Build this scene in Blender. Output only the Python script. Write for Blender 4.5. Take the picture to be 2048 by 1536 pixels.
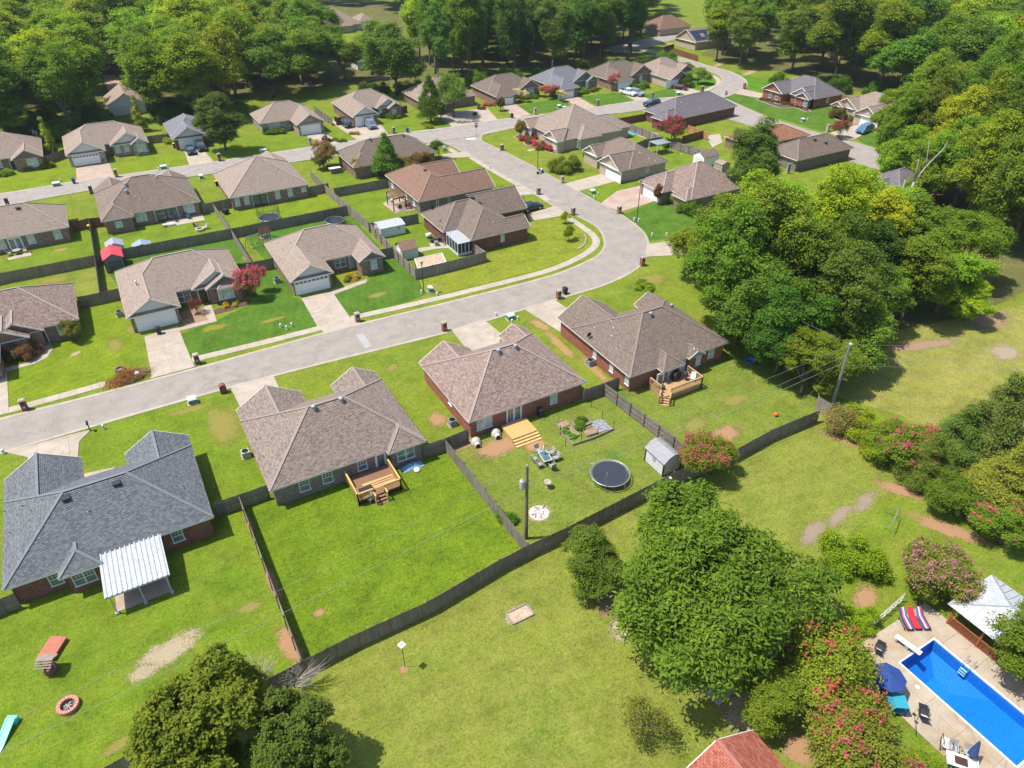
import bpy, bmesh, math, random
import numpy as np
from mathutils import Vector, Matrix
from mathutils.geometry import tessellate_polygon
R = math.radians
rng = random.Random(7)
sc = bpy.context.scene
for o in list(bpy.data.objects):
 bpy.data.objects.remove(o)
COL = sc.collection
# ---------------------------------------------------------------- camera
# world axes follow the street grid: +X runs along the street, +Y away from the back yards
CAM_H, CAM_F, PITCH, YAW = 50.0, 1420.0, R(35.6), R(29.65)      # metres, focal length in photo pixels
cd = bpy.data.cameras.new('camera')
cam = bpy.data.objects.new('camera', cd)
COL.objects.link(cam)
cam.location = (0, 0, CAM_H)
cam.rotation_euler = (R(90) - PITCH, 0, -YAW)
cd.sensor_width = 36.0
cd.lens = CAM_F / 2048 * 36.0
cd.clip_start, cd.clip_end = 1.0, 6000.0
sc.camera = cam
# ---------------------------------------------------------------- sky, sun, exposure
SUN = Vector((-0.395, 0.188, 0.899)).normalized()               # towards the sun
w = bpy.data.worlds.new('World')
sc.world = w
w.use_nodes = True
nt = w.node_tree
sky = nt.nodes.new('ShaderNodeTexSky')
sky.sky_type = 'NISHITA'
sky.sun_disc = False
sky.sun_elevation = math.asin(SUN.z)
sky.sun_rotation = math.atan2(SUN.x, SUN.y)
nt.links.new(sky.outputs[0], nt.nodes['Background'].inputs[0])
nt.nodes['Background'].inputs[1].default_value = 0.15
sl = bpy.data.lights.new('sun', 'SUN')
sl.energy = 4.4
sl.angle = R(0.55)
sl.color = (1.0, 0.955, 0.88)
sun = bpy.data.objects.new('sun', sl)
sun.location = (-60, 40, 120)
COL.objects.link(sun)
sun.rotation_euler = SUN.to_track_quat('Z', 'Y').to_euler()
sc.view_settings.view_transform = 'Standard'
sc.view_settings.look = 'None'
sc.view_settings.exposure = 0.68
sc.view_settings.gamma = 1.0
sc.view_settings.use_curve_mapping = False
sc.render.engine = 'CYCLES'
sc.cycles.max_bounces = 6
sc.cycles.diffuse_bounces = 3
sc.cycles.transparent_max_bounces = 8
sc.cycles.caustics_reflective = False
sc.cycles.caustics_refractive = False
# ---------------------------------------------------------------- survey: a photo pixel to the ground
_s, _c = math.sin(PITCH), math.cos(PITCH)
_sa, _ca = math.sin(YAW), math.cos(YAW)
def ray(x, y):
 a, b = (x - 1024) / CAM_F, (y - 768) / CAM_F
 d, f = _s + b * _c, _c - b * _s
 return (a * _ca + f * _sa, -a * _sa + f * _ca, -d)
def at(x, y, z=0.0):                     # where the ray of a photo pixel meets the level z
 r = ray(x, y)
 t = (z - CAM_H) / r[2]
 return (r[0] * t, r[1] * t)
def on_v(x, y, v):                       # ... meets a wall facing -Y / +Y: (u, z)
 r = ray(x, y); t = v / r[1]
 return (r[0] * t, CAM_H + r[2] * t)
def on_u(x, y, u):                       # ... meets a wall facing -X / +X: (v, z)
 r = ray(x, y); t = u / r[0]
 return (r[1] * t, CAM_H + r[2] * t)
def pix(X, Y, Z=0.0):
 dz = Z - CAM_H
 a = X * _ca - Y * _sa; h = X * _sa + Y * _ca
 f = h * _c - dz * _s; up = h * _s + dz * _c
 return (1024 + CAM_F * a / f, 768 - CAM_F * up / f)
def gpts(pxs, z=0.0):
 return [at(p[0], p[1], z) for p in pxs]
# ---------------------------------------------------------------- materials
def newmat(name):
 m = bpy.data.materials.new(name); m.use_nodes = True
 return m, m.node_tree.nodes, m.node_tree.links, m.node_tree.nodes['Principled BSDF']
def rgba(c): return (c[0], c[1], c[2], 1)
def node(N, t, **k):
 n = N.new(t)
 for a, v in k.items(): setattr(n, a, v)
 return n
def noise(N, L, vec, scale, detail=4, rough=.55):
 n = N.new('ShaderNodeTexNoise'); n.inputs['Scale'].default_value = scale
 n.inputs['Detail'].default_value = detail; n.inputs['Roughness'].default_value = rough
 if vec is not None: L.new(vec, n.inputs['Vector'])
 return n.outputs['Fac']
def ramp(N, L, fac, stops, interp='LINEAR'):
 r = N.new('ShaderNodeValToRGB'); L.new(fac, r.inputs['Fac'])
 e = r.color_ramp; e.interpolation = interp
 while len(e.elements) < len(stops): e.elements.new(0.5)
 for el, (p, c) in zip(e.elements, stops):
  el.position = p; el.color = rgba(c) if not isinstance(c, float) else (c, c, c, 1)
 return r.outputs['Color']
def mixc(N, L, a, b, fac, mode='MIX'):
 n = N.new('ShaderNodeMix'); n.data_type = 'RGBA'; n.blend_type = mode
 for sock, v in ((n.inputs[0], fac), (n.inputs[6], a), (n.inputs[7], b)):
  if hasattr(v, 'is_linked'): L.new(v, sock)
  elif isinstance(v, (int, float)): sock.default_value = v
  else: sock.default_value = rgba(v)
 return n.outputs[2]
def bump(N, L, h, bs, strength=.4, dist=.02):
 b = N.new('ShaderNodeBump'); b.inputs['Strength'].default_value = strength
 b.inputs['Distance'].default_value = dist
 L.new(h, b.inputs['Height']); L.new(b.outputs[0], bs.inputs['Normal'])
def coords(N, which):
 return N.new('ShaderNodeTexCoord').outputs[which]
def wpos(N):
 return N.new('ShaderNodeNewGeometry').outputs['Position']
_pc = {}
def plain(name, c, rough=.6, metal=0.0, var=.12, spec=.4):
 if name in _pc: return _pc[name]
 m, N, L, b = newmat(name)
 f = noise(N, L, coords(N, 'Object'), 3.0, 3)
 L.new(ramp(N, L, f, [(.3, tuple(x * (1 - var) for x in c)), (.7, tuple(min(1, x * (1 + var)) for x in c))]), b.inputs['Base Color'])
 b.inputs['Roughness'].default_value = rough; b.inputs['Metallic'].default_value = metal
 b.inputs['Specular IOR Level'].default_value = spec
 _pc[name] = m
 return m
def mat_roof(name, cols, tab=.32, course=.17, streak=.18, contrast=1.0):
 m, N, L, b = newmat(name)
 uv = coords(N, 'UV')
 br = N.new('ShaderNodeTexBrick'); L.new(uv, br.inputs['Vector'])
 br.inputs['Scale'].default_value = 1.0
 br.inputs['Brick Width'].default_value = tab; br.inputs['Row Height'].default_value = course
 br.inputs['Mortar Size'].default_value = .0; br.inputs['Bias'].default_value = 0.0
 br.inputs['Color1'].default_value = (0, 0, 0, 1); br.inputs['Color2'].default_value = (1, 1, 1, 1)
 c = ramp(N, L, br.outputs['Color'], [(i / (len(cols) - 1), x) for i, x in enumerate(cols)])
 # a thin dark line at the butt of each course
 ml = N.new('ShaderNodeTexBrick'); L.new(uv, ml.inputs['Vector'])
 ml.inputs['Scale'].default_value = 1.0
 ml.inputs['Brick Width'].default_value = tab; ml.inputs['Row Height'].default_value = course
 ml.inputs['Mortar Size'].default_value = .013; ml.inputs['Mortar Smooth'].default_value = .3
 c = mixc(N, L, c, tuple(x * .42 for x in cols[0]), ml.outputs['Fac'])
 mp = N.new('ShaderNodeMapping'); L.new(uv, mp.inputs[0]); mp.inputs['Scale'].default_value = (1.0, .16, 1)
 st = noise(N, L, mp.outputs[0], .9, 5, .6)
 c = mixc(N, L, c, tuple(x * .62 for x in cols[1]), ramp(N, L, st, [(.45, 0.0), (.75, streak * 3.2)]))
 fn = noise(N, L, uv, 30, 2)
 c = mixc(N, L, c, ramp(N, L, fn, [(.3, .7), (.7, 1.0)]), .3, 'MULTIPLY')
 L.new(c, b.inputs['Base Color'])
 b.inputs['Roughness'].default_value = .92; b.inputs['Specular IOR Level'].default_value = .15
 bump(N, L, mixc(N, L, br.outputs['Color'], fn, .5), b, .35, .015)
 return m
def mat_brick(name, c1, c2, c3, mortar, w_=.21, h_=.075):
 m, N, L, b = newmat(name)
 uv = coords(N, 'UV')
 br = N.new('ShaderNodeTexBrick'); L.new(uv, br.inputs['Vector'])
 br.inputs['Scale'].default_value = 1.0
 br.inputs['Brick Width'].default_value = w_; br.inputs['Row Height'].default_value = h_
 br.inputs['Mortar Size'].default_value = .007
 br.inputs['Color1'].default_value = (0, 0, 0, 1); br.inputs['Color2'].default_value = (1, 1, 1, 1)
 br.inputs['Mortar'].default_value = (.5, .5, .5, 1)
 c = ramp(N, L, br.outputs['Color'], [(0, c1), (.5, c2), (1, c3)])
 c = mixc(N, L, c, mortar, br.outputs['Fac'])
 big = noise(N, L, uv, .8, 4)
 c = mixc(N, L, c, ramp(N, L, big, [(.3, .72), (.7, 1.0)]), .6, 'MULTIPLY')
 L.new(c, b.inputs['Base Color']); b.inputs['Roughness'].default_value = .9
 b.inputs['Specular IOR Level'].default_value = .2
 inv = N.new('ShaderNodeMath'); inv.operation = 'SUBTRACT'; inv.inputs[0].default_value = 1
 L.new(br.outputs['Fac'], inv.inputs[1]); bump(N, L, inv.outputs[0], b, .5, .01)
 return m
def mat_grass(name, base, dry, lush, dryness=.45, patch=.12, fine=1.0, stripes=None):
 m, N, L, b = newmat(name)
 p = wpos(N)
 big = noise(N, L, p, patch, 6, .62)
 mid = noise(N, L, p, 1.1, 5, .7)
 fin = noise(N, L, p, 5.5, 5, .75)
 c = ramp(N, L, big, [(.32, lush), (.5, base), (.66, base)])
 d = N.new('ShaderNodeMath'); d.operation = 'MULTIPLY_ADD'
 L.new(mid, d.inputs[0]); d.inputs[1].default_value = .6
 b2 = noise(N, L, p, patch * 2.3, 5, .65)
 s2 = N.new('ShaderNodeMath'); s2.operation = 'MULTIPLY'; L.new(b2, s2.inputs[0]); s2.inputs[1].default_value = .6
 L.new(s2.outputs[0], d.inputs[2])
 c = mixc(N, L, c, dry, ramp(N, L, d.outputs[0], [(1 - dryness - .22, 0.0), (1 - dryness + .2, .9)]))
 if stripes:
  mp = N.new('ShaderNodeMapping'); L.new(p, mp.inputs[0]); mp.inputs['Rotation'].default_value = (0, 0, stripes[0])
  wv = N.new('ShaderNodeTexWave'); wv.bands_direction = 'X'; wv.inputs['Scale'].default_value = .31 / stripes[1]
  wv.inputs['Distortion'].default_value = 1.2; wv.inputs['Detail'].default_value = 2; L.new(mp.outputs[0], wv.inputs[0])
  c = mixc(N, L, c, ramp(N, L, wv.outputs['Fac'], [(.3, .8), (.7, 1.0)]), stripes[2], 'MULTIPLY')
 tf = noise(N, L, p, 2.3, 6, .8)
 wd = noise(N, L, p, .33, 6, .72)
 c = mixc(N, L, c, ramp(N, L, wd, [(.3, .74), (.5, 1.0), (.68, 1.16)]), 1.0, 'MULTIPLY')
 c = mixc(N, L, c, ramp(N, L, fin, [(.3, .38), (.5, .9), (.7, 1.25)]), min(1, .8 * fine), 'MULTIPLY')
 c = mixc(N, L, c, ramp(N, L, tf, [(.35, .62), (.5, 1.0), (.65, 1.18)]), min(1, .7 * fine), 'MULTIPLY')
 L.new(c, b.inputs['Base Color']); b.inputs['Roughness'].default_value = .95
 b.inputs['Specular IOR Level'].default_value = .08
 bump(N, L, mixc(N, L, fin, tf, .5), b, .8, .16)
 return m
def mat_conc(name, c, stain=.35, crack=True, tint=(.30, .20, .12)):
 m, N, L, b = newmat(name)
 p = wpos(N)
 f = noise(N, L, p, .55, 6, .65); g = noise(N, L, p, 9, 4, .7)
 col = ramp(N, L, f, [(.3, tuple(x * .78 for x in c)), (.6, c), (.8, tuple(min(1, x * 1.12) for x in c))])
 col = mixc(N, L, col, tint, ramp(N, L, noise(N, L, p, .23, 5, .6), [(.5, 0.0), (.72, stain)]))
 col = mixc(N, L, col, ramp(N, L, g, [(.3, .75), (.7, 1.0)]), .5, 'MULTIPLY')
 if crack:
  v = N.new('ShaderNodeTexVoronoi'); v.feature = 'DISTANCE_TO_EDGE'; v.inputs['Scale'].default_value = .22
  wm = N.new('ShaderNodeMix'); wm.data_type = 'RGBA'; wm.inputs[0].default_value = .25
  nz = N.new('ShaderNodeTexNoise'); nz.inputs['Scale'].default_value = .6; L.new(p, nz.inputs['Vector'])
  vm = N.new('ShaderNodeVectorMath'); vm.operation = 'MULTIPLY_ADD'
  L.new(nz.outputs['Color'], vm.inputs[0]); vm.inputs[1].default_value = (2.5, 2.5, 0); L.new(p, vm.inputs[2])
  L.new(vm.outputs[0], v.inputs['Vector'])
  col = mixc(N, L, col, tuple(x * .5 for x in c), ramp(N, L, v.outputs['Distance'], [(0.0, .55), (.012, 0.0)]))
 L.new(col, b.inputs['Base Color']); b.inputs['Roughness'].default_value = .88; b.inputs['Specular IOR Level'].default_value = .25
 bump(N, L, g, b, .15, .01)
 return m
def mat_wood(name, c, var=.35, grain=14, obj_var=True, rough=.85):
 m, N, L, b = newmat(name)
 uv = coords(N, 'UV')
 mp = N.new('ShaderNodeMapping'); L.new(uv, mp.inputs[0]); mp.inputs['Scale'].default_value = (7.2, .5, 1)
 f = noise(N, L, mp.outputs[0], 1.0, 4, .6)
 g = noise(N, L, coords(N, 'Object'), .45, 4)
 col = ramp(N, L, f, [(.25, tuple(x * (1 - var) for x in c)), (.5, c), (.75, tuple(min(1, x * (1 + var)) for x in c))])
 col = mixc(N, L, col, ramp(N, L, g, [(.35, .6), (.65, 1.0)]), .6, 'MULTIPLY')
 L.new(col, b.inputs['Base Color']); b.inputs['Roughness'].default_value = rough; b.inputs['Specular IOR Level'].default_value = .2
 return m
def mat_leaf(name, transl=.42):
 m, N, L, b = newmat(name)
 oi = N.new('ShaderNodeObjectInfo')
 a = N.new('ShaderNodeAttribute'); a.attribute_name = 'var'
 v = ramp(N, L, a.outputs['Fac'], [(0.0, (.45, .55, .5)), (.5, (.95, .98, .8)), (1.0, (1.75, 1.5, .9))])
 c = mixc(N, L, oi.outputs['Color'], v, 1.0, 'MULTIPLY')
 hv = N.new('ShaderNodeHueSaturation'); L.new(c, hv.inputs['Color'])
 mr = N.new('ShaderNodeMapRange'); L.new(oi.outputs['Random'], mr.inputs[0]); mr.inputs[3].default_value = .492; mr.inputs[4].default_value = .4985
 L.new(mr.outputs[0], hv.inputs['Hue'])
 mr2 = N.new('ShaderNodeMapRange'); L.new(oi.outputs['Random'], mr2.inputs[0]); mr2.inputs[3].default_value = .85; mr2.inputs[4].default_value = 1.15
 L.new(mr2.outputs[0], hv.inputs['Value'])
 L.new(hv.outputs[0], b.inputs['Base Color'])
 b.inputs['Roughness'].default_value = .65; b.inputs['Specular IOR Level'].default_value = .12
 t = N.new('ShaderNodeBsdfTranslucent'); L.new(mixc(N, L, hv.outputs[0], (1.0, 1.0, .5), 1.0, 'MULTIPLY'), t.inputs[0])
 mx = N.new('ShaderNodeMixShader'); mx.inputs[0].default_value = transl
 L.new(b.outputs[0], mx.inputs[1]); L.new(t.outputs[0], mx.inputs[2])
 L.new(mx.outputs[0], N['Material Output'].inputs['Surface'])
 return m
def mat_tint(name, rough=.7, metal=0.0):           # takes the object's own colour
 m, N, L, b = newmat(name)
 oi = N.new('ShaderNodeObjectInfo')
 f = noise(N, L, coords(N, 'Object'), 2.0, 3)
 L.new(mixc(N, L, oi.outputs['Color'], ramp(N, L, f, [(.3, .85), (.7, 1.0)]), 1.0, 'MULTIPLY'), b.inputs['Base Color'])
 b.inputs['Roughness'].default_value = rough; b.inputs['Metallic'].default_value = metal
 return m
def mat_patch(name):                                # bare earth or dry turf with a ragged edge
 m, N, L, b = newmat(name)
 oi = N.new('ShaderNodeObjectInfo')
 uv = coords(N, 'UV'); p = wpos(N)
 ln = N.new('ShaderNodeVectorMath'); ln.operation = 'LENGTH'; L.new(uv, ln.inputs[0])
 nz = noise(N, L, p, .9, 6, .7); nf = noise(N, L, p, 8, 5, .8)
 ad = N.new('ShaderNodeMath'); ad.operation = 'MULTIPLY_ADD'; L.new(nz, ad.inputs[0]); ad.inputs[1].default_value = -1.6
 L.new(ln.outputs['Value'], ad.inputs[2])
 ad2 = N.new('ShaderNodeMath'); ad2.operation = 'MULTIPLY_ADD'; L.new(nf, ad2.inputs[0]); ad2.inputs[1].default_value = -2.4
 L.new(ad.outputs[0], ad2.inputs[2])
 sh = N.new('ShaderNodeMath'); sh.operation = 'ADD'; L.new(ad2.outputs[0], sh.inputs[0]); sh.inputs[1].default_value = 1.32
 mask = ramp(N, L, sh.outputs[0], [(0.0, .9), (.24, 0.0)])
 col = mixc(N, L, oi.outputs['Color'], ramp(N, L, nf, [(.3, .6), (.7, 1.0)]), .8, 'MULTIPLY')
 L.new(col, b.inputs['Base Color']); b.inputs['Roughness'].default_value = .95; b.inputs['Specular IOR Level'].default_value = .1
 tr = N.new('ShaderNodeBsdfTransparent'); mx = N.new('ShaderNodeMixShader')
 L.new(mask, mx.inputs[0]); L.new(tr.outputs[0], mx.inputs[1]); L.new(b.outputs[0], mx.inputs[2])
 L.new(mx.outputs[0], N['Material Output'].inputs['Surface'])
 return m
def mat_glass(name, c, rough=.06):
 m, N, L, b = newmat(name)
 f = noise(N, L, coords(N, 'Object'), 1.2, 2)
 L.new(ramp(N, L, f, [(.35, tuple(x * .6 for x in c)), (.65, c)]), b.inputs['Base Color'])
 b.inputs['Roughness'].default_value = rough; b.inputs['Specular IOR Level'].default_value = .8
 return m
def mat_water():
 m, N, L, b = newmat('pool_water_surface')
 p = wpos(N)
 n1 = noise(N, L, p, 6.5, 4, .6)
 bp = N.new('ShaderNodeBump'); bp.inputs['Strength'].default_value = .35; bp.inputs['Distance'].default_value = .03; L.new(n1, bp.inputs['Height'])
 tr = N.new('ShaderNodeBsdfTransparent'); tr.inputs[0].default_value = (.55, .85, .97, 1)
 gl = N.new('ShaderNodeBsdfGlossy'); gl.inputs['Roughness'].default_value = .03; L.new(bp.outputs[0], gl.inputs['Normal'])
 fr = N.new('ShaderNodeFresnel'); fr.inputs[0].default_value = 1.33; L.new(bp.outputs[0], fr.inputs['Normal'])
 mx = N.new('ShaderNodeMixShader'); L.new(fr.outputs[0], mx.inputs[0]); L.new(tr.outputs[0], mx.inputs[1]); L.new(gl.outputs[0], mx.inputs[2])
 L.new(mx.outputs[0], N['Material Output'].inputs['Surface'])
 return m
def mat_liner():
 m, N, L, b = newmat('pool_liner')
 p = wpos(N)
 v = N.new('ShaderNodeTexVoronoi'); v.inputs['Scale'].default_value = 9; L.new(p, v.inputs['Vector'])
 L.new(ramp(N, L, v.outputs['Distance'], [(.1, (.012, .14, .46)), (.6, (.02, .23, .62))]), b.inputs['Base Color'])  # cell mottle in the liner colour imitates slight sparkle on the water
 b.inputs['Roughness'].default_value = .5
 return m
M = {}
M['roof_grey'] = mat_roof('charcoal_shingle', [(.098,.104,.112),(.128,.135,.144),(.155,.162,.17),(.19,.196,.203)], .24, .15, .02)
M['roof_taupe'] = mat_roof('taupe_shingle', [(0.164,0.124,0.101), (0.225,0.177,0.146), (0.261,0.206,0.170), (0.304,0.245,0.204)], .26, .15, .04)
M['roof_redmix'] = mat_roof('weathered_red_brown_shingle', [(0.196,0.118,0.094), (0.248,0.177,0.147), (0.283,0.213,0.181), (0.346,0.274,0.234)], .26, .15, .04)
M['roof_brown'] = mat_roof('brown_shingle', [(0.145,0.108,0.084), (0.184,0.140,0.111), (0.206,0.160,0.128), (0.234,0.184,0.151)], .26, .15, .07)
M['roof_tan'] = mat_roof('tan_shingle', [(0.245,0.185,0.144), (0.295,0.229,0.181), (0.320,0.253,0.202), (0.352,0.281,0.228)], .26, .15, .04)
M['roof_streaked'] = mat_roof('streaked_brown_shingle', [(0.172,0.124,0.097), (0.211,0.160,0.128), (0.234,0.181,0.147), (0.261,0.205,0.167)], .26, .15, .22)
M['roof_rust'] = mat_roof('rust_brown_shingle', [(0.187,0.108,0.073), (0.227,0.138,0.096), (0.244,0.152,0.109), (0.272,0.174,0.125)], .26, .15, .05)
M['roof_slate'] = mat_roof('purple_grey_shingle', [(0.132,0.115,0.122), (0.163,0.146,0.154), (0.184,0.167,0.175), (0.213,0.193,0.200)], .26, .15, .03)
M['roof_orange'] = mat_roof('orange_brown_shingle', [(.20, .085, .045), (.28, .13, .07), (.33, .165, .095), (.38, .20, .12)], .3, .15, .03)
M['roof_terracotta'] = mat_roof('terracotta_red_shingle', [(.24, .065, .042), (.31, .095, .062), (.35, .12, .08), (.40, .15, .11)], .3, .15, .03)
M['roof_blue'] = mat_roof('blue_grey_shingle', [(0.149,0.149,0.161), (0.176,0.177,0.191), (0.198,0.199,0.213), (0.226,0.226,0.239)], .26, .15, .03)
for _k in [k for k in M if k.startswith('roof_')]:
 qe = M[_k].node_tree.nodes
 qc = [n for n in qe if n.type == 'VALTORGB'][0].color_ramp.elements[3].color
 M['cap_' + M[_k].name] = plain('ridge_' + M[_k].name, tuple(x * .80 for x in qc[:3]), .9, 0, .12)
M['brick_red'] = mat_brick('red_brick', (.20, .05, .028), (.29, .085, .05), (.37, .135, .085), (.34, .27, .21))
M['brick_dark'] = mat_brick('dark_red_brick', (.12, .034, .024), (.19, .058, .04), (.26, .095, .07), (.25, .2, .16))
M['brick_grey'] = mat_brick('grey_brown_brick', (.125, .09, .072), (.20, .155, .13), (.29, .24, .20), (.30, .26, .22))
M['brick_brown'] = mat_brick('brown_brick', (.15, .075, .05), (.24, .14, .10), (.33, .22, .17), (.33, .27, .22))
M['brick_tan'] = mat_brick('tan_brick', (.36, .26, .19), (.46, .35, .27), (.54, .43, .35), (.55, .47, .4))
M['stone'] = mat_brick('mixed_stone', (.20, .15, .11), (.34, .27, .21), (.47, .41, .35), (.33, .28, .23), .42, .2)
M['siding'] = plain('pale_grey_siding', (.58, .57, .54), .6, 0, .05)
M['siding_white'] = plain('white_siding', (.78, .77, .74), .6, 0, .04)
M['trim'] = plain('cream_trim', (.70, .66, .58), .55, 0, .04)
M['white'] = plain('white_paint', (.64, .64, .62), .5, 0, .04)
M['white_metal'] = plain('white_metal', (.37, .38, .385), .4, .0, .14)
M['garage'] = plain('garage_door_white', (.78, .77, .74), .45, 0, .03)
M['glass'] = mat_glass('window_glass', (.10, .16, .17))
M['blind'] = mat_glass('window_with_pale_blind', (.50, .58, .54), .15)
M['screen'] = plain('dark_insect_screen', (.03, .035, .04), .8)
M['dark'] = plain('dark_metal', (.035, .037, .04), .5, .3)
M['black'] = plain('black_plastic', (.018, .018, .02), .5)
M['grey_metal'] = plain('galvanised_metal', (.42, .43, .44), .4, .6)
M['green_box'] = plain('utility_green', (.10, .22, .14), .5)
M['pale_green'] = plain('pale_green_plastic', (.62, .70, .60), .5)
M['fence'] = mat_wood('weathered_fence_wood', (.205, .175, .140), .42)
M['fence_brown'] = mat_wood('stained_brown_fence_wood', (.19, .085, .05), .3)
M['fence_pale'] = mat_wood('pale_grey_fence_wood', (.26, .22, .185), .35)
M['fence_new'] = mat_wood('new_orange_fence_wood', (.48, .27, .11), .2)
M['deck_new'] = mat_wood('new_pine_deck', (.56, .35, .13), .16)
M['deck_brown'] = mat_wood('brown_deck_board', (.24, .13, .075), .25)
M['deck_tan'] = mat_wood('tan_deck_board', (.45, .28, .14), .2)
M['dark_wood'] = mat_wood('dark_timber', (.07, .035, .025), .3)
M['old_wood'] = mat_wood('old_grey_wood', (.30, .25, .21), .3)
M['pole_wood'] = mat_wood('utility_pole_wood', (.21, .165, .125), .3)
M['bark'] = mat_wood('tree_bark', (.16, .125, .095), .4)
M['bark_pale'] = mat_wood('pale_bare_bark', (.36, .32, .27), .3)
M['red_wood'] = mat_wood('red_stained_timber', (.34, .11, .05), .25)
M['asphalt'] = mat_conc('aged_asphalt', (.285, .248, .212), .32, True, (.34, .298, .252))
M['asphalt_far'] = mat_conc('pale_asphalt', (.30, .265, .232), .2, True, (.34, .305, .265))
M['concrete'] = mat_conc('driveway_concrete', (.40, .335, .265), .42, True, (.33, .225, .15))
M['concrete_pink'] = mat_conc('pinkish_driveway_concrete', (.40, .30, .235), .5, True, (.34, .20, .13))
M['kerb'] = mat_conc('kerb_concrete', (.40, .345, .27), .4, False, (.33, .25, .16))
M['pool_deck'] = mat_conc('pool_deck_concrete', (.40, .33, .245), .95, True, (.30, .19, .085))
M['joint'] = plain('joint_dirt', (.17, .13, .09), .9)
M['grass'] = mat_grass('common_grass', (.128,.198,.012),(.21,.21,.035),(.085,.168,.010),.36)
M['grass_lush'] = mat_grass('unmown_lush_grass', (.086,.168,.009),(.168,.21,.013),(.044,.112,.009),.42,.2,1.25)
M['grass_deep'] = mat_grass('deep_green_lawn', (.072,.150,.016),(.125,.175,.022),(.048,.112,.012),.24,.2,.9,(R(20),1.1,.28))
M['grass_mid'] = mat_grass('mid_green_lawn', (.118,.192,.010),(.18,.208,.024),(.078,.155,.009),.34,.18,1.0)
M['grass_lime'] = mat_grass('lime_lawn', (.140,.208,.010),(.20,.222,.02),(.098,.18,.009),.34,.2,.9,(R(64),1.2,.22))
M['grass_field'] = mat_grass('mown_field_grass', (.162,.208,.022),(.225,.215,.050),(.12,.192,.016),.38,.16,1.0,(R(100),1.5,.2))
M['grass_dry'] = mat_grass('dry_field_grass', (.195,.215,.028),(.28,.245,.075),(.14,.195,.02),.42,.14,1.0)
M['grass_yard'] = mat_grass('trodden_yard_grass', (.125,.188,.016),(.205,.2,.045),(.068,.155,.012),.36,.2,1.1)
M['grass_weedy'] = mat_grass('weedy_corner_lawn', (.150,.205,.012),(.235,.24,.03),(.07,.145,.010),.42,.42,1.2)
M['grass_tee'] = mat_grass('striped_far_lawn', (.085,.185,.012),(.12,.195,.02),(.062,.155,.01),.2,.2,.6,(R(70),1.6,.5))
M['forest_floor'] = mat_grass('leaf_litter_floor', (.085, .12, .018), (.17, .135, .06), (.05, .085, .012), .42, .1, 1.0)
M['patch'] = mat_patch('ragged_bare_patch')
M['mulch'] = plain('dark_mulch', (.085, .05, .035), .95, 0, .4)
M['soil'] = plain('garden_soil', (.26, .17, .10), .95, 0, .3)
M['leaf'] = mat_leaf('tree_leaf')
M['needle'] = mat_leaf('cedar_needle', .12)
M['bloom'] = mat_leaf('flower_petals', .3)
M['tint'] = mat_tint('coloured_plastic', .5)
M['paint'] = mat_tint('car_paint', .22)
M['fabric'] = mat_tint('fabric', .85)
M['liner'] = mat_liner()
M['water'] = mat_water()
M['solar'] = plain('solar_cell', (.02, .03, .06), .15)
M['tyre'] = plain('tyre_rubber', (.02, .02, .02), .8)
M['rim'] = plain('wheel_rim', (.45, .45, .46), .35, .7)
M['wire'] = plain('cable', (.20, .20, .19), .6)
M['red_metal'] = plain('red_metal_roof', (.62, .05, .055), .4, .1, .08)
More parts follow.
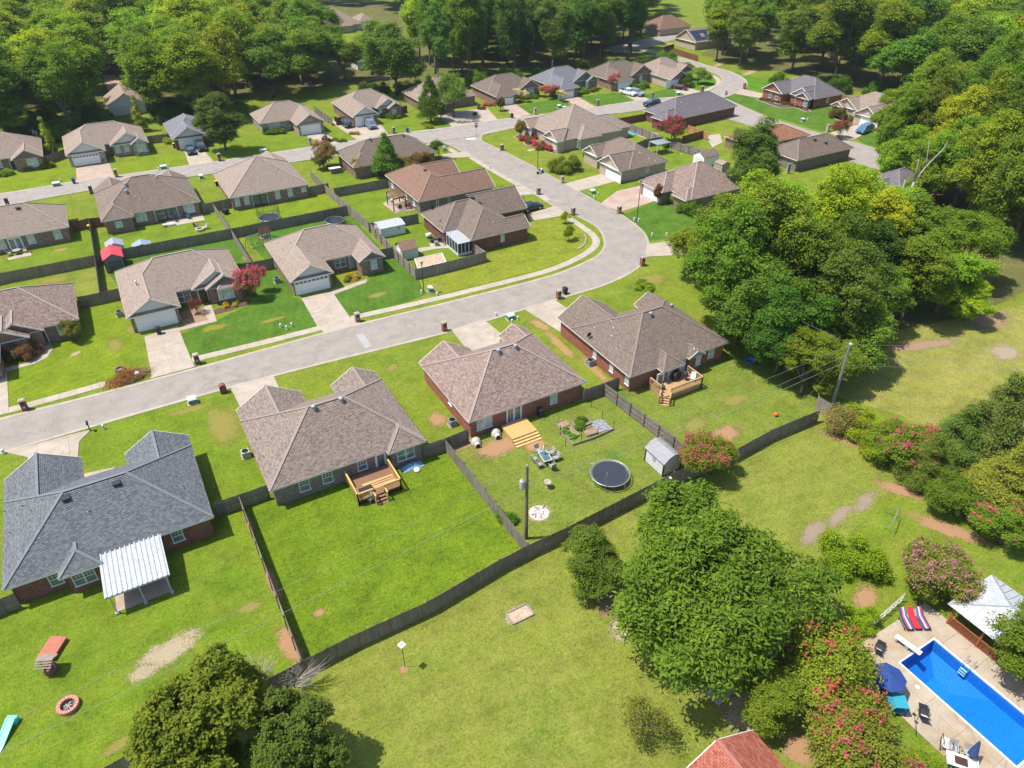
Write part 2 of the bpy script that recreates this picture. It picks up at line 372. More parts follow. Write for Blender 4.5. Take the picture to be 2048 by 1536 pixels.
# ---------------------------------------------------------------- mesh builder
class MB:
 def __init__(s): s.v = []; s.f = []; s.uv = {}
 def poly(s, pts, uv=None):
  i = len(s.v); s.v.extend(tuple(p) for p in pts)
  s.f.append(tuple(range(i, i + len(pts))))
  if uv: s.uv[len(s.f) - 1] = uv
  return s
 def box(s, x0, y0, z0, x1, y1, z1):
  if x0 > x1: x0, x1 = x1, x0
  if y0 > y1: y0, y1 = y1, y0
  if z0 > z1: z0, z1 = z1, z0
  i = len(s.v)
  s.v += [(x0, y0, z0), (x1, y0, z0), (x1, y1, z0), (x0, y1, z0), (x0, y0, z1), (x1, y0, z1), (x1, y1, z1), (x0, y1, z1)]
  for q in ((0, 3, 2, 1), (4, 5, 6, 7), (0, 1, 5, 4), (1, 2, 6, 5), (2, 3, 7, 6), (3, 0, 4, 7)):
   s.f.append(tuple(i + k for k in q))
  return s
 def bar(s, a, b, w_, h_, up=(0, 0, 1)):        # square bar from a to b
  a, b = Vector(a), Vector(b); d = (b - a)
  if d.length < 1e-6: return s
  d.normalize(); up = Vector(up)
  if abs(d.dot(up)) > .98: up = Vector((0, 1, 0))
  sd = d.cross(up).normalized(); u2 = sd.cross(d)
  i = len(s.v)
  for p in (a, b):
   for sx, sy in ((-1, -1), (1, -1), (1, 1), (-1, 1)):
    s.v.append(tuple(p + sd * (sx * w_ / 2) + u2 * (sy * h_ / 2)))
  for q in ((0, 1, 2, 3), (7, 6, 5, 4), (0, 4, 5, 1), (1, 5, 6, 2), (2, 6, 7, 3), (3, 7, 4, 0)):
   s.f.append(tuple(i + k for k in q))
  return s
 def tube(s, pts, rad, n=8, cap=True):
  pts = [Vector(p) for p in pts]
  if not hasattr(rad, '__len__'): rad = [rad] * len(pts)
  rings = []
  for k, p in enumerate(pts):
   d = (pts[min(k + 1, len(pts) - 1)] - pts[max(k - 1, 0)]).normalized()
   up = Vector((0, 0, 1)) if abs(d.z) < .95 else Vector((1, 0, 0))
   a = d.cross(up).normalized(); b = d.cross(a)
   i = len(s.v); rings.append(i)
   for j in range(n):
    t = 2 * math.pi * j / n
    s.v.append(tuple(p + (a * math.cos(t) + b * math.sin(t)) * rad[k]))
  for k in range(len(pts) - 1):
   for j in range(n):
    s.f.append((rings[k] + j, rings[k] + (j + 1) % n, rings[k + 1] + (j + 1) % n, rings[k + 1] + j))
  if cap:
   s.f.append(tuple(rings[0] + j for j in range(n))[::-1]); s.f.append(tuple(rings[-1] + j for j in range(n)))
  return s
 def lathe(s, prof, n=16, c=(0, 0), capb=True, capt=True):     # prof: (r, z) bottom to top
  rings = []
  for r, z in prof:
   i = len(s.v); rings.append(i)
   for j in range(n):
    t = 2 * math.pi * j / n
    s.v.append((c[0] + r * math.cos(t), c[1] + r * math.sin(t), z))
  for k in range(len(prof) - 1):
   for j in range(n):
    s.f.append((rings[k] + j, rings[k] + (j + 1) % n, rings[k + 1] + (j + 1) % n, rings[k + 1] + j))
  if capb: s.f.append(tuple(rings[0] + j for j in range(n))[::-1])
  if capt: s.f.append(tuple(rings[-1] + j for j in range(n)))
  return s
 def prism(s, poly, z0, z1):                     # plan polygon, counter-clockwise
  n = len(poly); i = len(s.v)
  ar = sum(poly[k][0] * poly[(k + 1) % n][1] - poly[(k + 1) % n][0] * poly[k][1] for k in range(n))
  if ar < 0: poly = poly[::-1]
  s.v += [(p[0], p[1], z0) for p in poly] + [(p[0], p[1], z1) for p in poly]
  for k in range(n):
   s.f.append((i + k, i + (k + 1) % n, i + n + (k + 1) % n, i + n + k))
  if n <= 4:
   s.f.append(tuple(i + n + k for k in range(n)))
  else:
   for t in tessellate_polygon([[Vector((p[0], p[1], 0)) for p in poly]]):
    a, b, c = (Vector((poly[q][0], poly[q][1], 0)) for q in t)
    if (b - a).cross(c - a).z < 0: t = (t[0], t[2], t[1])
    s.f.append(tuple(i + n + q for q in t))
  return s
 def profile(s, poly, y0, y1):                   # closed (x, z) outline pushed along y
  n = len(poly); i = len(s.v)
  s.v += [(p[0], y0, p[1]) for p in poly] + [(p[0], y1, p[1]) for p in poly]
  for k in range(n):
   s.f.append((i + k, i + n + k, i + n + (k + 1) % n, i + (k + 1) % n))
  s.f.append(tuple(i + k for k in range(n))); s.f.append(tuple(i + n + k for k in range(n))[::-1])
  return s
 def sheet(s, poly, z):
  if len(poly) <= 4:
   n = len(poly)
   ar = sum(poly[k][0] * poly[(k + 1) % n][1] - poly[(k + 1) % n][0] * poly[k][1] for k in range(n))
   if ar < 0: poly = poly[::-1]
   return s.poly([(p[0], p[1], z) for p in poly])
  i = len(s.v); s.v += [(p[0], p[1], z) for p in poly]
  for t in tessellate_polygon([[Vector((p[0], p[1], 0)) for p in poly]]):
   a, b, c = (Vector((poly[q][0], poly[q][1], 0)) for q in t)
   if (b - a).cross(c - a).z < 0: t = (t[0], t[2], t[1])
   s.f.append(tuple(i + q for q in t))
  return s
 def mesh(s, name, mat, smooth=False):
  me = bpy.data.meshes.new(name)
  me.from_pydata(s.v, [], s.f)
  uvl = me.uv_layers.new(name='UVMap')
  co = s.v; buf = [0.0] * (2 * len(me.loops))
  for p in me.polygons:
   ex = s.uv.get(p.index)
   if ex:
    for k, li in enumerate(p.loop_indices):
     buf[2 * li], buf[2 * li + 1] = ex[k]
    continue
   nx, ny, nz = p.normal
   if abs(nz) > .75:
    for li in p.loop_indices:
     v = co[me.loops[li].vertex_index]; buf[2 * li], buf[2 * li + 1] = v[0], v[1]
   else:
    h = math.hypot(nx, ny) or 1; tx, ty = -ny / h, nx / h
    for li in p.loop_indices:
     v = co[me.loops[li].vertex_index]; buf[2 * li], buf[2 * li + 1] = v[0] * tx + v[1] * ty, v[2]
  uvl.data.foreach_set('uv', buf)
  if smooth: me.polygons.foreach_set('use_smooth', [True] * len(me.polygons))
  me.materials.append(M[mat] if isinstance(mat, str) else mat)
  me.update()
  return me
 def build(s, name, mat, parent=None, smooth=False, color=None, kind=None, loc=None, rz=None):
  return put(name, s.mesh(name, mat, smooth), parent, color, kind, loc, rz)
def put(name, me, parent=None, color=None, kind=None, loc=None, rz=None):
 o = bpy.data.objects.new(name, me); COL.objects.link(o)
 if parent is not None: o.parent = parent
 if color: o.color = rgba(color)
 if kind: o['kind'] = kind
 if loc is not None: o.location = loc if len(loc) == 3 else (loc[0], loc[1], 0)
 if rz is not None: o.rotation_euler = (0, 0, rz)
 return o
def tag(o, label, cat, group=None):
 o['label'] = label; o['category'] = cat
 if group: o['group'] = group
 return o
def thing(name, label, cat, loc=(0, 0, 0), rz=0.0, group=None):
 o = bpy.data.objects.new(name, None); COL.objects.link(o)
 o.empty_display_size = .2
 o.location = loc if len(loc) == 3 else (loc[0], loc[1], 0); o.rotation_euler = (0, 0, rz)
 return tag(o, label, cat, group)
def dup(root, label=None, loc=None, rz=None, group=None, scale=None):
 r = root.copy(); COL.objects.link(r)
 if label: r['label'] = label
 if group: r['group'] = group
 if loc is not None: r.location = loc if len(loc) == 3 else (loc[0], loc[1], 0)
 if rz is not None: r.rotation_euler = (0, 0, rz)
 if scale is not None: r.scale = scale
 for ch in list(root.children):
  c = ch.copy(); COL.objects.link(c); c.parent = r
  for g in ch.children:
   d = g.copy(); COL.objects.link(d); d.parent = c
 return r
def struct(name, mb, mat, parent=None, color=None):
 o = mb.build(name, mat, parent, color=color)
 if parent is None: o['kind'] = 'structure'
 return o
def smooth_line(pts, step=1.0, closed=False):
 P = [Vector((p[0], p[1])) for p in pts]; out = []
 n = len(P)
 for i in range(n - 1):
  p0, p1, p2, p3 = P[max(i - 1, 0)], P[i], P[i + 1], P[min(i + 2, n - 1)]
  m1 = (p2 - p0) * .5; m2 = (p3 - p1) * .5; L_ = (p2 - p1).length
  m1 = m1.normalized() * min(m1.length, L_) if m1.length else m1
  m2 = m2.normalized() * min(m2.length, L_) if m2.length else m2
  k = max(1, int(L_ / step))
  for j in range(k):
   t = j / k; t2, t3 = t * t, t * t * t
   q = p1 * (2 * t3 - 3 * t2 + 1) + m1 * (t3 - 2 * t2 + t) + p2 * (-2 * t3 + 3 * t2) + m2 * (t3 - t2)
   out.append((q.x, q.y))
 out.append((P[-1].x, P[-1].y))
 return out
def offset_line(pts, d):
 out = []
 for i, p in enumerate(pts):
  a = pts[max(i - 1, 0)]; b = pts[min(i + 1, len(pts) - 1)]
  t = Vector((b[0] - a[0], b[1] - a[1])).normalized()
  out.append((p[0] - t.y * d, p[1] + t.x * d))
 return out
def ribbon(mb, pts, d0, d1, z0, z1, z1b=None):                # a low strip with real edges along a line
 A_, B_ = offset_line(pts, d0), offset_line(pts, d1)
 zb = z1 if z1b is None else z1b
 for i in range(len(pts) - 1):
  a, a2, b, b2 = A_[i], A_[i + 1], B_[i], B_[i + 1]
  if d0 < d1: a, a2, b, b2 = b, b2, a, a2; za, zc = zb, z1
  else: za, zc = z1, zb
  mb.poly([(*a, za), (*b, zc), (*b2, zc), (*a2, za)][::-1] if False else [(*b, zc), (*b2, zc), (*a2, za), (*a, za)])
  mb.poly([(*a, z0), (*a, za), (*a2, za), (*a2, z0)])
  mb.poly([(*b, z0), (*b2, z0), (*b2, zc), (*b, zc)])
 return mb
def clip_half(poly, ax, val, keep_ge):
 out = []
 n = len(poly)
 for i in range(n):
  p, q = poly[i], poly[(i + 1) % n]
  a = (p[ax] - val) if keep_ge else (val - p[ax]); b = (q[ax] - val) if keep_ge else (val - q[ax])
  if a >= 0: out.append(p)
  if (a >= 0) != (b >= 0):
   t = a / (a - b); out.append(tuple(p[k] + (q[k] - p[k]) * t for k in range(len(p))))
 return out
def area2(poly):
 return sum(poly[k][0] * poly[(k + 1) % len(poly)][1] - poly[(k + 1) % len(poly)][0] * poly[k][1] for k in range(len(poly))) / 2
# ================================================================ THE SETTING
POOL = (42.35, 46.55, 4.05, 13.15)
g = MB()
for qa, qb, qc, qd in ((-900, 42.35, -300, 1800), (46.55, 1600, -300, 1800), (42.35, 46.55, -300, 4.05), (42.35, 46.55, 13.15, 1800)):
 g.poly([(qa, qc, 0), (qb, qc, 0), (qb, qd, 0), (qa, qd, 0)])
struct('ground', g, 'grass')
_lz = [.004]
def lawn(pxs, mat, z=.005, name='lawn', line=False):
 _lz[0] += .00025; z = _lz[0]
 p = gpts(pxs)
 if line: p = smooth_line(p + p[:1], 1.5)[:-1]
 return struct(name, MB().sheet(p, z), mat)
# bare woodland floor under the far trees
lawn([(-400, 5), (-400, 236), (120, 236), (250, 215), (300, 212), (500, 196), (660, 172), (800, 172), (900, 158), (1060, 142), (1280, 118), (1270, 60), (1240, 5)], 'forest_floor', .003, 'woodland_floor')
lawn([(1400, 110), (1480, 128), (1540, 140), (1600, 152), (1700, 178), (1860, 215), (1830, 300), (1760, 400), (1640, 430), (1480, 440), (1400, 520), (1430, 620), (1500, 700), (1640, 770), (1760, 690), (1930, 640), (2100, 560), (2500, 500), (2500, 60), (1500, 40)], 'forest_floor', .003, 'woodland_floor')
# lawns, yard by yard
lawn([(500, 1000), (890, 890), (1052, 1088), (605, 1345), (482, 1010)], 'grass_lush')
lawn([(893, 892), (1212, 790), (1360, 905), (1400, 935), (1055, 1085)], 'grass_yard')
lawn([(1215, 785), (1480, 700), (1645, 800), (1640, 822), (1405, 932), (1362, 900)], 'grass_yard', .005)
lawn([(-300, 1260), (425, 1040), (478, 1012), (602, 1345), (198, 1575), (-300, 1800)], 'grass_mid')
lawn([(203, 1570), (605, 1348), (1050, 1090), (1400, 938), (1640, 828), (1800, 960), (1640, 1130), (1900, 1700), (1000, 1900), (150, 1900)], 'grass_field')
lawn([(1700, 700), (1800, 660), (2300, 560), (2500, 900), (2100, 1000), (1800, 830), (1660, 790)], 'grass_dry')
lawn([(155, 870), (170, 838), (430, 780), (540, 985), (425, 1030), (380, 900), (160, 940)], 'grass_mid')
lawn([(520, 800), (760, 690), (905, 662), (965, 700), (850, 740), (910, 850), (880, 885), (740, 740), (620, 770)], 'grass')
lawn([(362, 668), (436, 640), (545, 585), (600, 597), (646, 652), (382, 718)], 'grass_deep')
lawn([(666, 590), (735, 565), (785, 497), (835, 552), (850, 590), (800, 610), (704, 636)], 'grass_deep')
lawn([(476, 540), (548, 528), (600, 590), (545, 600), (490, 590)], 'grass_deep')
lawn([(160, 610), (245, 590), (262, 650), (300, 752), (216, 762), (20, 815), (16, 742), (100, 690)], 'grass_lime')
lawn([(0, 525), (178, 450), (190, 510), (0, 550)], 'grass_mid')
lawn([(150, 560), (190, 530), (200, 590), (160, 605)], 'grass_field')
lawn([(186, 470), (425, 420), (462, 470), (250, 520), (205, 525), (192, 515)], 'grass_mid')
lawn([(440, 425), (650, 378), (690, 415), (475, 470)], 'grass_lime')
lawn([(200, 520), (462, 468), (505, 525), (495, 528), (240, 580)], 'grass_deep')
lawn([(480, 465), (690, 415), (760, 495), (530, 520)], 'grass_deep')
lawn([(650, 340), (780, 350), (775, 380), (690, 395)], 'grass_mid')
lawn([(690, 400), (775, 370), (840, 425), (742, 450)], 'grass_mid')
lawn([(740, 460), (840, 430), (950, 490), (968, 510), (832, 545)], 'grass_mid')
lawn([(850, 590), (835, 552), (970, 520), (1060, 480), (1060, 445), (1128, 435), (1165, 458), (1185, 476), (1186, 490), (1162, 508), (1100, 535), (990, 562), (880, 588)], 'grass_weedy')
lawn([(885, 318), (940, 314), (990, 345), (968, 348), (885, 330)], 'grass_mid')
lawn([(965, 345), (992, 347), (1040, 372), (985, 378)], 'grass_mid')
lawn([(958, 283), (968, 270), (1050, 262), (1120, 300), (1200, 330), (1120, 362), (1080, 340), (1030, 316)], 'grass')
lawn([(1245, 430), (1310, 402), (1420, 400), (1420, 470), (1295, 482), (1283, 460)], 'grass_deep')
lawn([(1132, 370), (1156, 383), (1240, 360), (1285, 372), (1235, 382), (1202, 406)], 'grass_mid')
lawn([(1298, 515), (1400, 512), (1400, 590), (1260, 600), (1120, 600), (1215, 570), (1270, 543)], 'grass')
lawn([(-300, 420), (-300, 350), (85, 320), (120, 320), (152, 338), (153, 366), (-300, 420)], 'grass_lime')
lawn([(222, 330), (300, 310), (365, 305), (378, 332), (228, 352)], 'grass_lime')
lawn([(412, 303), (510, 268), (608, 272), (646, 292), (440, 322), (428, 322)], 'grass_mid')
lawn([(680, 285), (650, 265), (662, 250), (700, 272)], 'grass_mid')
lawn([(756, 240), (815, 225), (905, 250), (830, 260), (778, 268)], 'grass_mid')
lawn([(1033, 212), (1120, 196), (1155, 218), (1062, 228)], 'grass_deep')
lawn([(1156, 193), (1235, 185), (1270, 204), (1195, 212)], 'grass_deep')
lawn([(1282, 192), (1335, 176), (1370, 190), (1302, 198)], 'grass_deep')
lawn([(1365, 175), (1400, 150), (1425, 150), (1438, 162), (1430, 175), (1404, 182)], 'grass_tee')
lawn([(1462, 143), (1475, 144), (1570, 170), (1530, 186), (1500, 178), (1492, 162)], 'grass_tee')
lawn([(1447, 195), (1470, 188), (1560, 206), (1660, 215), (1720, 240), (1665, 264), (1640, 262), (1520, 225)], 'grass_deep')
lawn([(1712, 276), (1735, 262), (1800, 280), (1800, 310), (1730, 288)], 'grass_deep')
lawn([(1283, 98), (1282, 90), (1345, 78), (1400, 112), (1440, 135), (1380, 120)], 'grass_lime')
lawn([(1300, 262), (1320, 250), (1440, 230), (1420, 270), (1400, 290), (1330, 275)], 'grass_mid')
lawn([(1310, 300), (1340, 282), (1420, 305), (1420, 330), (1340, 330)], 'grass_mid')
lawn([(225, 165), (205, 150), (250, 150), (310, 218), (290, 232), (262, 190)], 'grass_lime', .006)
lawn([(660, 90), (690, 50), (745, 40), (745, 75), (720, 90)], 'grass_lime', .006)
# ragged bare patches: (pixel, radius u, radius v, colour, turn)
DIRT = (.38, .22, .115); PALE = (.40, .32, .20); DRYC = (.245, .22, .05)
def patch(px, ru, rv, c, turn=0.0, name='bare_patch', z=.017):
 x, y = at(*px); ru, rv = ru * .85, rv * .8
 k = 16; v = [(ru * 1.5 * math.cos(t * 2 * math.pi / k), rv * 1.5 * math.sin(t * 2 * math.pi / k)) for t in range(k)]
 m = MB(); m.poly([(a, b, 0) for a, b in v], [(a / ru, b / rv) for a, b in v])
 o = struct(name, m, 'patch', color=c)
 o.location = (x, y, z + len(bpy.data.objects) * .00001); o.rotation_euler = (0, 0, turn)
 return o
for px, ru, rv, c, t in [
 ((1000, 893), 4.0, 1.9, DIRT, .05), ((930, 890), 2.6, .8, DIRT, .1), ((1070, 890), 1.6, 1.3, (.46, .24, .11), 0), ((1078, 1027), 1.6, 1.3, PALE, .3),
 ((340, 1300), 3.2, 1.6, PALE, .2), ((285, 1345), 1.4, 1.0, PALE, 0), ((500, 1215), 1.3, .8, DRYC, 0), ((255, 1480), 2.2, .7, DRYC, .2),
 ((580, 1290), 1.0, 3.0, DIRT, .15), ((545, 1165), .5, 3.6, DIRT, .03), ((498, 1045), .4, 2.2, DIRT, .03),
 ((1035, 1228), 1.6, 1.1, PALE, .2), ((1247, 1258), 1.7, 1.3, PALE, .3), ((808, 1338), .6, .5, DIRT, 0),
 ((150, 708), 1.0, .6, PALE, .4), ((262, 660), .8, 1.8, DRYC, .1), ((230, 690), 1.2, 2.6, DRYC, .1),
 ((875, 838), 1.3, 1.8, DIRT, 0), ((785, 735), 1.6, .9, DRYC, .5), ((380, 820), 3.5, .7, DRYC, -.05), ((445, 850), 2.2, 5.5, DRYC, 0),
 ((1120, 690), .9, 6.0, (.38, .24, .10), -.08), ((1190, 740), .8, 5.0, (.38, .24, .10), -.08), ((1080, 650), 1.0, 3.0, (.38, .24, .10), .1),
 ((1450, 870), 2.8, 1.6, DIRT, .2), ((1330, 790), 1.6, .8, DIRT, 0), ((1470, 800), 2.6, 1.2, DRYC, 0), ((1390, 850), 2.2, 1.4, DRYC, .3),
 ((1690, 880), .9, 3.6, DIRT, .5), ((1800, 980), 1.2, 3.4, DIRT, .6), ((1900, 1060), 1.3, 4.6, DIRT, .5),
 ((1730, 1003), 2.6, .9, (.30, .23, .16), .25), ((1680, 1030), 2.6, .9, (.30, .23, .16), .25), ((1625, 1065), 2.8, 1.0, (.30, .23, .16), .25),
 ((2010, 705), 3.0, 2.4, (.36, .28, .19), .3), ((1980, 640), 5, 2.4, (.34, .23, .14), 0), ((1850, 690), 7, 1.5, (.34, .23, .14), -.3), ((1930, 820), 4, 2, DRYC, 0),
 ((1230, 1205), 2.4, 1.6, (.28, .19, .11), 0), ((1730, 1195), 2.0, 1.2, DIRT, .4), ((1510, 1490), 3.4, 1.8, DRYC, .3), ((1600, 1500), 1.5, 1.6, DIRT, 0),
 ((1420, 1150), 5, 4, (.26, .19, .12), 0), ((1560, 1290), 5, 4, (.26, .19, .12), 0), ((1500, 1420), 3, 2.4, PALE, 0),
 ((640, 1225), .6, .5, DIRT, 0),
 ((205, 585), 1.0, 2.0, DIRT, 0), ((110, 560), 3, 1.6, DRYC, 0), ((120, 500), 1.6, .7, DIRT, 0), ((495, 515), .9, 1.4, DIRT, 0),
 ((755, 590), 2.2, 1.0, DRYC, 0), ((875, 575), 2.0, 1.0, DRYC, .2), ((790, 630), 2, .6, DRYC, 0), ((545, 640), 3.0, .6, DRYC, 0), ((430, 655), 2.5, 1.2, (.24, .22, .03), 0),
 ((395, 633), 2.0, 1.2, DIRT, 0), ((1000, 320), 3, 1.2, DRYC, 0), ((1080, 320), 3, 1.5, DRYC, 0), ((1190, 560), 3, 1.0, DRYC, 0), ((1300, 560), 4, 2.5, DRYC, 0),
 ((1500, 145), 8, 1.8, (.42, .30, .16), .4), ((1590, 158), 8, 1.8, (.42, .30, .16), .3), ((1440, 128), 8, 1.4, (.42, .30, .16), .5),
 ((785, 388), 2.2, 1.0, PALE, 0), ((815, 280), 1, .6, DIRT, 0), ((1340, 88), 12, 2.2, (.45, .31, .2), -.3), ((700, 288), 1.5, 1.5, (.36, .27, .06), 0),
 ((120, 230), 12, 2, (.19, .23, .02), 0), ((60, 245), 6, 2, (.2, .23, .02), 0), ((180, 205), 10, 3, (.2, .23, .02), .2), ((560, 170), 8, 5, (.2, .23, .02), 0), ((520, 190), 6, 3, (.2, .23, .02), 0), ((770, 155), 10, 3, (.36, .28, .14), 0), ((740, 175), 10, 2.5, (.2, .23, .02), 0),
]:
 patch(px, ru, rv, c, t)
# ---------------------------------------------------------------- streets
road_in = [(-260, 910), (0, 841), (200, 790), (400, 737), (650, 668), (725, 649), (872, 613), (992, 583), (1070, 563), (1128, 545), (1190, 517), (1210, 497), (1209, 473), (1193, 452), (1156, 432), (1108, 411), (1043, 371), (980, 333), (926, 303), (905, 292), (878, 286), (848, 284)]
road_out = [(-260, 985), (0, 905), (300, 818), (480, 768), (650, 724), (780, 692), (903, 661), (980, 638), (1046, 618), (1146, 588), (1210, 568), (1265, 541), (1289, 514), (1294, 486), (1282, 462), (1245, 433), (1204, 411), (1128, 368), (1077, 340), (1006, 303), (963, 283), (960, 275), (967, 267), (993, 259), (1043, 251)]
Lin, Lout = smooth_line(gpts(road_in), .8), smooth_line(gpts(road_out), .8)
struct('road', MB().sheet(Lin + Lout[::-1], .026), 'asphalt')
up = [(-260, 424), (0, 389), (140, 366), (440, 323), (640, 292), (831, 264), (896, 256), (992, 241), (1094, 229), (1197, 214), (1299, 199), (1350, 195), (1409, 187), (1436, 176), (1446, 166), (1443, 155), (1426, 145), (1398, 137), (1358, 122), (1318, 110), (1282, 101), (1262, 95)]
upo = [(1250, 90), (1282, 98), (1326, 107), (1376, 120), (1426, 135), (1457, 143), (1481, 154), (1492, 165), (1487, 176), (1467, 187), (1443, 196), (1400, 204), (1292, 219), (1197, 231), (1111, 243), (1043, 253), (960, 270), (850, 286), (640, 316), (430, 346), (190, 379), (0, 412), (-260, 452)]
Lu, Lo = smooth_line(gpts(up), 1.2), smooth_line(gpts(upo), 1.2)
struct('road', MB().sheet(Lu + Lo, .032), 'asphalt_far')
lane = [(1440, 196), (1454, 198), (1519, 227), (1546, 238), (1638, 266), (1672, 276), (1740, 293), (1790, 325), (1760, 340), (1690, 320), (1590, 288), (1500, 252), (1400, 222), (1370, 208)]
struct('road', MB().sheet(smooth_line(gpts(lane), 2.5), .040), 'asphalt_far')
struct('road', MB().sheet(gpts([(1210, 96), (1282, 80), (1350, 66), (1420, 58), (1420, 66), (1350, 78), (1282, 99), (1230, 106)]), .036), 'asphalt_far')
struct('road', MB().sheet(gpts([(205, 150), (228, 150), (262, 190), (262, 205), (225, 205)]), .03), 'concrete_pink')
# repair patch and worn seam in the street
struct('road_patch', MB().sheet(gpts([(712, 669), (726, 667), (744, 692), (730, 697)]), .031), plain('pale_road_patch', (.30, .285, .27), .9))
# kerbs: a low rounded gutter lip along each edge
def kerb(line, side, gaps=()):
 k = MB(); n = len(line); gp = [at(*q) for q in gaps]
 run = []
 def flush():
  if len(run) > 1: ribbon(k, run, 0, .38 * side, 0, .045 if side > 0 else .10, .10 if side > 0 else .045)
  run.clear()
 for p in line:
  if any((p[0] - q[0]) ** 2 + (p[1] - q[1]) ** 2 < q2 * q2 for q, q2 in zip(gp, [q[2] if len(q) > 2 else 3.0 for q in gaps])): flush()
  else: run.append(p)
 flush()
 return struct('kerb', k, 'kerb')
def low(p): return p
kerb([p for p in Lin if p[0] > -60], 1)
kerb([p for p in Lout if p[0] > -60], -1)
kerb([p for p in Lu if -60 < p[0]], 1)
kerb([p for p in Lo if p[0] > 62 and p[1] < 300 and not (64 < p[0] < 78 and p[1] < 156)], 1)
kerb([p for p in Lo if -60 < p[0] < 64], 1)
# painted stop bar and lane mark at the junction
struct('stop_line', MB().sheet(gpts([(933, 277), (951, 276), (951, 278.4), (933, 279.4)]), .038), plain('road_paint', (.62, .62, .6), .7))
# pavements: every flag its own slab
pave = thing_ = bpy.data.objects.new('pavement', None); COL.objects.link(pave); pave['kind'] = 'structure'
def pavement(pxs, width=1.25, step=1.5, parent=pave):
 line = smooth_line(gpts(pxs), .25)
 acc = [line[0]]; d = 0
 for a, b in zip(line, line[1:]):
  d += math.hypot(b[0] - a[0], b[1] - a[1])
  if d >= step: acc.append(b); d = 0
 base = MB(); ribbon(base, acc, -width / 2 + .01, width / 2 - .01, 0, .032)
 base.build('joint_bed', 'joint', parent)
 for a, b in zip(acc, acc[1:]):
  t = Vector((b[0] - a[0], b[1] - a[1])); L_ = t.length; t.normalize(); nrm = Vector((-t.y, t.x)) * width / 2
  A_ = Vector(a) + t * .015; B_ = Vector(b) - t * .015
  m = MB(); m.prism([tuple(A_ - nrm), tuple(B_ - nrm), tuple(B_ + nrm), tuple(A_ + nrm)], 0, .045 + rng.random() * .012)
  m.build('slab', 'kerb', parent)
pavement([(18, 821), (110, 796), (214, 767)])
pavement([(384, 720), (520, 687), (646, 655)])
pavement([(703, 637), (718, 633), (855, 602), (992, 569), (1104, 539), (1166, 511), (1191, 491), (1190, 475), (1169, 457), (1132, 433)])
pavement([(1074, 385), (1098, 402)])
pavement([(942, 315), (992, 345), (1043, 373)])
pavement([(853, 289), (886, 292), (912, 306)])
pavement([(1409, 182), (1431, 172), (1438, 164), (1430, 154), (1404, 143)], 1.5, 3)
# drives and paths: concrete bays with open joints
def bays(name, poly, mat, du=3.0, dv=3.0, z=.05, u0=None, v0=None):
 root = bpy.data.objects.new(name, None); COL.objects.link(root); root['kind'] = 'structure'
 MB().sheet(poly, z - .012).build('joint_bed', 'joint', root)
 us = [p[0] for p in poly]; vs = [p[1] for p in poly]
 a = min(us) if u0 is None else u0
 while a < max(us):
  b = min(vs) if v0 is None else v0
  while b < max(vs):
   q = poly
   for ax, val, ge in ((0, a + .012, True), (0, a + du - .012, False), (1, b + .012, True), (1, b + dv - .012, False)):
    q = clip_half(q, ax, val, ge)
    if len(q) < 3: break
   if len(q) >= 3 and abs(area2(q)) > .15:
    m = MB(); m.prism(q, 0, z + rng.random() * .006); m.build('bay', mat, root)
   b += dv
  a += du
 return root
def drive(pxs, mat='concrete', du=3.0, dv=3.0, name='driveway'):
 return bays(name, gpts(pxs), mat, du, dv)
drive([(289, 674), (355, 652), (384, 722), (393, 733), (300, 758), (304, 753)], 'concrete', 2.6, 3.4)
drive([(603, 597), (664, 583), (700, 636), (726, 646), (649, 666), (634, 652)], 'concrete', 2.7, 3.4)
drive([(903, 660), (965, 638), (1003, 668), (990, 720), (950, 720)], 'concrete', 3, 3.2)
drive([(1046, 617), (1108, 599), (1135, 618), (1160, 660), (1120, 664)], 'concrete', 3, 3.2)
drive([(461, 775), (548, 754), (565, 790), (500, 850), (478, 810)], 'concrete', 3, 3.2)
drive([(10, 905), (34, 899), (160, 865), (182, 860), (158, 884), (154, 940), (60, 960), (56, 915)], 'concrete', 3, 3.2)
drive([(-70, 765), (-8, 737), (14, 741), (18, 826), (-70, 850)], 'concrete', 3, 3.2)
drive([(152, 337), (219, 326), (228, 352), (154, 366)], 'concrete_pink', 3.6, 4)
drive([(369, 304), (407, 300), (428, 324), (379, 332)], 'concrete', 3, 4)
drive([(612, 271), (643, 265), (684, 285), (650, 292)], 'concrete', 3, 4)
drive([(664, 246), (668, 240), (752, 237), (777, 269), (714, 280)], 'concrete', 3, 4)
drive([(868, 227), (975, 217), (996, 240), (905, 254)], 'concrete', 4, 5)
drive([(1005, 212), (1029, 207), (1062, 230), (1028, 236)], 'concrete_pink', 3, 4)
drive([(1128, 196), (1152, 192), (1192, 215), (1159, 219)], 'concrete_pink', 3, 4)
drive([(1241, 185), (1275, 190), (1300, 199), (1273, 203)], 'concrete', 3, 5)
drive([(1338, 175), (1360, 172), (1403, 183), (1371, 190)], 'concrete', 3, 5)
drive([(1467, 187), (1484, 178), (1532, 189), (1530, 198)], 'concrete', 4, 4)
drive([(1659, 266), (1706, 252), (1726, 250), (1722, 272), (1706, 280), (1680, 276)], 'concrete', 3, 4)
drive([(1128, 368), (1210, 346), (1242, 360), (1156, 383)], 'concrete', 3, 3)
drive([(1200, 408), (1233, 383), (1283, 371), (1312, 402), (1241, 424)], 'concrete_pink', 3.2, 3.2)
drive([(1294, 488), (1350, 482), (1430, 478), (1430, 508), (1350, 511), (1290, 514)], 'concrete', 3, 3.2)
drive([(1055, 428), (1108, 413), (1139, 429), (1060, 443)], 'concrete', 3, 3)
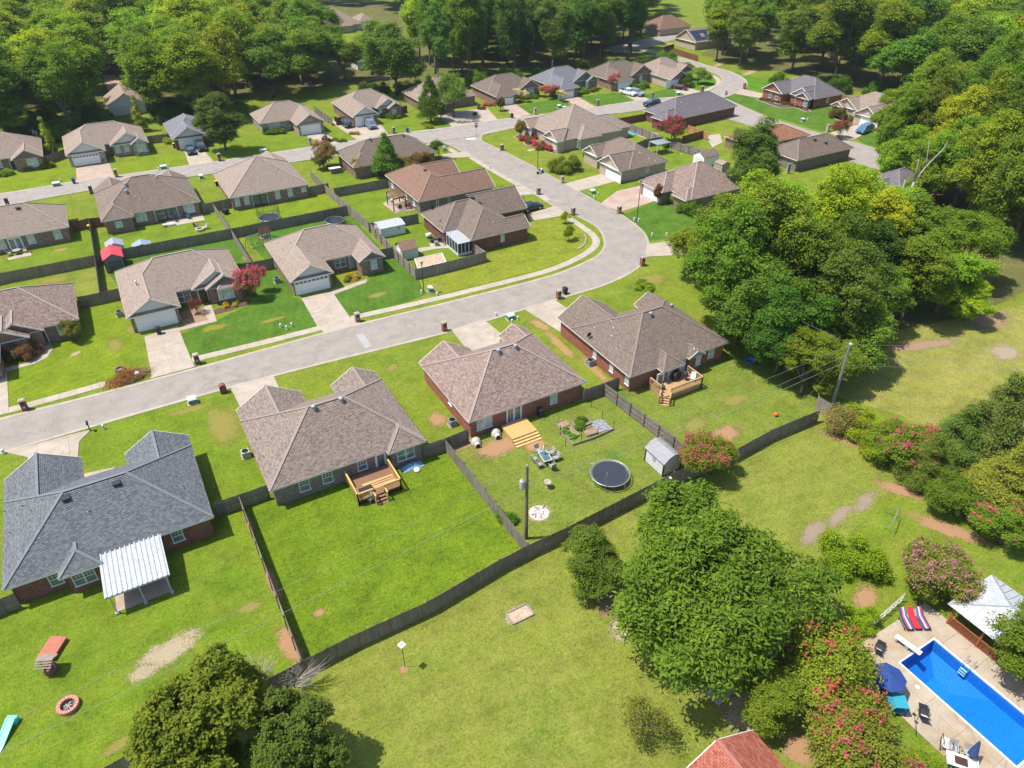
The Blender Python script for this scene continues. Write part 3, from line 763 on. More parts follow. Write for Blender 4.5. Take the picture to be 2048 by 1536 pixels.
drive([(976, 385), (1005, 376), (1047, 371), (1077, 388), (1040, 391)], 'concrete', 3, 3)
drive([(884, 309), (934, 303), (946, 314), (884, 317)], 'concrete', 3, 3)
drive([(434, 643), (423, 610), (408, 613), (416, 641), (355, 657), (357, 663)], 'concrete', 2, 2, 'garden_path')
drive([(664, 582), (736, 558), (732, 566), (666, 590)], 'concrete', 2, 2, 'garden_path')
drive([(14, 743), (70, 728), (95, 715), (106, 698), (98, 680), (88, 690), (79, 709), (53, 727), (0, 738)], 'concrete', 2, 2, 'garden_path')
drive([(1055, 300), (1096, 295), (1060, 303), (1055, 303)], 'kerb', 2, 2, 'garden_path')
drive([(158, 950), (230, 935), (232, 945), (162, 975)], 'concrete', 2, 2, 'garden_path')
drive([(836, 497), (870, 492), (905, 492), (906, 496), (870, 498), (838, 505)], 'kerb', 2, 2, 'garden_path')
drive([(858, 488), (895, 470), (900, 490), (862, 494)], 'kerb', 2, 2, 'patio')
drive([(765, 407), (793, 393), (840, 418), (790, 427)], 'concrete_pink', 2, 2, 'patio')
drive([(15, 517), (60, 503), (64, 511), (18, 521)], 'concrete', 2, 2, 'patio')
drive([(1240, 257), (1262, 252), (1318, 268), (1290, 277), (1262, 266)], 'concrete', 3, 3, 'patio')
drive([(1410, 272), (1440, 268), (1445, 285), (1425, 295)], 'kerb', 2, 2, 'patio')
# mulch beds with a pale edging
def bed(pxs, mat='mulch', edge=True):
 p = smooth_line(gpts(pxs + pxs[:1]), .7)
 root = MB().sheet(p[:-1], .03).build('planting_bed', mat); root['kind'] = 'structure'
 if edge:
  k = MB(); ribbon(k, p, -.1, .1, 0, .09); k.build('edging', 'kerb', root)
bed([(1027, 275), (1045, 268), (1060, 275), (1085, 288), (1102, 298), (1120, 303), (1112, 308), (1090, 302), (1078, 293), (1052, 291), (1045, 281)])
bed([(1512, 199), (1530, 197), (1555, 208), (1575, 206), (1600, 214), (1622, 222), (1612, 224), (1590, 216), (1560, 216)])
bed([(1662, 232), (1690, 236), (1715, 246), (1700, 250), (1690, 244), (1670, 238)])
bed([(360, 625), (408, 614), (415, 640), (372, 652)], 'soil', False)
bed([(690, 552), (716, 545), (722, 558), (690, 566)], 'mulch', False)
bed([(424, 622), (468, 606), (505, 600), (500, 608), (428, 630)], 'mulch', False)
# ================================================================ HOUSES
EAVE, PITCHR, OV = 2.55, .60, .42
def clip_plane(poly, d, lo, hi):      # keep lo <= d(p) <= hi  (p: (x,y,z))
 for val, ge in ((lo, True), (hi, False)):
  out = []; n = len(poly)
  if n < 3: return []
  for i in range(n):
   p, q = poly[i], poly[(i + 1) % n]
   a = (d(p) - val) * (1 if ge else -1); b = (d(q) - val) * (1 if ge else -1)
   if a >= 0: out.append(p)
   if (a >= 0) != (b >= 0):
    t = a / (a - b); out.append(tuple(p[k] + (q[k] - p[k]) * t for k in range(3)))
  poly = out
 return poly
def course_plane(mb, poly, edir, course=.165, lift=.022):
 # one roof plane laid as overlapping courses, each with a raised butt edge
 P = [Vector(p) for p in poly]
 e = Vector(edir).normalized()
 n = None
 for i in range(1, len(P) - 1):
  c = (P[i] - P[0]).cross(P[i + 1] - P[0])
  if c.length > 1e-4: n = c.normalized(); break
 if n is None: return
 if n.z < 0: n = -n; P = P[::-1]
 s = n.cross(e).normalized()
 if s.z < 0: s = -s
 o = min(P, key=lambda p: p.dot(s)); base = o.dot(s)
 top = max(p.dot(s) for p in P)
 pts = [tuple(p) for p in P]
 def d(p): return p[0] * s.x + p[1] * s.y + p[2] * s.z - base
 k = 0
 N_ = max(1, int(round((top - base) / course))); h = (top - base) / N_
 while k < N_:
  lo, hi = k * h, (k + 1) * h
  q = clip_plane(pts, d, lo, hi)
  if len(q) >= 3:
   w_ = []; uv = []
   for p in q:
    dd = d(p); f = (hi - dd) / h
    v = Vector(p) + n * (lift * max(0, min(1, f)) + .004)
    w_.append(tuple(v)); uv.append((Vector(p).dot(e), dd * course / h + .0005))
   mb.poly(w_, uv)
   low_ = sorted([i for i, p in enumerate(q) if abs(d(p) - lo) < 1e-4], key=lambda i: Vector(q[i]).dot(e))
   if len(low_) >= 2:
    a, b = Vector(q[low_[0]]), Vector(q[low_[-1]])
    mb.poly([tuple(a), tuple(b), tuple(b + n * (lift + .004)), tuple(a + n * (lift + .004))], [(0, lo), (1, lo), (1, lo + .01), (0, lo + .01)])
  k += 1
class House:
 def __init__(s, name, label, main, roof, brick, rz=0.0, group=None, pitch=PITCHR, eave=EAVE, axis=None, ends='hh', gable='siding', cat='house', trim='trim', ridge=True):
  u0, u1, v0, v1 = main
  s.c = ((u0 + u1) / 2, (v0 + v1) / 2); s.rz = rz
  s.root = thing(name, label, cat, (s.c[0], s.c[1], 0), rz, group)
  s.h = ((u1 - u0) / 2, (v1 - v0) / 2); s.roof_m, s.brick, s.p, s.eave, s.trim, s.gable_m = roof, brick, pitch, eave, trim, gable
  s.rb, s.wb, s.gb, s.cap, s.fa, s.sk = MB(), MB(), MB(), MB(), MB(), MB()
  s.wings = []; s.main(axis, ends)
 def L(s, u, v):                      # street grid -> local
  du, dv = u - s.c[0], v - s.c[1]; c, n = math.cos(-s.rz), math.sin(-s.rz)
  return (du * c - dv * n, du * n + dv * c)
 def W(s, x, y):
  c, n = math.cos(s.rz), math.sin(s.rz)
  return (s.c[0] + x * c - y * n, s.c[1] + x * n + y * c)
 def capline(s, a, b):
  s.cap.bar(a + Vector((0, 0, .03)), b + Vector((0, 0, .03)), .26, .05)
 def main(s, axis, ends):
  a, b = s.h; e, p = s.eave, s.p
  ax = axis or ('x' if a >= b else 'y')
  T = (lambda x, y, z: Vector((x, y, z))) if ax == 'x' else (lambda x, y, z: Vector((y, x, z)))
  A_, B_ = (a, b) if ax == 'x' else (b, a)          # A along the ridge, B across
  rzz = e + p * B_
  l = -A_ + (B_ if ends[0] == 'h' else 0); r = A_ - (B_ if ends[1] == 'h' else 0)
  if l > r: l = r = 0
  Rl, Rr = T(l, 0, rzz), T(r, 0, rzz)
  ex = T(1, 0, 0); ey = T(0, 1, 0)
  for sg in (-1, 1):
   course_plane(s.rb, [T(-A_, sg * B_, e), T(A_, sg * B_, e), Rr, Rl], ex)
  for sg, k, q in ((-1, ends[0], Rl), (1, ends[1], Rr)):
   if k == 'h':
    course_plane(s.rb, [T(sg * A_, -B_, e), T(sg * A_, B_, e), q], ey)
    s.capline(T(sg * A_, -B_, e), q); s.capline(T(sg * A_, B_, e), q)
   else:
    x = sg * (A_ - OV)
    s.extra(s.gable_m).poly([T(x, -B_ + OV, e - .05), T(x, B_ - OV, e - .05), T(x, B_ - OV, e + p * OV - .03), T(x, 0, rzz - .03), T(x, -B_ + OV, e + p * OV - .03)])
    for g_ in (-1, 1):
     s.fa.bar(T(sg * (A_ - .02), g_ * B_, e - .06), T(sg * (A_ - .02), 0, rzz - .06), .05, .17)
  if (Rr - Rl).length > .1: s.capline(Rl, Rr)
  s.wb.box(-a + OV, -b + OV, 0, a - OV, b - OV, e - .07)
  s.fa.box(-a + .02, -b + .02, e - .065, a - .02, b - .02, e - .055)        # soffit
  for q in ((-a, -b, a, -b + .05), (-a, b - .05, a, b), (-a, -b + .05, -a + .05, b - .05), (a - .05, -b + .05, a, b - .05)):
   s.fa.box(q[0], q[1], e - .17, q[2], q[3], e - .004)
  s.a, s.b, s.ax = a, b, ax
 def wing(s, d, a0, a1, end, kind='gable', base=None, mat=None, skirt=False, eave=None, walls=True, pitch=None, inn=None):
  # d: side the wing faces; a0..a1 along that side and end outwards, in street-grid metres relative to the unrotated plan
  e = eave or s.eave; p = pitch or s.p
  cu, cv = s.c
  if d in 'NS':
   lo, hi = a0 - cu, a1 - cu; b_ = (s.b if d == 'N' else -s.b) if base is None else base - cv; en = end - cv
   sg = 1 if d == 'N' else -1; T = lambda q, t, z: Vector((q, t, z)); wl = OV
  else:
   lo, hi = a0 - cv, a1 - cv; b_ = (s.a if d == 'E' else -s.a) if base is None else base - cu; en = end - cu
   sg = 1 if d == 'E' else -1; T = lambda q, t, z: Vector((t, q, z))
  w_ = hi - lo; mid = (lo + hi) / 2; rz_ = e + p * w_ / 2
  iv = b_ - sg * (w_ / 2 if inn is None else inn)
  if inn is not None: pass
  along, acr = T(0, 1, 0), T(1, 0, 0)
  if kind == 'hip':
   hx = en - sg * min(w_ / 2, abs(en - b_) + w_ / 2 - .05)
   apex = T(mid, hx, rz_)
   course_plane(s.rb, [T(lo, en, e), T(hi, en, e), apex], acr)
   s.capline(T(lo, en, e), apex); s.capline(T(hi, en, e), apex)
  else:
   hx = en; apex = T(mid, en, rz_)
  inner = T(mid, iv, rz_)
  for q in (lo, hi):
   course_plane(s.rb, [T(q, en, e), T(q, b_, e), inner, apex], along)
  if (apex - inner).length > .15: s.capline(inner, apex)
  wlo, whi, wen, wb_ = lo + OV, hi - OV, en - sg * OV, b_ - sg * OV
  if walls:
   c0, c1 = T(wlo, min(wen, wb_), 0), T(whi, max(wen, wb_), e - .07)
   s.wb.box(c0.x, c0.y, 0, c1.x, c1.y, e - .07)
  t0, t1 = min(en, b_), max(en, b_)
  q0, q1 = T(lo + .02, t0 + .02, 0), T(hi - .02, t1 - .02, 0)
  s.fa.box(q0.x, q0.y, e - .078, q1.x, q1.y, e - .068)
  for q in (lo, hi - .05):
   f0, f1 = T(q, t0, 0), T(q + .05, t1 - .06 if sg > 0 else t1, 0)
   s.fa.box(f0.x, f0.y, e - .172, f1.x, f1.y, e - .006)
  if kind == 'hip' or skirt:
   f0, f1 = T(lo + .05, en - sg * .05, 0), T(hi - .05, en, 0); s.fa.box(f0.x, f0.y, e - .17, f1.x, f1.y, e - .004)
  if kind == 'gable':
   tgt = s.extra(mat or s.gable_m)
   tgt.poly([T(wlo, wen, e - .07), T(whi, wen, e - .07), T(whi, wen, e + p * OV - .03), T(mid, wen, rz_ - .03), T(wlo, wen, e + p * OV - .03)])
   for q, sgn in ((lo, 1), (hi, -1)):
    s.fa.bar(T(q, en - sg * .02, e - .07), T(mid, en - sg * .02, rz_ - .07), .05, .18)
   if skirt:
    course_plane(s.rb, [T(lo + .1, en, e), T(hi - .1, en, e), T(hi - .55, wen + sg * .01, e + .27), T(lo + .55, wen + sg * .01, e + .27)], acr)
  s.wings.append((d, lo, hi, en, b_))
 def extra(s, mat):
  if not hasattr(s, 'ex'): s.ex = []
  s.ex.append((mat, MB())); return s.ex[-1][1]
 def done(s):
  s.wall = s.wb.build('wall', s.brick, s.root)
  s.roof = s.rb.build('roof', s.roof_m, s.root)
  if s.cap.f: s.cap.build('ridge_cap', M['cap_' + s.roof_m.name], s.roof)
  s.fa.build('fascia', s.trim, s.root)
  for m, b_ in getattr(s, 'ex', []): b_.build('gable', m, s.root)
  return s
 # ---- fittings, placed where the photo's pixel meets the named wall
 def place(s, d, u, v):
  x, y = s.L(u, v); return x, y, {'S': 0, 'N': math.pi, 'E': math.pi / 2, 'W': -math.pi / 2}[d]
 def wallpos(s, d, px, plane):
  if s.rz == 0:
   if d in 'NS': u, z = on_v(px[0], px[1], plane); return u, plane, z
   v, z = on_u(px[0], px[1], plane); return plane, v, z
  # turned house: intersect with the turned wall plane (plane is local)
  r = Vector(ray(*px)); n = Vector((0, 1, 0)) if d in 'NS' else Vector((1, 0, 0))
  n.rotate(Matrix.Rotation(s.rz, 3, 'Z')); c0 = Vector((s.c[0], s.c[1], 0)) + n * plane
  t = (c0 - Vector((0, 0, CAM_H))).dot(n) / r.dot(n); q = Vector((0, 0, CAM_H)) + r * t
  return q.x, q.y, q.z
 def fit(s, d, px, plane, name, me, subs, zc=None, color=None):
  u, v, z = s.wallpos(d, px, plane)
  x, y, a = s.place(d, u, v)
  o = put(name, me, s.root, color, None, (x, y, z if zc is None else zc), a)
  for n_, m_ in subs: put(n_, m_, o)
  return o
 def window(s, d, px, plane, w_=1.0, h_=1.4, zc=1.45, double=False, arch=False, blind=True, trim='white'):
  f, g = window_mesh(w_, h_, double, arch, blind, trim)
  return s.fit(d, px, plane, 'window', f, [('pane', g)], zc)
 def garage(s, d, px, plane, w_=4.9, h_=2.1, lites=True):
  f, p, g = garage_mesh(w_, h_, lites)
  o = s.fit(d, px, plane, 'garage_door', f, [('door_panel', p)] + ([('pane', g)] if lites else []), h_ / 2 + .02)
  return o
 def door(s, d, px, plane, w_=.95, h_=2.05, color=(.06, .03, .02), glass=False, double=False):
  f, l, g = door_mesh(w_, h_, glass, double)
  o = s.fit(d, px, plane, 'door', f, [], h_ / 2 + .03)
  q = put('door_leaf', l, o, color)
  if glass: put('pane', g, o)
  return o
 def zroof(s, x, y):                     # height of the main roof above a local point
  dx, dy = s.a - abs(x), s.b - abs(y)
  return s.eave + s.p * max(0, min(dx, dy))
 def onroof(s, px):
  r = ray(*px); best = None
  for i in range(4000):                # march down the ray until it goes under a roof volume
   z = s.eave + s.p * 9 - i * .003
   if z < s.eave: break
   t = (z - CAM_H) / r[2]; x, y = s.L(r[0] * t, r[1] * t)
   zz = s.zroof(x, y) if abs(x) < s.a and abs(y) < s.b else 0
   for d, lo, hi, en, b_ in s.wings:
    q, tt = (x, y) if d in 'NS' else (y, x)
    iv = b_ - (1 if en > b_ else -1) * (hi - lo) / 2
    if lo < q < hi and min(en, iv) < tt < max(en, iv): zz = max(zz, s.eave + s.p * min(q - lo, hi - q))
   if zz >= z: return x, y, zz
  return None
 def vent(s, px, kind='pipe'):
  q = s.onroof(px)
  if not q: return
  me, mat_name = vent_mesh(kind)
  o = put({'pipe': 'vent_pipe', 'turbine': 'roof_vent', 'box': 'roof_vent', 'flue': 'flue_pipe', 'dish': 'satellite_dish'}[kind], me, s.root, None, None, q)
  return o
_mc = {}
def window_mesh(w_, h_, double, arch, blind, trim):
 k = ('w', w_, h_, double, arch, blind, trim)
 if k in _mc: return _mc[k]
 f = MB(); a, b, t = w_ / 2, h_ / 2, .07
 f.box(-a, -.06, -b, -a + t, .01, b); f.box(a - t, -.06, -b, a, .01, b)
 f.box(-a + t, -.06, b - t, a - t, .01, b); f.box(-a - .05, -.11, -b - .06, a + .05, .01, -b + .03)
 f.box(-a + t, -.045, -.03, a - t, -.012, .03)
 if double: f.box(-.05, -.055, -b + .03, .05, -.01, b - t)
 n = 2 if double else 1
 for i in range(n):
  x0 = -a + t if i == 0 else .05; x1 = a - t if (i == n - 1) else -.05
  for j in (1, 2):
   x = x0 + (x1 - x0) * j / 3; f.box(x - .012, -.034, .03, x + .012, -.014, b - t)
  f.box(x0, -.033, b * .5 - .012, x1, -.015, b * .5 + .012)
 if arch:
  pts = [(-a * math.cos(i * math.pi / 10), b + a * math.sin(i * math.pi / 10)) for i in range(11)]
  for p, q in zip(pts, pts[1:]): f.bar((p[0], -.025, p[1]), (q[0], -.025, q[1]), .07, .07, (0, 1, 0))
 g = MB(); g.box(-a + .03, -.022, -b + .02, a - .03, .004, b - .02)
 if arch: g.profile([(p[0] * .95, p[1]) for p in pts][::-1], -.02, .004)
 _mc[k] = (f.mesh('window', trim), g.mesh('pane', 'blind' if blind else 'glass'))
 return _mc[k]
def garage_mesh(w_, h_, lites):
 k = ('g', w_, h_, lites)
 if k in _mc: return _mc[k]
 f = MB(); a, b = w_ / 2, h_ / 2
 f.box(-a - .12, -.05, -b, -a, .02, b + .12); f.box(a, -.05, -b, a + .12, .02, b + .12); f.box(-a, -.05, b, a, .02, b + .12)
 p = MB(); g = MB(); nx = 8 if w_ > 3.5 else 4; rows = 4
 for r in range(rows):
  z0 = -b + h_ * r / rows; z1 = -b + h_ * (r + 1) / rows - .015
  p.box(-a, -.012, z0, a, .02, z1)
  for c in range(nx):
   x0 = -a + w_ * c / nx + .06; x1 = -a + w_ * (c + 1) / nx - .06
   if lites and r == rows - 1: g.box(x0, -.03, z0 + .12, x1, -.008, z1 - .1)
   else: p.box(x0, -.028, z0 + .08, x1, -.010, z1 - .07)
 _mc[k] = (f.mesh('garage_door', 'trim'), p.mesh('door_panel', 'garage'), g.mesh('pane', 'glass') if lites else None)
 return _mc[k]
def door_mesh(w_, h_, glass, double):
 k = ('d', w_, h_, glass, double)
 if k in _mc: return _mc[k]
 f = MB(); a, b = w_ / 2, h_ / 2
 f.box(-a - .1, -.06, -b, -a, .01, b + .1); f.box(a, -.06, -b, a + .1, .01, b + .1); f.box(-a, -.06, b, a, .01, b + .1)
 l = MB(); g = MB()
 for x0, x1 in (((-a, -.02), (.02, a)) if double else ((-a, a),)):
  l.box(x0, -.03, -b, x1, .0, b); m = (x0 + x1) / 2
  if glass: g.box(x0 + .13, -.042, -b + .28, x1 - .13, -.028, b - .15)
  else:
   for z0, z1 in ((-b + .15, -.1), (.05, b - .15)): l.box(x0 + .12, -.042, z0, x1 - .12, -.026, z1)
  if glass and double:
   for j in range(1, 5):
    z = -b + .28 + (h_ - .43) * j / 5; l.box(x0 + .13, -.05, z - .012, x1 - .13, -.04, z + .012)
   l.box(m - .012, -.05, -b + .28, m + .012, -.04, b - .15)
  l.tube([(x1 - .08, -.03, 0), (x1 - .08, -.09, 0)], .025, 6)
 _mc[k] = (f.mesh('door', 'white'), l.mesh('door_leaf', 'tint'), g.mesh('pane', 'glass') if glass else None)
 return _mc[k]
def vent_mesh(kind):
 if kind in _mc: return _mc[kind], None
 m = MB()
 if kind == 'pipe':
  m.tube([(0, 0, -.1), (0, 0, .38)], .05, 8); m.lathe([(.14, -.06), (.10, .06), (.05, .1)], 8); me = m.mesh('vent_pipe', 'grey_metal')
 elif kind == 'darkpipe': pass
 elif kind == 'flue':
  m.tube([(0, 0, -.1), (0, 0, .65)], .08, 8); m.lathe([(.16, .65), (.16, .72), (.03, .82)], 8); me = m.mesh('flue_pipe', 'grey_metal')
 elif kind == 'turbine':
  m.lathe([(.20, -.15), (.17, .22)], 12); prof = [(.17, .24), (.25, .34), (.26, .44), (.2, .54), (.05, .59)]
  m.lathe(prof, 12)
  for j in range(10):
   t = j * 2 * math.pi / 10; x, y = math.cos(t), math.sin(t)
   m.bar((x * .19, y * .19, .25), (x * .275, y * .275, .40), .03, .03); m.bar((x * .275, y * .275, .40), (x * .2, y * .2, .55), .03, .03)
  me = m.mesh('roof_vent', 'grey_metal')
 elif kind == 'box':
  m.box(-.28, -.28, -.15, .28, .28, .10); m.box(-.34, -.34, .12, .34, .34, .18); m.box(-.22, -.22, .08, .22, .22, .13); me = m.mesh('roof_vent', 'dark')
 else:
  m.tube([(0, 0, -.1), (0, 0, .45), (-.05, -.15, .6)], .03, 6)
  n = 12; i0 = len(m.v)
  m.v.append((-.06, -.22, .62))
  for j in range(n):
   t = j * 2 * math.pi / n; m.v.append((.33 * math.cos(t), -.32 - .10 * math.sin(t), .62 + .36 * math.sin(t)))
  for j in range(n): m.f.append((i0, i0 + 1 + j, i0 + 1 + (j + 1) % n))
  m.tube([(0, -.28, .36), (0, -.65, .55)], .02, 6); m.box(-.05, -.72, .5, .05, -.6, .6); me = m.mesh('satellite_dish', 'dark')
 _mc[kind] = me
 return me, None
# ---------------------------------------------------------------- the houses
GH = 'brick houses along the streets'
def house(name, label, main, roof, brick, wings=(), **k):
 h = House(name, label, main, M[roof], M[brick], group=GH, gable=k.pop('gable', 'siding'), **k)
 for w_ in wings: h.wing(*w_[:4], **(w_[4] if len(w_) > 4 else {}))
 return h.done()
HIP = dict(kind='hip'); SK = dict(skirt=True)
# near row, seen from the back yards
h1 = house('brick_house', 'brick house with charcoal shingle roof and white metal patio cover behind it', (-17.7, -1.1, 53.0, 64.55), 'roof_grey', 'brick_dark',
 [('N', -7.2, -1.1, 66.4), ('N', -17.7, -11.0, 68.0), ('S', -13.7, -10.35, 52.0, HIP)], gable='brick_dark')
for px, d in (((355, 1072), False),): h1.window('S', px, 53.42, 1.0, 1.35, blind=False)
h1.window('S', (113, 1161), 53.42, 1.0, 1.35, blind=False); h1.window('S', (172, 1160), 52.42, 1.75, 1.4, double=True, blind=False)
for px in ((45, 1015), (10, 1025), (20, 1068), (62, 1024)): h1.vent(px, 'pipe')
for px in ((132, 997), (233, 967)): h1.vent(px, 'box')
for px in ((365, 975), (176, 1023)): h1.vent(px, 'pipe')
h2 = house('brick_house', 'grey brick house with taupe shingle roof above the brown railed deck', (4.15, 20.1, 53.8, 66.0), 'roof_taupe', 'brick_grey',
 [('N', 4.15, 11.3, 68.2), ('N', 14.6, 20.1, 67.6), ('S', 15.9, 20.1, 53.2, HIP)], gable='brick_grey')
for px in ((609, 971), (655, 954)): h2.window('S', px, 54.22, 1.05, 1.4, blind=False)
h2.window('S', (724, 928), 54.22, 1.0, 1.25, blind=False); h2.window('S', (811, 904), 53.62, 1.9, 1.4, double=True, blind=False)
h2.door('S', (761, 916), 54.22, 1.0, 2.05, (.75, .76, .76), glass=True)
for px in ((628, 819), (683, 803)): h2.vent(px, 'turbine')
for px in ((563, 834), (520, 878), (512, 881), (526, 915), (740, 884), (805, 826)): h2.vent(px, 'pipe')
h3 = house('brick_house', 'red brick house with mottled red-brown roof and yellow wooden deck', (25.25, 40.5, 53.75, 66.1), 'roof_redmix', 'brick_red',
 [('N', 25.25, 32.0, 67.0), ('N', 36.5, 40.5, 67.6)], gable='brick_red')
h3.window('S', (969, 851), 54.17, 1.9, 1.6, double=True); h3.door('S', (1028, 832), 54.17, 1.8, 2.1, (.78, .78, .77), glass=True, double=True)
h3.window('S', (1107, 801), 54.17, .95, 1.5); h3.window('W', (901, 811), 25.67, .9, 1.0, zc=1.7)
for px in ((997, 706), (1031, 697)): h3.vent(px, 'turbine')
for px in ((905, 766), (902, 782), (1066, 682), (1080, 693), (1125, 720)): h3.vent(px, 'pipe')
h4 = house('brick_house', 'red brick house with brown roof and bay window above an L shaped deck', (45.4, 60.9, 52.0, 64.5), 'roof_brown', 'brick_red',
 [('N', 45.4, 53.1, 67.8), ('N', 56.4, 60.9, 65.6), ('S', 49.4, 52.8, 50.9, HIP), ('S', 54.0, 56.6, 51.5)], gable='siding')
for px in ((1223, 738), (1254, 763), (1190, 709)): h4.window('W', px, 45.82, .75, 1.35)
h4.window('S', (1340, 752), 51.32, .8, 1.5); h4.door('S', (1321, 753), 51.32, .9, 2.0, (.72, .75, .76), glass=True)
h4.door('S', (1363, 738), 52.42, .9, 2.0, (.75, .75, .74)); h4.window('S', (1421, 710), 52.42, 1.0, 1.4); h4.window('S', (1396, 722), 51.92, .8, 1.3)
for px in ((1301, 632), (1343, 615)): h4.vent(px, 'turbine')
for px in ((1223, 642), (1228, 655), (1233, 697), (1389, 697), (1190, 655), (1224, 671)): h4.vent(px, 'pipe')
h4.vent((1175, 675), 'dish')
# terracotta roof corner at the bottom edge of the field
h5 = house('brick_house', 'house corner with terracotta red shingle roof at the pool garden', (19.5, 27.0, 4.5, 14.2), 'roof_terracotta', 'brick_tan', axis='y', ends='gg', gable='brick_tan')
# middle row, fronts towards us
m1 = house('brick_house', 'red brick house with mottled pink roof behind a dark overgrown shrub', (-27.0, -9.5, 98.6, 110.3), 'roof_redmix', 'brick_brown',
 [('S', -19.6, -13.6, 97.7), ('S', -20.4, -15.2, 96.6), ('S', -29.0, -18.4, 92.0, HIP)], gable='brick_brown')
m1.window('S', (126, 659), 99.02, 1.25, 1.5); m1.door('S', (79, 662), 99.02, 1.0, 2.1, (.12, .06, .04))
m2 = house('brick_house', 'brick house with light taupe roof and white double garage by the pink crape myrtle', (-4.1, 12.1, 100.2, 111.2), 'roof_tan', 'brick_brown',
 [('S', -4.1, 2.75, 95.5, SK), ('S', 4.8, 12.1, 99.6, SK), ('S', 6.5, 12.1, 98.6, dict(mat='brick_brown')), ('S', 8.0, 11.5, 98.0, HIP)])
m2.garage('S', (313, 640), 95.92, 4.9, 2.15, False); m2.window('S', (367, 592), 100.62, 1.9, 1.7, double=True, blind=False)
m2.door('S', (406, 588), 100.02, 1.1, 2.1, (.05, .03, .02)); m2.window('S', (458, 589), 98.42, 1.5, 1.5, double=True); m2.window('S', (441, 592), 98.42, .6, 1.5)
for px in ((274, 571), (278, 535), (256, 552), (431, 520)): m2.vent(px, 'flue' if px[0] == 274 else 'pipe')
m3 = house('brick_house', 'brown brick house with stone gable and white garage door with small lites', (17.5, 32.6, 99.6, 110.4), 'roof_tan', 'brick_brown',
 [('S', 17.5, 24.0, 95.1, SK), ('S', 28.3, 32.6, 96.4, dict(mat='brick_brown'))])
m3.garage('S', (625, 571), 95.52, 4.9, 2.15, True); m3.window('S', (682, 536), 100.02, 1.7, 1.5, double=True, blind=False)
m3.door('S', (706, 528), 100.02, 1.0, 2.05, (.35, .36, .36)); m3.window('S', (748, 530), 96.82, 1.0, 1.5)
for px in ((582, 488), (566, 502), (560, 521), (600, 517)): m3.vent(px, 'pipe')
m4 = house('brick_house', 'brick house with brown roof at the street bend with screened porch', (46.6, 56.0, 95.2, 109.5), 'roof_brown', 'brick_dark',
 [('W', 100.3, 109.5, 44.1, HIP), ('E', 95.2, 99.8, 57.8), ('E', 102.6, 111.3, 61.5, dict(base=56.0))], gable='brick_dark')
m4.window('S', (1005, 471), 95.62, .7, 1.2)
for px in ((944, 396), (959, 407)): m4.vent(px, 'box')
for px in ((987, 445), (903, 451)): m4.vent(px, 'pipe')
m4.vent((866, 445), 'dish')
# the row behind, backs towards us
b1 = house('brick_house', 'brick house with taupe roof and white french door onto a small patio', (-27.0, -9.0, 133.1, 144.2), 'roof_tan', 'brick_brown')
b1.door('S', (32, 488), 133.52, 1.8, 2.1, (.75, .75, .74), glass=True, double=True)
for px in ((63, 480), (116, 471)): b1.window('S', px, 133.52, 1.1, 1.5)
b1.window('S', (4, 490), 133.52, 1.1, 1.5); b1.vent((36, 417), 'box'); b1.vent((20, 405), 'box')
b2 = house('brick_house', 'brick house with dark streaked roof and furnished covered patio', (-4.2, 12.1, 134.2, 147.6), 'roof_streaked', 'brick_brown',
 [('S', -4.2, .95, 132.7, HIP), ('N', -4.2, 2.2, 150.0), ('N', 6.2, 12.1, 149.5)], gable='brick_brown')
b2.window('S', (282, 433), 134.62, 1.8, 1.5, double=True); b2.window('S', (378, 416), 134.62, 1.8, 1.5, double=True); b2.window('S', (237, 446), 133.12, 1.1, 1.1)
b2.door('S', (333, 427), 134.62, 3.6, 2.1, (.05, .04, .04), glass=True, double=True)  # dark wide door stands in for a recessed patio, its shade in the colour
for px in ((252, 372), (253, 386), (315, 357)): b2.vent(px, 'turbine')
for px in ((199, 394), (270, 392), (280, 398)): b2.vent(px, 'pipe')
b3 = house('brick_house', 'brick house with taupe roof and dark covered porch facing the trampoline', (16.9, 31.6, 133.1, 147.8), 'roof_tan', 'brick_brown', [('N', 24.8, 31.6, 150.5)], gable='brick_brown')
for px in ((474, 402), (493, 399), (555, 388), (580, 384)): b3.window('S', px, 133.52, .9, 1.5)
b3.window('S', (607, 377), 133.52, .9, .9, zc=1.6); b3.door('S', (520, 396), 133.52, 2.6, 2.1, (.04, .03, .03), glass=True, double=True)  # covered porch recess built as a dark door, shade put into its colour
for px in ((467, 338), (534, 360), (577, 338), (551, 348)): b3.vent(px, 'pipe')
b4 = house('brick_house', 'long brown roofed brick house behind the pyramid shaped tree', (42.0, 60.7, 138.8, 149.2), 'roof_brown', 'brick_brown', [('S', 42.0, 47.5, 137.9, HIP)])
for px in ((740, 281), (772, 277), (805, 272)): b4.vent(px, 'turbine')
for px in ((820, 281), (804, 307), (822, 306)): b4.vent(px, 'pipe')
b5 = house('brick_house', 'house with rust brown roof beside the dark wooden pergola', (45.9, 55.5, 114.5, 130.9), 'roof_rust', 'brick_grey',
 [('E', 114.5, 122.4, 61.6), ('E', 124.6, 130.9, 59.2)], gable='brick_grey')
for px in ((785, 370), (812, 388), (828, 399)): b5.window('W', px, 46.32, 1.0, 1.4)
for px in ((835, 328), (851, 341)): b5.vent(px, 'box')
for px in ((883, 357), (877, 380), (905, 351)): b5.vent(px, 'pipe')
for px in ((875, 408), (898, 404)): b5.window('S', px, 114.92, .5, 1.3, blind=False)
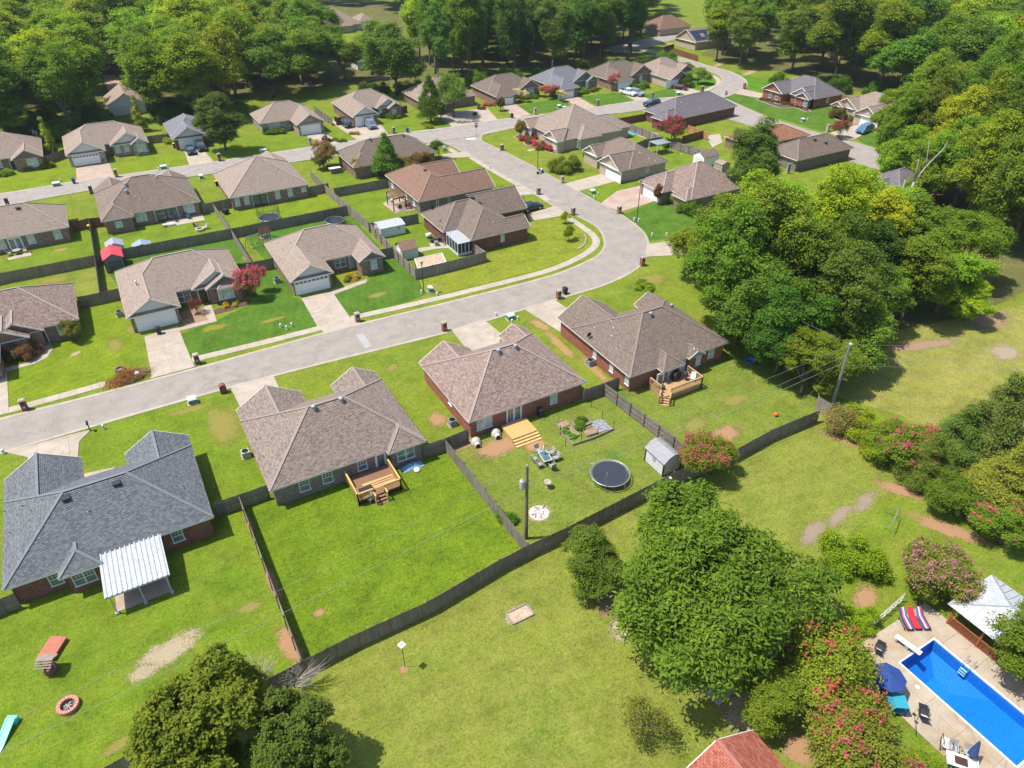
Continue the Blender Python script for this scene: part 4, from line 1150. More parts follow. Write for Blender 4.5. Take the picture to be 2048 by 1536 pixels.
# across the upper street
f0 = house('brick_house', 'brick house with taupe roof and clipped round hedges at the left edge', (-28.0, -11.7, 179.0, 191.6), 'roof_tan', 'brick_brown', [('S', -17.6, -11.7, 176.6)], gable='brick_brown')
f0.window('S', (66, 327), 177.02, 2.0, 1.7, double=True); f0.door('S', (29, 333), 179.42, 1.0, 2.1, (.06, .04, .03)); f0.window('S', (2, 340), 179.42, 1.2, 1.5)
f1 = house('brick_house', 'stone fronted house with two pale gables and an arched window', (-7.7, 8.7, 179.2, 190.0), 'roof_tan', 'stone',
 [('S', -7.7, 0.0, 174.5, SK), ('S', 1.0, 8.7, 177.2, SK), ('S', 4.9, 8.7, 175.9, dict(mat='stone'))])
f1.garage('S', (175, 324), 174.92, 4.9, 2.1, True); f1.window('S', (282, 293), 176.32, 1.8, 1.5, double=True, arch=True)
f1.window('S', (236, 300), 177.62, 1.0, 1.4); f1.window('S', (254, 297), 177.62, 1.0, 1.4)
f2 = house('brick_house', 'narrow house with blue grey roof behind the big front yard tree', (13.4, 22.5, 177.4, 190.0), 'roof_blue', 'brick_dark', [('S', 13.4, 20.7, 175.3, SK)], axis='y')
f2.garage('S', (383, 288), 175.72, 4.9, 2.15, False)
f3 = house('brick_house', 'stone fronted house with taupe roof and stone gable over the garage', (33.2, 47.3, 178.2, 188.6), 'roof_tan', 'stone', [('S', 40.4, 47.3, 172.7, dict(mat='stone'))])
for px in ((541, 255), (549, 254), (557, 253)): f3.window('S', px, 178.62, .75, 1.4)
f3.garage('S', (622, 259), 173.12, 4.6, 2.1, False)
f4 = house('brick_house', 'brick house with taupe roof and red fence panels beside its driveway', (54.0, 68.6, 178.8, 189.6), 'roof_tan', 'brick_brown',
 [('S', 54.0, 60.8, 172.8, SK), ('S', 62.0, 68.6, 177.6, SK), ('S', 64.6, 68.6, 176.0, dict(mat='brick_brown'))])
f4.garage('S', (729, 240), 173.22, 4.6, 2.1, False); f4.window('S', (788, 222), 176.42, 1.3, 1.4); f4.window('S', (761, 224), 178.02, .9, 1.4)
f5 = house('brick_house', 'taupe roofed house half hidden behind two front yard trees', (74.0, 90.0, 177.0, 190.5), 'roof_tan', 'brick_brown', [('S', 74.0, 81.0, 173.5, HIP)])
f6 = house('brick_house', 'taupe roofed brick house with white flowering shrub beside the garage', (93.5, 109.0, 177.6, 187.8), 'roof_brown', 'brick_brown',
 [('S', 93.5, 100.2, 172.8, HIP), ('S', 103.0, 110.0, 176.6, dict(mat='brick_brown'))])
f6.garage('S', (1010, 201), 173.22, 4.9, 2.1, True); f6.window('S', (1062, 189), 177.02, 1.9, 1.6, double=True)
f7 = house('brick_house', 'grey roofed brick house behind the mixed pink and white shrubs', (112.3, 127.5, 177.0, 187.5), 'roof_blue', 'brick_grey',
 [('S', 112.3, 118.9, 170.8, HIP), ('S', 120.6, 128.6, 176.6, dict(mat='brick_grey')), ('S', 124.6, 128.6, 175.4, dict(mat='brick_grey'))])
f7.garage('S', (1132, 187), 171.22, 4.9, 2.1, True); f7.window('S', (1174, 172), 175.82, 1.0, 1.6)
f8 = house('brick_house', 'brown grey roofed brick house with white pickup on its driveway', (130.4, 146.5, 175.4, 185.8), 'roof_brown', 'brick_brown',
 [('S', 130.4, 137.4, 170.4, HIP), ('S', 139.6, 148.0, 174.6, dict(mat='brick_brown'))])
f8.garage('S', (1250, 174), 170.82, 4.9, 2.1, False); f8.window('S', (1281, 163), 175.02, 1.0, 1.5)
f9 = house('brick_house', 'tan roofed house with pale side wall beside the maroon car', (146.2, 159.5, 171.5, 182.6), 'roof_tan', 'brick_tan',
 [('S', 146.2, 153.2, 165.0, dict(mat='brick_brown')), ('S', 153.4, 160.0, 170.4, dict(mat='brick_brown'))])
f9.garage('S', (1345, 164), 165.42, 4.6, 2.1, False)
# the block inside the junction
c1 = house('brick_house', 'large house with many roof hips on the corner lot with planting beds', (88.0, 104.5, 132.2, 148.6), 'roof_tan', 'brick_tan',
 [('W', 131.6, 137.6, 86.2, dict(mat='brick_tan')), ('W', 143.8, 148.8, 86.4, dict(mat='brick_tan')), ('E', 133.5, 141.5, 108.0, HIP), ('S', 92.0, 98.0, 131.0, HIP)], gable='brick_tan')
c1.window('W', (1109, 287), 86.62, 1.3, 1.6); c1.window('W', (1060, 261), 86.82, 1.3, 1.6); c1.window('S', (1158, 288), 131.42, 1.0, 1.5, blind=True)
c2 = house('brick_house', 'brick house with brown roof and garage facing the junction street', (89.3, 99.4, 109.8, 124.8), 'roof_streaked', 'brick_tan',
 [('W', 109.8, 117.2, 86.8, dict(mat='brick_tan')), ('W', 119.0, 124.6, 88.0, dict(mat='brick_tan'))], gable='brick_tan')
c2.garage('W', (1227, 346), 87.22, 4.9, 2.1, True); c2.window('S', (1296, 331), 110.22, .9, 1.1)
for px in ((1272, 300), (1279, 305), (1283, 306), (1298, 318), (1311, 322)): c2.vent(px, 'pipe')
c3 = house('brick_house', 'brick house with pinkish brown roof and dark red shrub by its garage', (89.0, 103.0, 91.2, 104.2), 'roof_redmix', 'brick_brown',
 [('W', 96.6, 103.6, 86.9, HIP), ('W', 91.2, 95.2, 87.8, HIP)])
c3.garage('W', (1304, 377), 87.32, 4.6, 2.1, False)
for px in ((1342, 334), (1358, 330)): c3.vent(px, 'flue')
c4 = house('brick_house', 'brick house with purple grey roof and dark screened porch', (119.6, 142.0, 133.6, 144.4), 'roof_slate', 'brick_dark', [('W', 131.0 + 2.6, 139.0, 117.0, HIP)], rz=R(5))
c4.vent((1362, 205), 'pipe'); c4.vent((1400, 216), 'pipe')
c5 = house('brick_house', 'orange brick house with white arched window and purple grey roof', (164.6, 176.4, 129.6, 145.0), 'roof_slate', 'brick_red',
 [('W', 137.6, 145.0, 161.4, dict(mat='brick_red')), ('W', 129.6, 137.0, 163.6, SK), ('W', 129.6, 134.4, 162.6, dict(mat='brick_red'))])
for px in ((1540, 193), (1553, 196)): c5.window('W', px, 161.82, .9, 1.6, blind=False)
c5.window('W', (1594, 201), 164.02, 1.2, 1.6, double=True, blind=False); c5.window('W', (1611, 207), 163.02, 1.3, 1.4, double=True, arch=True, blind=False)
c5.window('S', (1654, 205), 130.02, .8, 1.2)
c6 = house('brick_house', 'tan brick house with three stepped gables and blue van outside', (166.0, 177.5, 109.2, 123.6), 'roof_tan', 'brick_tan',
 [('W', 108.4, 115.8, 162.4, dict(mat='brick_tan')), ('W', 116.6, 124.0, 165.0, dict(mat='brick_tan')), ('W', 120.0, 124.0, 164.0, dict(mat='brick_tan'))], gable='brick_tan')
c6.garage('W', (1739, 242), 162.82, 4.9, 2.1, False); c6.window('W', (1690, 223), 164.42, 1.4, 1.4, double=True); c6.window('W', (1713, 228), 165.42, 1.0, 1.2)
c7 = house('brick_house', 'brick house with bright orange brown shingle roof beside the street', (121.5, 139.0, 108.2, 117.4), 'roof_orange', 'brick_brown', pitch=.42)
for px in ((1550, 292), (1564, 291)): c7.window('S', px, 108.62, .8, 1.1)
c8 = house('brick_house', 'brick house with grey brown roof behind the tall oak and yellow crown', (122.5, 139.6, 97.0, 105.6), 'roof_brown', 'brick_grey')
c8.window('S', (1556, 318), 97.42, 1.2, 1.4); c8.door('S', (1581, 325), 97.42, .9, 2.0, (.7, .7, .7), glass=True)
for px in ((1629, 280), (1651, 286)): c8.vent(px, 'box')
c9 = house('brick_house', 'brick house with dark grey roof glimpsed between trees by the dead trunk', (121.6, 134.0, 72.5, 83.0), 'roof_slate', 'brick_red', [('W', 74.5, 81.0, 119.6, dict(mat='brick_red'))])
c9.garage('W', (1756, 405), 120.02, 4.6, 2.1, False)
# far houses among the trees
x1 = house('far_house', 'far house with broad tan hip roof and columned porch beyond the woods', (85.5, 102.5, 299.5, 317.0), 'roof_tan', 'brick_tan', [('S', 90.0, 98.0, 297.0, HIP)])
x2 = house('far_house', 'small white far house with tan roof beside the columned one', (102.5, 109.5, 303.5, 314.0), 'roof_tan', 'siding_white')
x3 = house('far_house', 'far house with pale brick wall and roof of solar panels at the bend', (190.0, 208.0, 204.0, 215.5), 'roof_tan', 'brick_tan', ends='gg', gable='brick_tan')
sp = MB(); sf = MB()
for i in range(6):
 for j in range(3):
  if j == 1 and i in (2, 4): continue
  a, b = -8.2 + i * 1.75, -5.2 + j * 1.45
  z = lambda y: 2.55 + .6 * (5.75 - abs(y)) + .1
  q = [(a, b, z(b)), (a + 1.65, b, z(b)), (a + 1.65, b + 1.35, z(b + 1.35)), (a, b + 1.35, z(b + 1.35))]
  m = MB(); m.poly(q); m.poly([(p[0], p[1], p[2] - .05) for p in q][::-1])
  for k in range(4): m.poly([q[k], (q[k][0], q[k][1], q[k][2] - .05), (q[(k + 1) % 4][0], q[(k + 1) % 4][1], q[(k + 1) % 4][2] - .05), q[(k + 1) % 4]])
  m.build('solar_panel', 'solar', x3.root)
x4 = house('far_house', 'grey gabled house behind the upper street at the end of a lane', (3.4, 12.5, 212.4, 224.0), 'roof_tan', 'siding', axis='y', ends='gg')
x4.window('S', (266, 218), 212.82, 1.2, 1.2)
x5 = house('far_house', 'far house with pink roof beyond the side road', (196.0, 212.0, 231.0, 243.0), 'roof_rust', 'brick_tan')
x6 = house('far_house', 'far roof edge showing above the treetops', (138.0, 154.0, 318.0, 330.0), 'roof_tan', 'brick_tan')
x7 = house('far_house', 'far house with grey roof glimpsed between trunks', (76.0, 88.0, 232.0, 242.0), 'roof_slate', 'siding')
# ================================================================ FENCES
GF = 'wooden privacy fences'
def fence(pts, label, mat='fence', height=1.8, rails=1, z_at_top=True, board=.145, post_d=2.4, cap=False, name='wooden_fence', gap=.0):
 P = gpts(pts, height) if z_at_top else pts
 root = thing(name, label, 'fence', (P[0][0], P[0][1], 0), 0, GF)
 ox, oy = P[0]
 P = [(p[0] - ox, p[1] - oy) for p in P]
 pk, rl, ps = MB(), MB(), []
 rr = random.Random(int(abs(ox * 13 + oy * 7)))
 for a, b in zip(P, P[1:]):
  A_, B_ = Vector((*a, 0)), Vector((*b, 0)); d = B_ - A_; L_ = d.length
  if L_ < .05: continue
  d.normalize(); n = Vector((-d.y, d.x, 0)) * rails
  k = max(1, int(L_ / (board + gap)))
  for i in range(k):
   c = A_ + d * ((i + .5) * L_ / k) + n * (rr.random() * .008)
   h_ = height + rr.uniform(-.035, .025); w2 = (L_ / k - gap) / 2 - .004; t = .010
   p0, p1 = c - d * w2, c + d * w2; nn = n.normalized() * t
   q = [p0 - nn, p1 - nn, p1 + nn, p0 + nn]; dz = .04
   i0 = len(pk.v)
   for p in q: pk.v.append((p.x, p.y, .02))
   for p in q: pk.v.append((p.x, p.y, h_ - dz))
   e0, e1 = p0 + d * .035, p1 - d * .035
   for p in (e0 - nn, e1 - nn, e1 + nn, e0 + nn): pk.v.append((p.x, p.y, h_))
   for s_ in range(4): pk.f.append((i0 + s_, i0 + (s_ + 1) % 4, i0 + 4 + (s_ + 1) % 4, i0 + 4 + s_))
   for s_ in range(4): pk.f.append((i0 + 4 + s_, i0 + 4 + (s_ + 1) % 4, i0 + 8 + (s_ + 1) % 4, i0 + 8 + s_))
   pk.f.append((i0 + 8, i0 + 9, i0 + 10, i0 + 11))
   u0_ = rr.random() * 40;
   for s_ in range(9): pk.uv[len(pk.f) - 9 + s_] = [(u0_, 0), (u0_ + .07, 0), (u0_ + .07, 1.8), (u0_, 1.8)]
  off = n * .045
  for z in (.3, .95, height - .25):
   rl.bar(A_ + off + Vector((0, 0, z)), B_ + off + Vector((0, 0, z)), .045, .09)
  m = max(1, int(round(L_ / post_d)))
  for i in range(m + 1):
   ps.append(A_ + d * (L_ * i / m) + n * .09)
 if rails == -1 and False: pass
 o = pk.build('pickets', mat, root); o['kind'] = 'stuff'
 rl.build('rails', mat, root)
 pm = None
 for q in ps:
  if pm is None:
   m = MB(); m.box(-.05, -.05, 0, .05, .05, height + .04); m.lathe([(.06, height + .04), (.01, height + .1)], 4); pm = m.mesh('post', mat)
  put('post', pm, root, None, None, (q.x, q.y, 0))
 return root
fence([(120, 1592), (198, 1541), (263, 1503), (420, 1419), (605, 1321), (700, 1273), (855, 1203), (999, 1119), (1058, 1089), (1135, 1054), (1350, 944), (1468, 901), (1543, 860), (1642, 819)],
      'long grey board fence running behind the back yards along the field', rails=1)
fence([(477, 989), (525, 1116), (603, 1317)], 'board fence between the charcoal roofed house yard and the lush yard', rails=-1)
fence([(424, 1007), (477, 989), (533, 969)], 'short gate fence between charcoal roofed and grey brick houses', rails=-1)
fence([(889, 877), (970, 978), (1055, 1086)], 'board fence between the lush yard and the trampoline yard', rails=1)
fence([(846, 890), (889, 877), (935, 858)], 'short gate fence between grey brick and red brick houses', rails=-1)
fence([(1210, 766), (1350, 873), (1394, 914)], 'board fence behind the small white shed with rails showing', rails=-1)
fence([(1168, 779), (1210, 765), (1238, 754)], 'short gate fence at the right corner of the red brick house', rails=-1)
fence([(1637, 792), (1664, 808)], 'broken grey fence panel at the foot of the leaning utility pole', 'fence_pale')
fence([(-60, 1222), (-5, 1199), (26, 1187)], 'short fence at the left corner of the charcoal roofed house', rails=-1)
fence([(-60, 560), (0, 546), (188, 510)], 'dark board fence behind the mottled pink roofed house', rails=1)
fence([(188, 510), (246, 497), (461, 457), (694, 411)], 'long dark board fence behind the red roofed shed and trampolines', rails=1)
fence([(176, 437), (188, 510), (198, 584)], 'board fence left of the red roofed shed', 'fence_pale', rails=1)
fence([(425, 406), (461, 457), (504, 525)], 'pale board fence left of the wooden playset', 'fence_pale', rails=1)
fence([(620, 341), (660, 379), (740, 446)], 'board fence beside the pergola yard and round trampoline', 'fence_pale', rails=1)
fence([(740, 446), (785, 493), (831, 538)], 'board fence left of the two small sheds', 'fence_pale', rails=-1)
fence([(737, 446), (786, 436), (836, 427)], 'board fence behind the flat white shed', 'fence', rails=1)
fence([(831, 538), (900, 522), (972, 503)], 'pale board fence in front of the wooden frame roof by the street lamp', 'fence_pale', rails=1)
fence([(949, 488), (972, 503)], 'short fence run at the screened porch corner', 'fence_pale', rails=-1)
fence([(154, 594), (198, 585), (237, 576)], 'front fence between mottled pink and light taupe roofed houses', rails=1)
fence([(478, 527), (504, 524), (545, 516)], 'front fence behind the pink crape myrtle', rails=1)
fence([(761, 499), (786, 494)], 'short front fence right of the stone gabled house', rails=1)
fence([(140, 444), (174, 437), (203, 434)], 'back fence between french door house and streaked roof house', 'fence_brown', rails=1)
fence([(403, 408), (425, 404), (462, 396)], 'back fence between streaked roof house and dark porch house', rails=1)
fence([(620, 373), (656, 366)], 'short fence right of the dark porch house', rails=1)
fence([(668, 376), (720, 367), (776, 357)], 'grey fence behind the pyramid shaped tree', rails=1)
fence([(97, 258), (106, 306)], 'fence left of the tall thin conifer by the stone fronted house', rails=1)
fence([(88, 313), (106, 306), (128, 298)], 'short fence between left edge house and stone fronted house', rails=1)
fence([(294, 272), (338, 267)], 'grey fence between stone fronted house and blue grey roofed house', rails=1)
fence([(629, 212), (663, 236)], 'fence left of the driveway with the dark pickup', 'fence_pale', rails=-1)
fence([(765, 185), (809, 211)], 'pale fence behind the house with red fence panels', 'fence_pale', rails=-1)
fence([(801, 213), (813, 211)], 'short dark red fence panel right of the twin gabled house', 'fence_brown', rails=-1)
fence([(671, 236), (690, 232)], 'red fence panel beside the dark pickup', 'fence_brown', rails=-1)
fence([(1232, 236), (1258, 247)], 'new orange fence section beside the small turquoise pool', 'fence_new', rails=1)
fence([(1258, 247), (1300, 262), (1324, 274)], 'grey fence behind the small turquoise pool', 'fence_pale', rails=-1)
fence([(1235, 237), (1296, 226)], 'red brown fence left of the dark screened porch', 'fence_brown', rails=1)
fence([(1262, 290), (1290, 279), (1326, 273)], 'dark fence between pool patio and garage facing house', rails=1)
fence([(1345, 281), (1380, 292), (1418, 304)], 'fence with rails showing above the small white garage shed', 'fence_pale', rails=-1)
fence([(1377, 250), (1418, 265)], 'orange fence run behind the purple grey roofed house', 'fence_new', rails=-1)
fence([(1366, 272), (1407, 261)], 'red brown fence right of the crimson crape myrtle', 'fence_brown', rails=1)
fence([(1330, 93), (1350, 97), (1396, 111)], 'brown fence on the lime lawn at the far bend', 'fence_brown', rails=1)
fence([(1330, 93), (1349, 87)], 'short brown fence against the solar panel house', 'fence_brown', rails=1)
fence([(1500, 347), (1525, 352), (1566, 367)], 'pale fence below the house behind the tall oak', 'fence_pale', rails=1)
fence([(1684, 189), (1710, 194)], 'new tan fence between orange brick and stepped gable houses', 'fence_new', rails=-1)
# ================================================================ TREES AND PLANTS
def leaf_mesh(name, cen, nrm, size, var, mat, aspect=.55, seed=0, fold=True):
 g_ = np.random.default_rng(seed); n = len(cen)
 nrm = nrm / np.linalg.norm(nrm, axis=1, keepdims=True)
 r = g_.normal(size=(n, 3)); t = np.cross(nrm, r); t /= np.linalg.norm(t, axis=1, keepdims=True) + 1e-9
 b = np.cross(nrm, t)
 L_ = (size * g_.uniform(.7, 1.3, n))[:, None] if np.isscalar(size) else (size * g_.uniform(.7, 1.3, n))[:, None]
 tip = cen + t * L_ * .5 - nrm * L_ * .10; tail = cen - t * L_ * .5 - nrm * L_ * .06
 s1 = cen + b * L_ * aspect * .5 + nrm * L_ * .05; s2 = cen - b * L_ * aspect * .5 + nrm * L_ * .05
 V = np.stack([tail, s2, tip, s1], 1).reshape(-1, 3).astype(np.float32)
 me = bpy.data.meshes.new(name)
 me.vertices.add(n * 4); me.vertices.foreach_set('co', V.ravel())
 me.loops.add(n * 4); me.loops.foreach_set('vertex_index', np.arange(n * 4, dtype=np.int32))
 me.polygons.add(n); me.polygons.foreach_set('loop_start', np.arange(0, n * 4, 4, dtype=np.int32))
 try: me.polygons.foreach_set('loop_total', np.full(n, 4, dtype=np.int32))
 except Exception: pass
 a = me.attributes.new('var', 'FLOAT', 'FACE'); a.data.foreach_set('value', np.clip(var, 0, 1).astype(np.float32))
 me.materials.append(M[mat]); me.update(calc_edges=True); me.validate()
 return me
def unit(g_, n):
 v = g_.normal(size=(n, 3)); return v / np.linalg.norm(v, axis=1, keepdims=True)
def crown(name, seed, R_, z0, z1, N_, leaf, nlobes=18, lobe=.42, shape='round', per=12, spread=.5, mat='leaf', aspect=.55, bloom=0, bloomsize=.16, droop=.0, holes=.0, up=.5, bmat='bloom', inner=.16):
 g_ = np.random.default_rng(seed)
 cz, hz = (z0 + z1) / 2, (z1 - z0) / 2
 d = unit(g_, nlobes * 3); d = d[d[:, 2] > -.75][:nlobes]; nlobes = len(d)
 rr_ = (.8 * np.sqrt(g_.uniform(.01, 1, nlobes)))[:, None]
 P = d * rr_ * np.array([R_, R_, hz])
 LR = g_.uniform(.75, 1.2, nlobes) * lobe * min(R_, hz * 1.1)
 if nlobes > 24 and shape in ('round', 'vase'):          # boughs: small lobes gathered round a few big ones
  nb = max(6, nlobes // 6); B_ = unit(g_, nb * 3); B_ = B_[B_[:, 2] > -.6][:nb]; B_ = B_ * np.sqrt(g_.uniform(.08, .42, len(B_)))[:, None] * np.array([R_, R_, hz])
  bi = g_.integers(0, len(B_), nlobes); q = unit(g_, nlobes); br = g_.uniform(.30, .46, len(B_))
  P = B_[bi] + q * br[bi][:, None] * np.array([R_, R_, hz * .8]) * .78
 if shape == 'cone':
  t = g_.uniform(0, 1, nlobes) ** .8; a = g_.uniform(0, 2 * np.pi, nlobes)
  rad = R_ * (1 - t) * .72; P = np.stack([np.cos(a) * rad, np.sin(a) * rad, (t * 2 - 1) * hz * .9], 1); LR = lobe * R_ * (1.05 - .75 * t)
 if shape == 'vase':
  t = (P[:, 2] / hz + 1) / 2; P[:, :2] *= (.45 + .75 * t)[:, None]
 if shape == 'dome':
  P[:, 2] = np.abs(P[:, 2]) * 1.5 - hz * .75
 nt_ = max(8, N_ // per)
 w_ = LR ** 2; li = g_.choice(nlobes, nt_, p=w_ / w_.sum())
 dv = unit(g_, nt_); out = P[li] / (np.linalg.norm(P[li], axis=1, keepdims=True) + 1e-6)
 flip = (dv * out).sum(1) < -.35; dv[flip] *= -1
 dn = dv[:, 2] < -.55; dv[dn, 2] *= -1
 rad = LR[li] * g_.uniform(.72, 1.08, nt_)
 ins = g_.uniform(size=nt_) < inner; rad[ins] *= g_.uniform(.2, .8, ins.sum())
 T = P[li] + dv * rad[:, None]
 # keep inside a sensible envelope
 T[:, 2] = np.clip(T[:, 2], -hz * 1.02, hz * 1.04)
 if holes:
  k = g_.uniform(size=nt_) > holes; T, dv, li = T[k], dv[k], li[k]; nt_ = len(T)
 tv = g_.uniform(0, 1, nt_); lv = g_.uniform(0, 1, nlobes)
 ix = np.repeat(np.arange(nt_), per); n = len(ix)
 off = g_.normal(size=(n, 3)) * spread * np.array([1, 1, .6])
 C = T[ix] + off; C[:, 2] -= droop * np.linalg.norm(off, axis=1)
 nn = dv[ix] * .6 + np.array([0, 0, up]) + g_.normal(size=(n, 3)) * .5
 var = .25 + .30 * tv[ix] + .12 * lv[li][ix] + .22 * g_.uniform(-1, 1, n) + .12
 C[:, 2] += cz
 me = leaf_mesh(name, C, nn, leaf, var, mat, aspect, seed + 1)
 bm_ = None
 if bloom:
  hgt = T[:, 2] / hz; score = hgt * .5 + np.linalg.norm(T[:, :2], axis=1) / R_ * .5 + g_.uniform(0, .9, nt_)
  k = np.argsort(-score)[:bloom]; pb = 14
  ix = np.repeat(k, pb); n = len(ix); s_ = g_.uniform(0, 1, n)[:, None]
  C = T[ix] + dv[ix] * (spread * .6) + np.array([0, 0, cz]) + (dv[ix] * .5 + np.array([0, 0, .6])) * s_ * bloomsize * 3 + g_.normal(size=(n, 3)) * bloomsize * (1.1 - .7 * s_)
  bm_ = leaf_mesh('blossom', C, g_.normal(size=(n, 3)) + dv[ix], bloomsize, g_.uniform(.25, .85, n), bmat, .9, seed + 2)
 return me, bm_, P + np.array([0, 0, cz]), LR
def trunk_mesh(seed, P, z0, r0, mat='bark', limbs=7, multi=1, fork=None):
 g_ = random.Random(seed); m = MB()
 fz = fork or z0 * .9
 for k in range(multi):
  a = g_.uniform(0, 6.28); q = .18 * (multi > 1)
  bx_, by_ = math.cos(a) * q, math.sin(a) * q
  pts = [(bx_, by_, -.15), (bx_ * 1.1, by_ * 1.1, fz * .4), (bx_ * 2 + g_.uniform(-.1, .1), by_ * 2 + g_.uniform(-.1, .1), fz)]
  m.tube(pts, [r0 * 1.35, r0, r0 * .8], 8)
  ch = g_.sample(range(len(P)), min(limbs, len(P)))
  for i in ch:
   p = Vector(P[i]); s_ = Vector(pts[-1]); mid = s_.lerp(p, .5) + Vector((g_.uniform(-.3, .3), g_.uniform(-.3, .3), .25))
   m.tube([s_ - Vector((0, 0, .1)), mid, p], [r0 * .55, r0 * .34, r0 * .10], 6)
   for j in range(2):
    e = p + Vector((g_.uniform(-1, 1), g_.uniform(-1, 1), g_.uniform(0, 1))) * 1.0
    m.tube([mid.lerp(p, .5), e], [r0 * .2, r0 * .05], 4, False)
 return m.mesh('trunk', mat, True)
TPL = {}
TS = 2.05
def template(key, R_, H_, z0, N_, leaf, seed, r0=.2, limbs=7, multi=1, bark='bark', **k):
 cm, bmh, P, LR = crown('crown', seed, R_, z0, H_, N_, leaf, **k)
 TPL[key] = (R_, H_, trunk_mesh(seed, P, z0 + (H_ - z0) * .18, r0, bark, limbs, multi, z0 + (H_ - z0) * .12), cm, bmh)
for i in range(4): template('wood%d' % i, 6.0, 20.0, 1.6, 26000, .42, 11 + i, .3, nlobes=52, spread=.46, lobe=.30, up=.75, per=26)
for i in range(3): template('tall%d' % i, 5.2, 23.0, 1.5, 28000, .42, 31 + i, .3, nlobes=60, lobe=.36, spread=.46, up=.75, per=26)
for i in range(3): template('mass%d' % i, 5.4, 16.0, .4, 46000, .29, 51 + i, .27, nlobes=64, lobe=.28, spread=.32, per=32, aspect=.6, up=.8)
template('pecan', 7.8, 10.5, 1.0, 70000, .36, 71, .30, nlobes=90, lobe=.225, spread=.34, per=36, aspect=.34, droop=.35, limbs=12, up=.8)
template('magnolia', 4.2, 8.6, .3, 46000, .25, 81, .2, nlobes=80, lobe=.24, spread=.15, per=30, aspect=.5, up=1.0, shape='solid')
for i in range(3): template('crape%d' % i, 3.2, 5.2, .7, 26000, .16, 91 + i, .07, nlobes=56, lobe=.28, spread=.19, per=26, up=.8, bloom=60, bloomsize=.13, multi=3, limbs=6, shape='vase')
template('crape_pink', 3.4, 5.0, .3, 30000, .16, 97, .07, nlobes=60, lobe=.28, spread=.2, per=24, up=.8, bloom=300, bloomsize=.12, multi=3, limbs=6)
template('crape_round', 3.0, 4.9, .3, 28000, .16, 98, .07, nlobes=60, lobe=.28, spread=.2, per=24, up=.8, bloom=150, bloomsize=.13, multi=3, limbs=6)
template('crape_full', 2.2, 4.2, .9, 7000, .15, 99, .06, nlobes=16, lobe=.40, spread=.2, per=14, bloom=300, bloomsize=.15, multi=3, limbs=5)
for i in range(2): template('cedar%d' % i, 3.0, 8.5, .2, 36000, .17, 111 + i, .16, shape='cone', nlobes=70, lobe=.34, spread=.17, per=14, mat='needle', aspect=.28, up=.9)
template('pyramid', 2.6, 8.0, .5, 16000, .24, 121, .15, shape='cone', nlobes=60, lobe=.38, spread=.2, per=12)
template('column', .9, 7.5, .1, 7000, .2, 125, .08, shape='cone', nlobes=40, lobe=.55, spread=.16, per=12, mat='needle', aspect=.35)
template('round', 4.2, 9.5, 1.6, 20000, .26, 131, .2, nlobes=26, lobe=.38, spread=.3, per=14)
template('shrub', 1.5, 1.9, .05, 5000, .13, 141, .04, nlobes=14, lobe=.42, spread=.14, per=12, shape='dome')
template('bigshrub', 3.0, 3.4, .1, 19000, .17, 145, .06, nlobes=26, lobe=.36, spread=.2, per=14, shape='dome')
template('sparse', 2.2, 3.6, .5, 4200, .15, 151, .06, nlobes=20, lobe=.36, spread=.26, per=9, multi=2, limbs=9, holes=.2)
template('ball', 1.2, 1.9, .02, 7000, .09, 155, .04, nlobes=1, lobe=1.0, spread=.03, per=6, up=.1, inner=.03)
DK, MID, BR, YE, OL, LM = (.034, .078, .014), (.058, .112, .013), (.088, .150, .012), (.12, .175, .012), (.10, .125, .022), (.13, .185, .014)
def jit(c, a=.14):
 return tuple(x * (1 + rng.uniform(-a, a)) for x in c)
def tree(key, xy, r, h, tint, label, cat='tree', group=None, bloom=None, name='tree', z=0):
 R_, H_, tr, cm, bmh = TPL[key]
 root = thing(name, label, cat, (xy[0], xy[1], z), rng.uniform(0, 6.28), group)
 root.scale = (r * 1.1 / R_, r * 1.1 / R_, h / H_)
 put('trunk', tr, root); put('crown' if cat == 'tree' else 'foliage', cm, root, jit((tint[0] * TS * 1.12, tint[1] * TS, tint[2] * TS * .9)))
 if bmh is not None and bloom: put('blossom', bmh, root, bloom)
 return root
PINK, CRIM, CORAL, PALEP, WHITEF = (.52, .075, .17), (.30, .04, .085), (.40, .075, .09), (.50, .20, .29), (.75, .66, .50)
NTH = 'leftmost second third fourth fifth sixth seventh eighth ninth tenth eleventh twelfth thirteenth fourteenth fifteenth sixteenth seventeenth eighteenth nineteenth twentieth'.split()
NTH += ['twenty-' + q for q in ['first'] + NTH[1:9]] + ['thirtieth', 'thirty-first', 'thirty-second']
def ordinals(objs, base):               # alike things told apart by their place from the left
 objs = sorted(objs, key=lambda o: pix(o.location.x, o.location.y)[0])
 for i, o in enumerate(objs): o['label'] = base + ', ' + (NTH[i] if i == 0 else NTH[i] + ' from left')
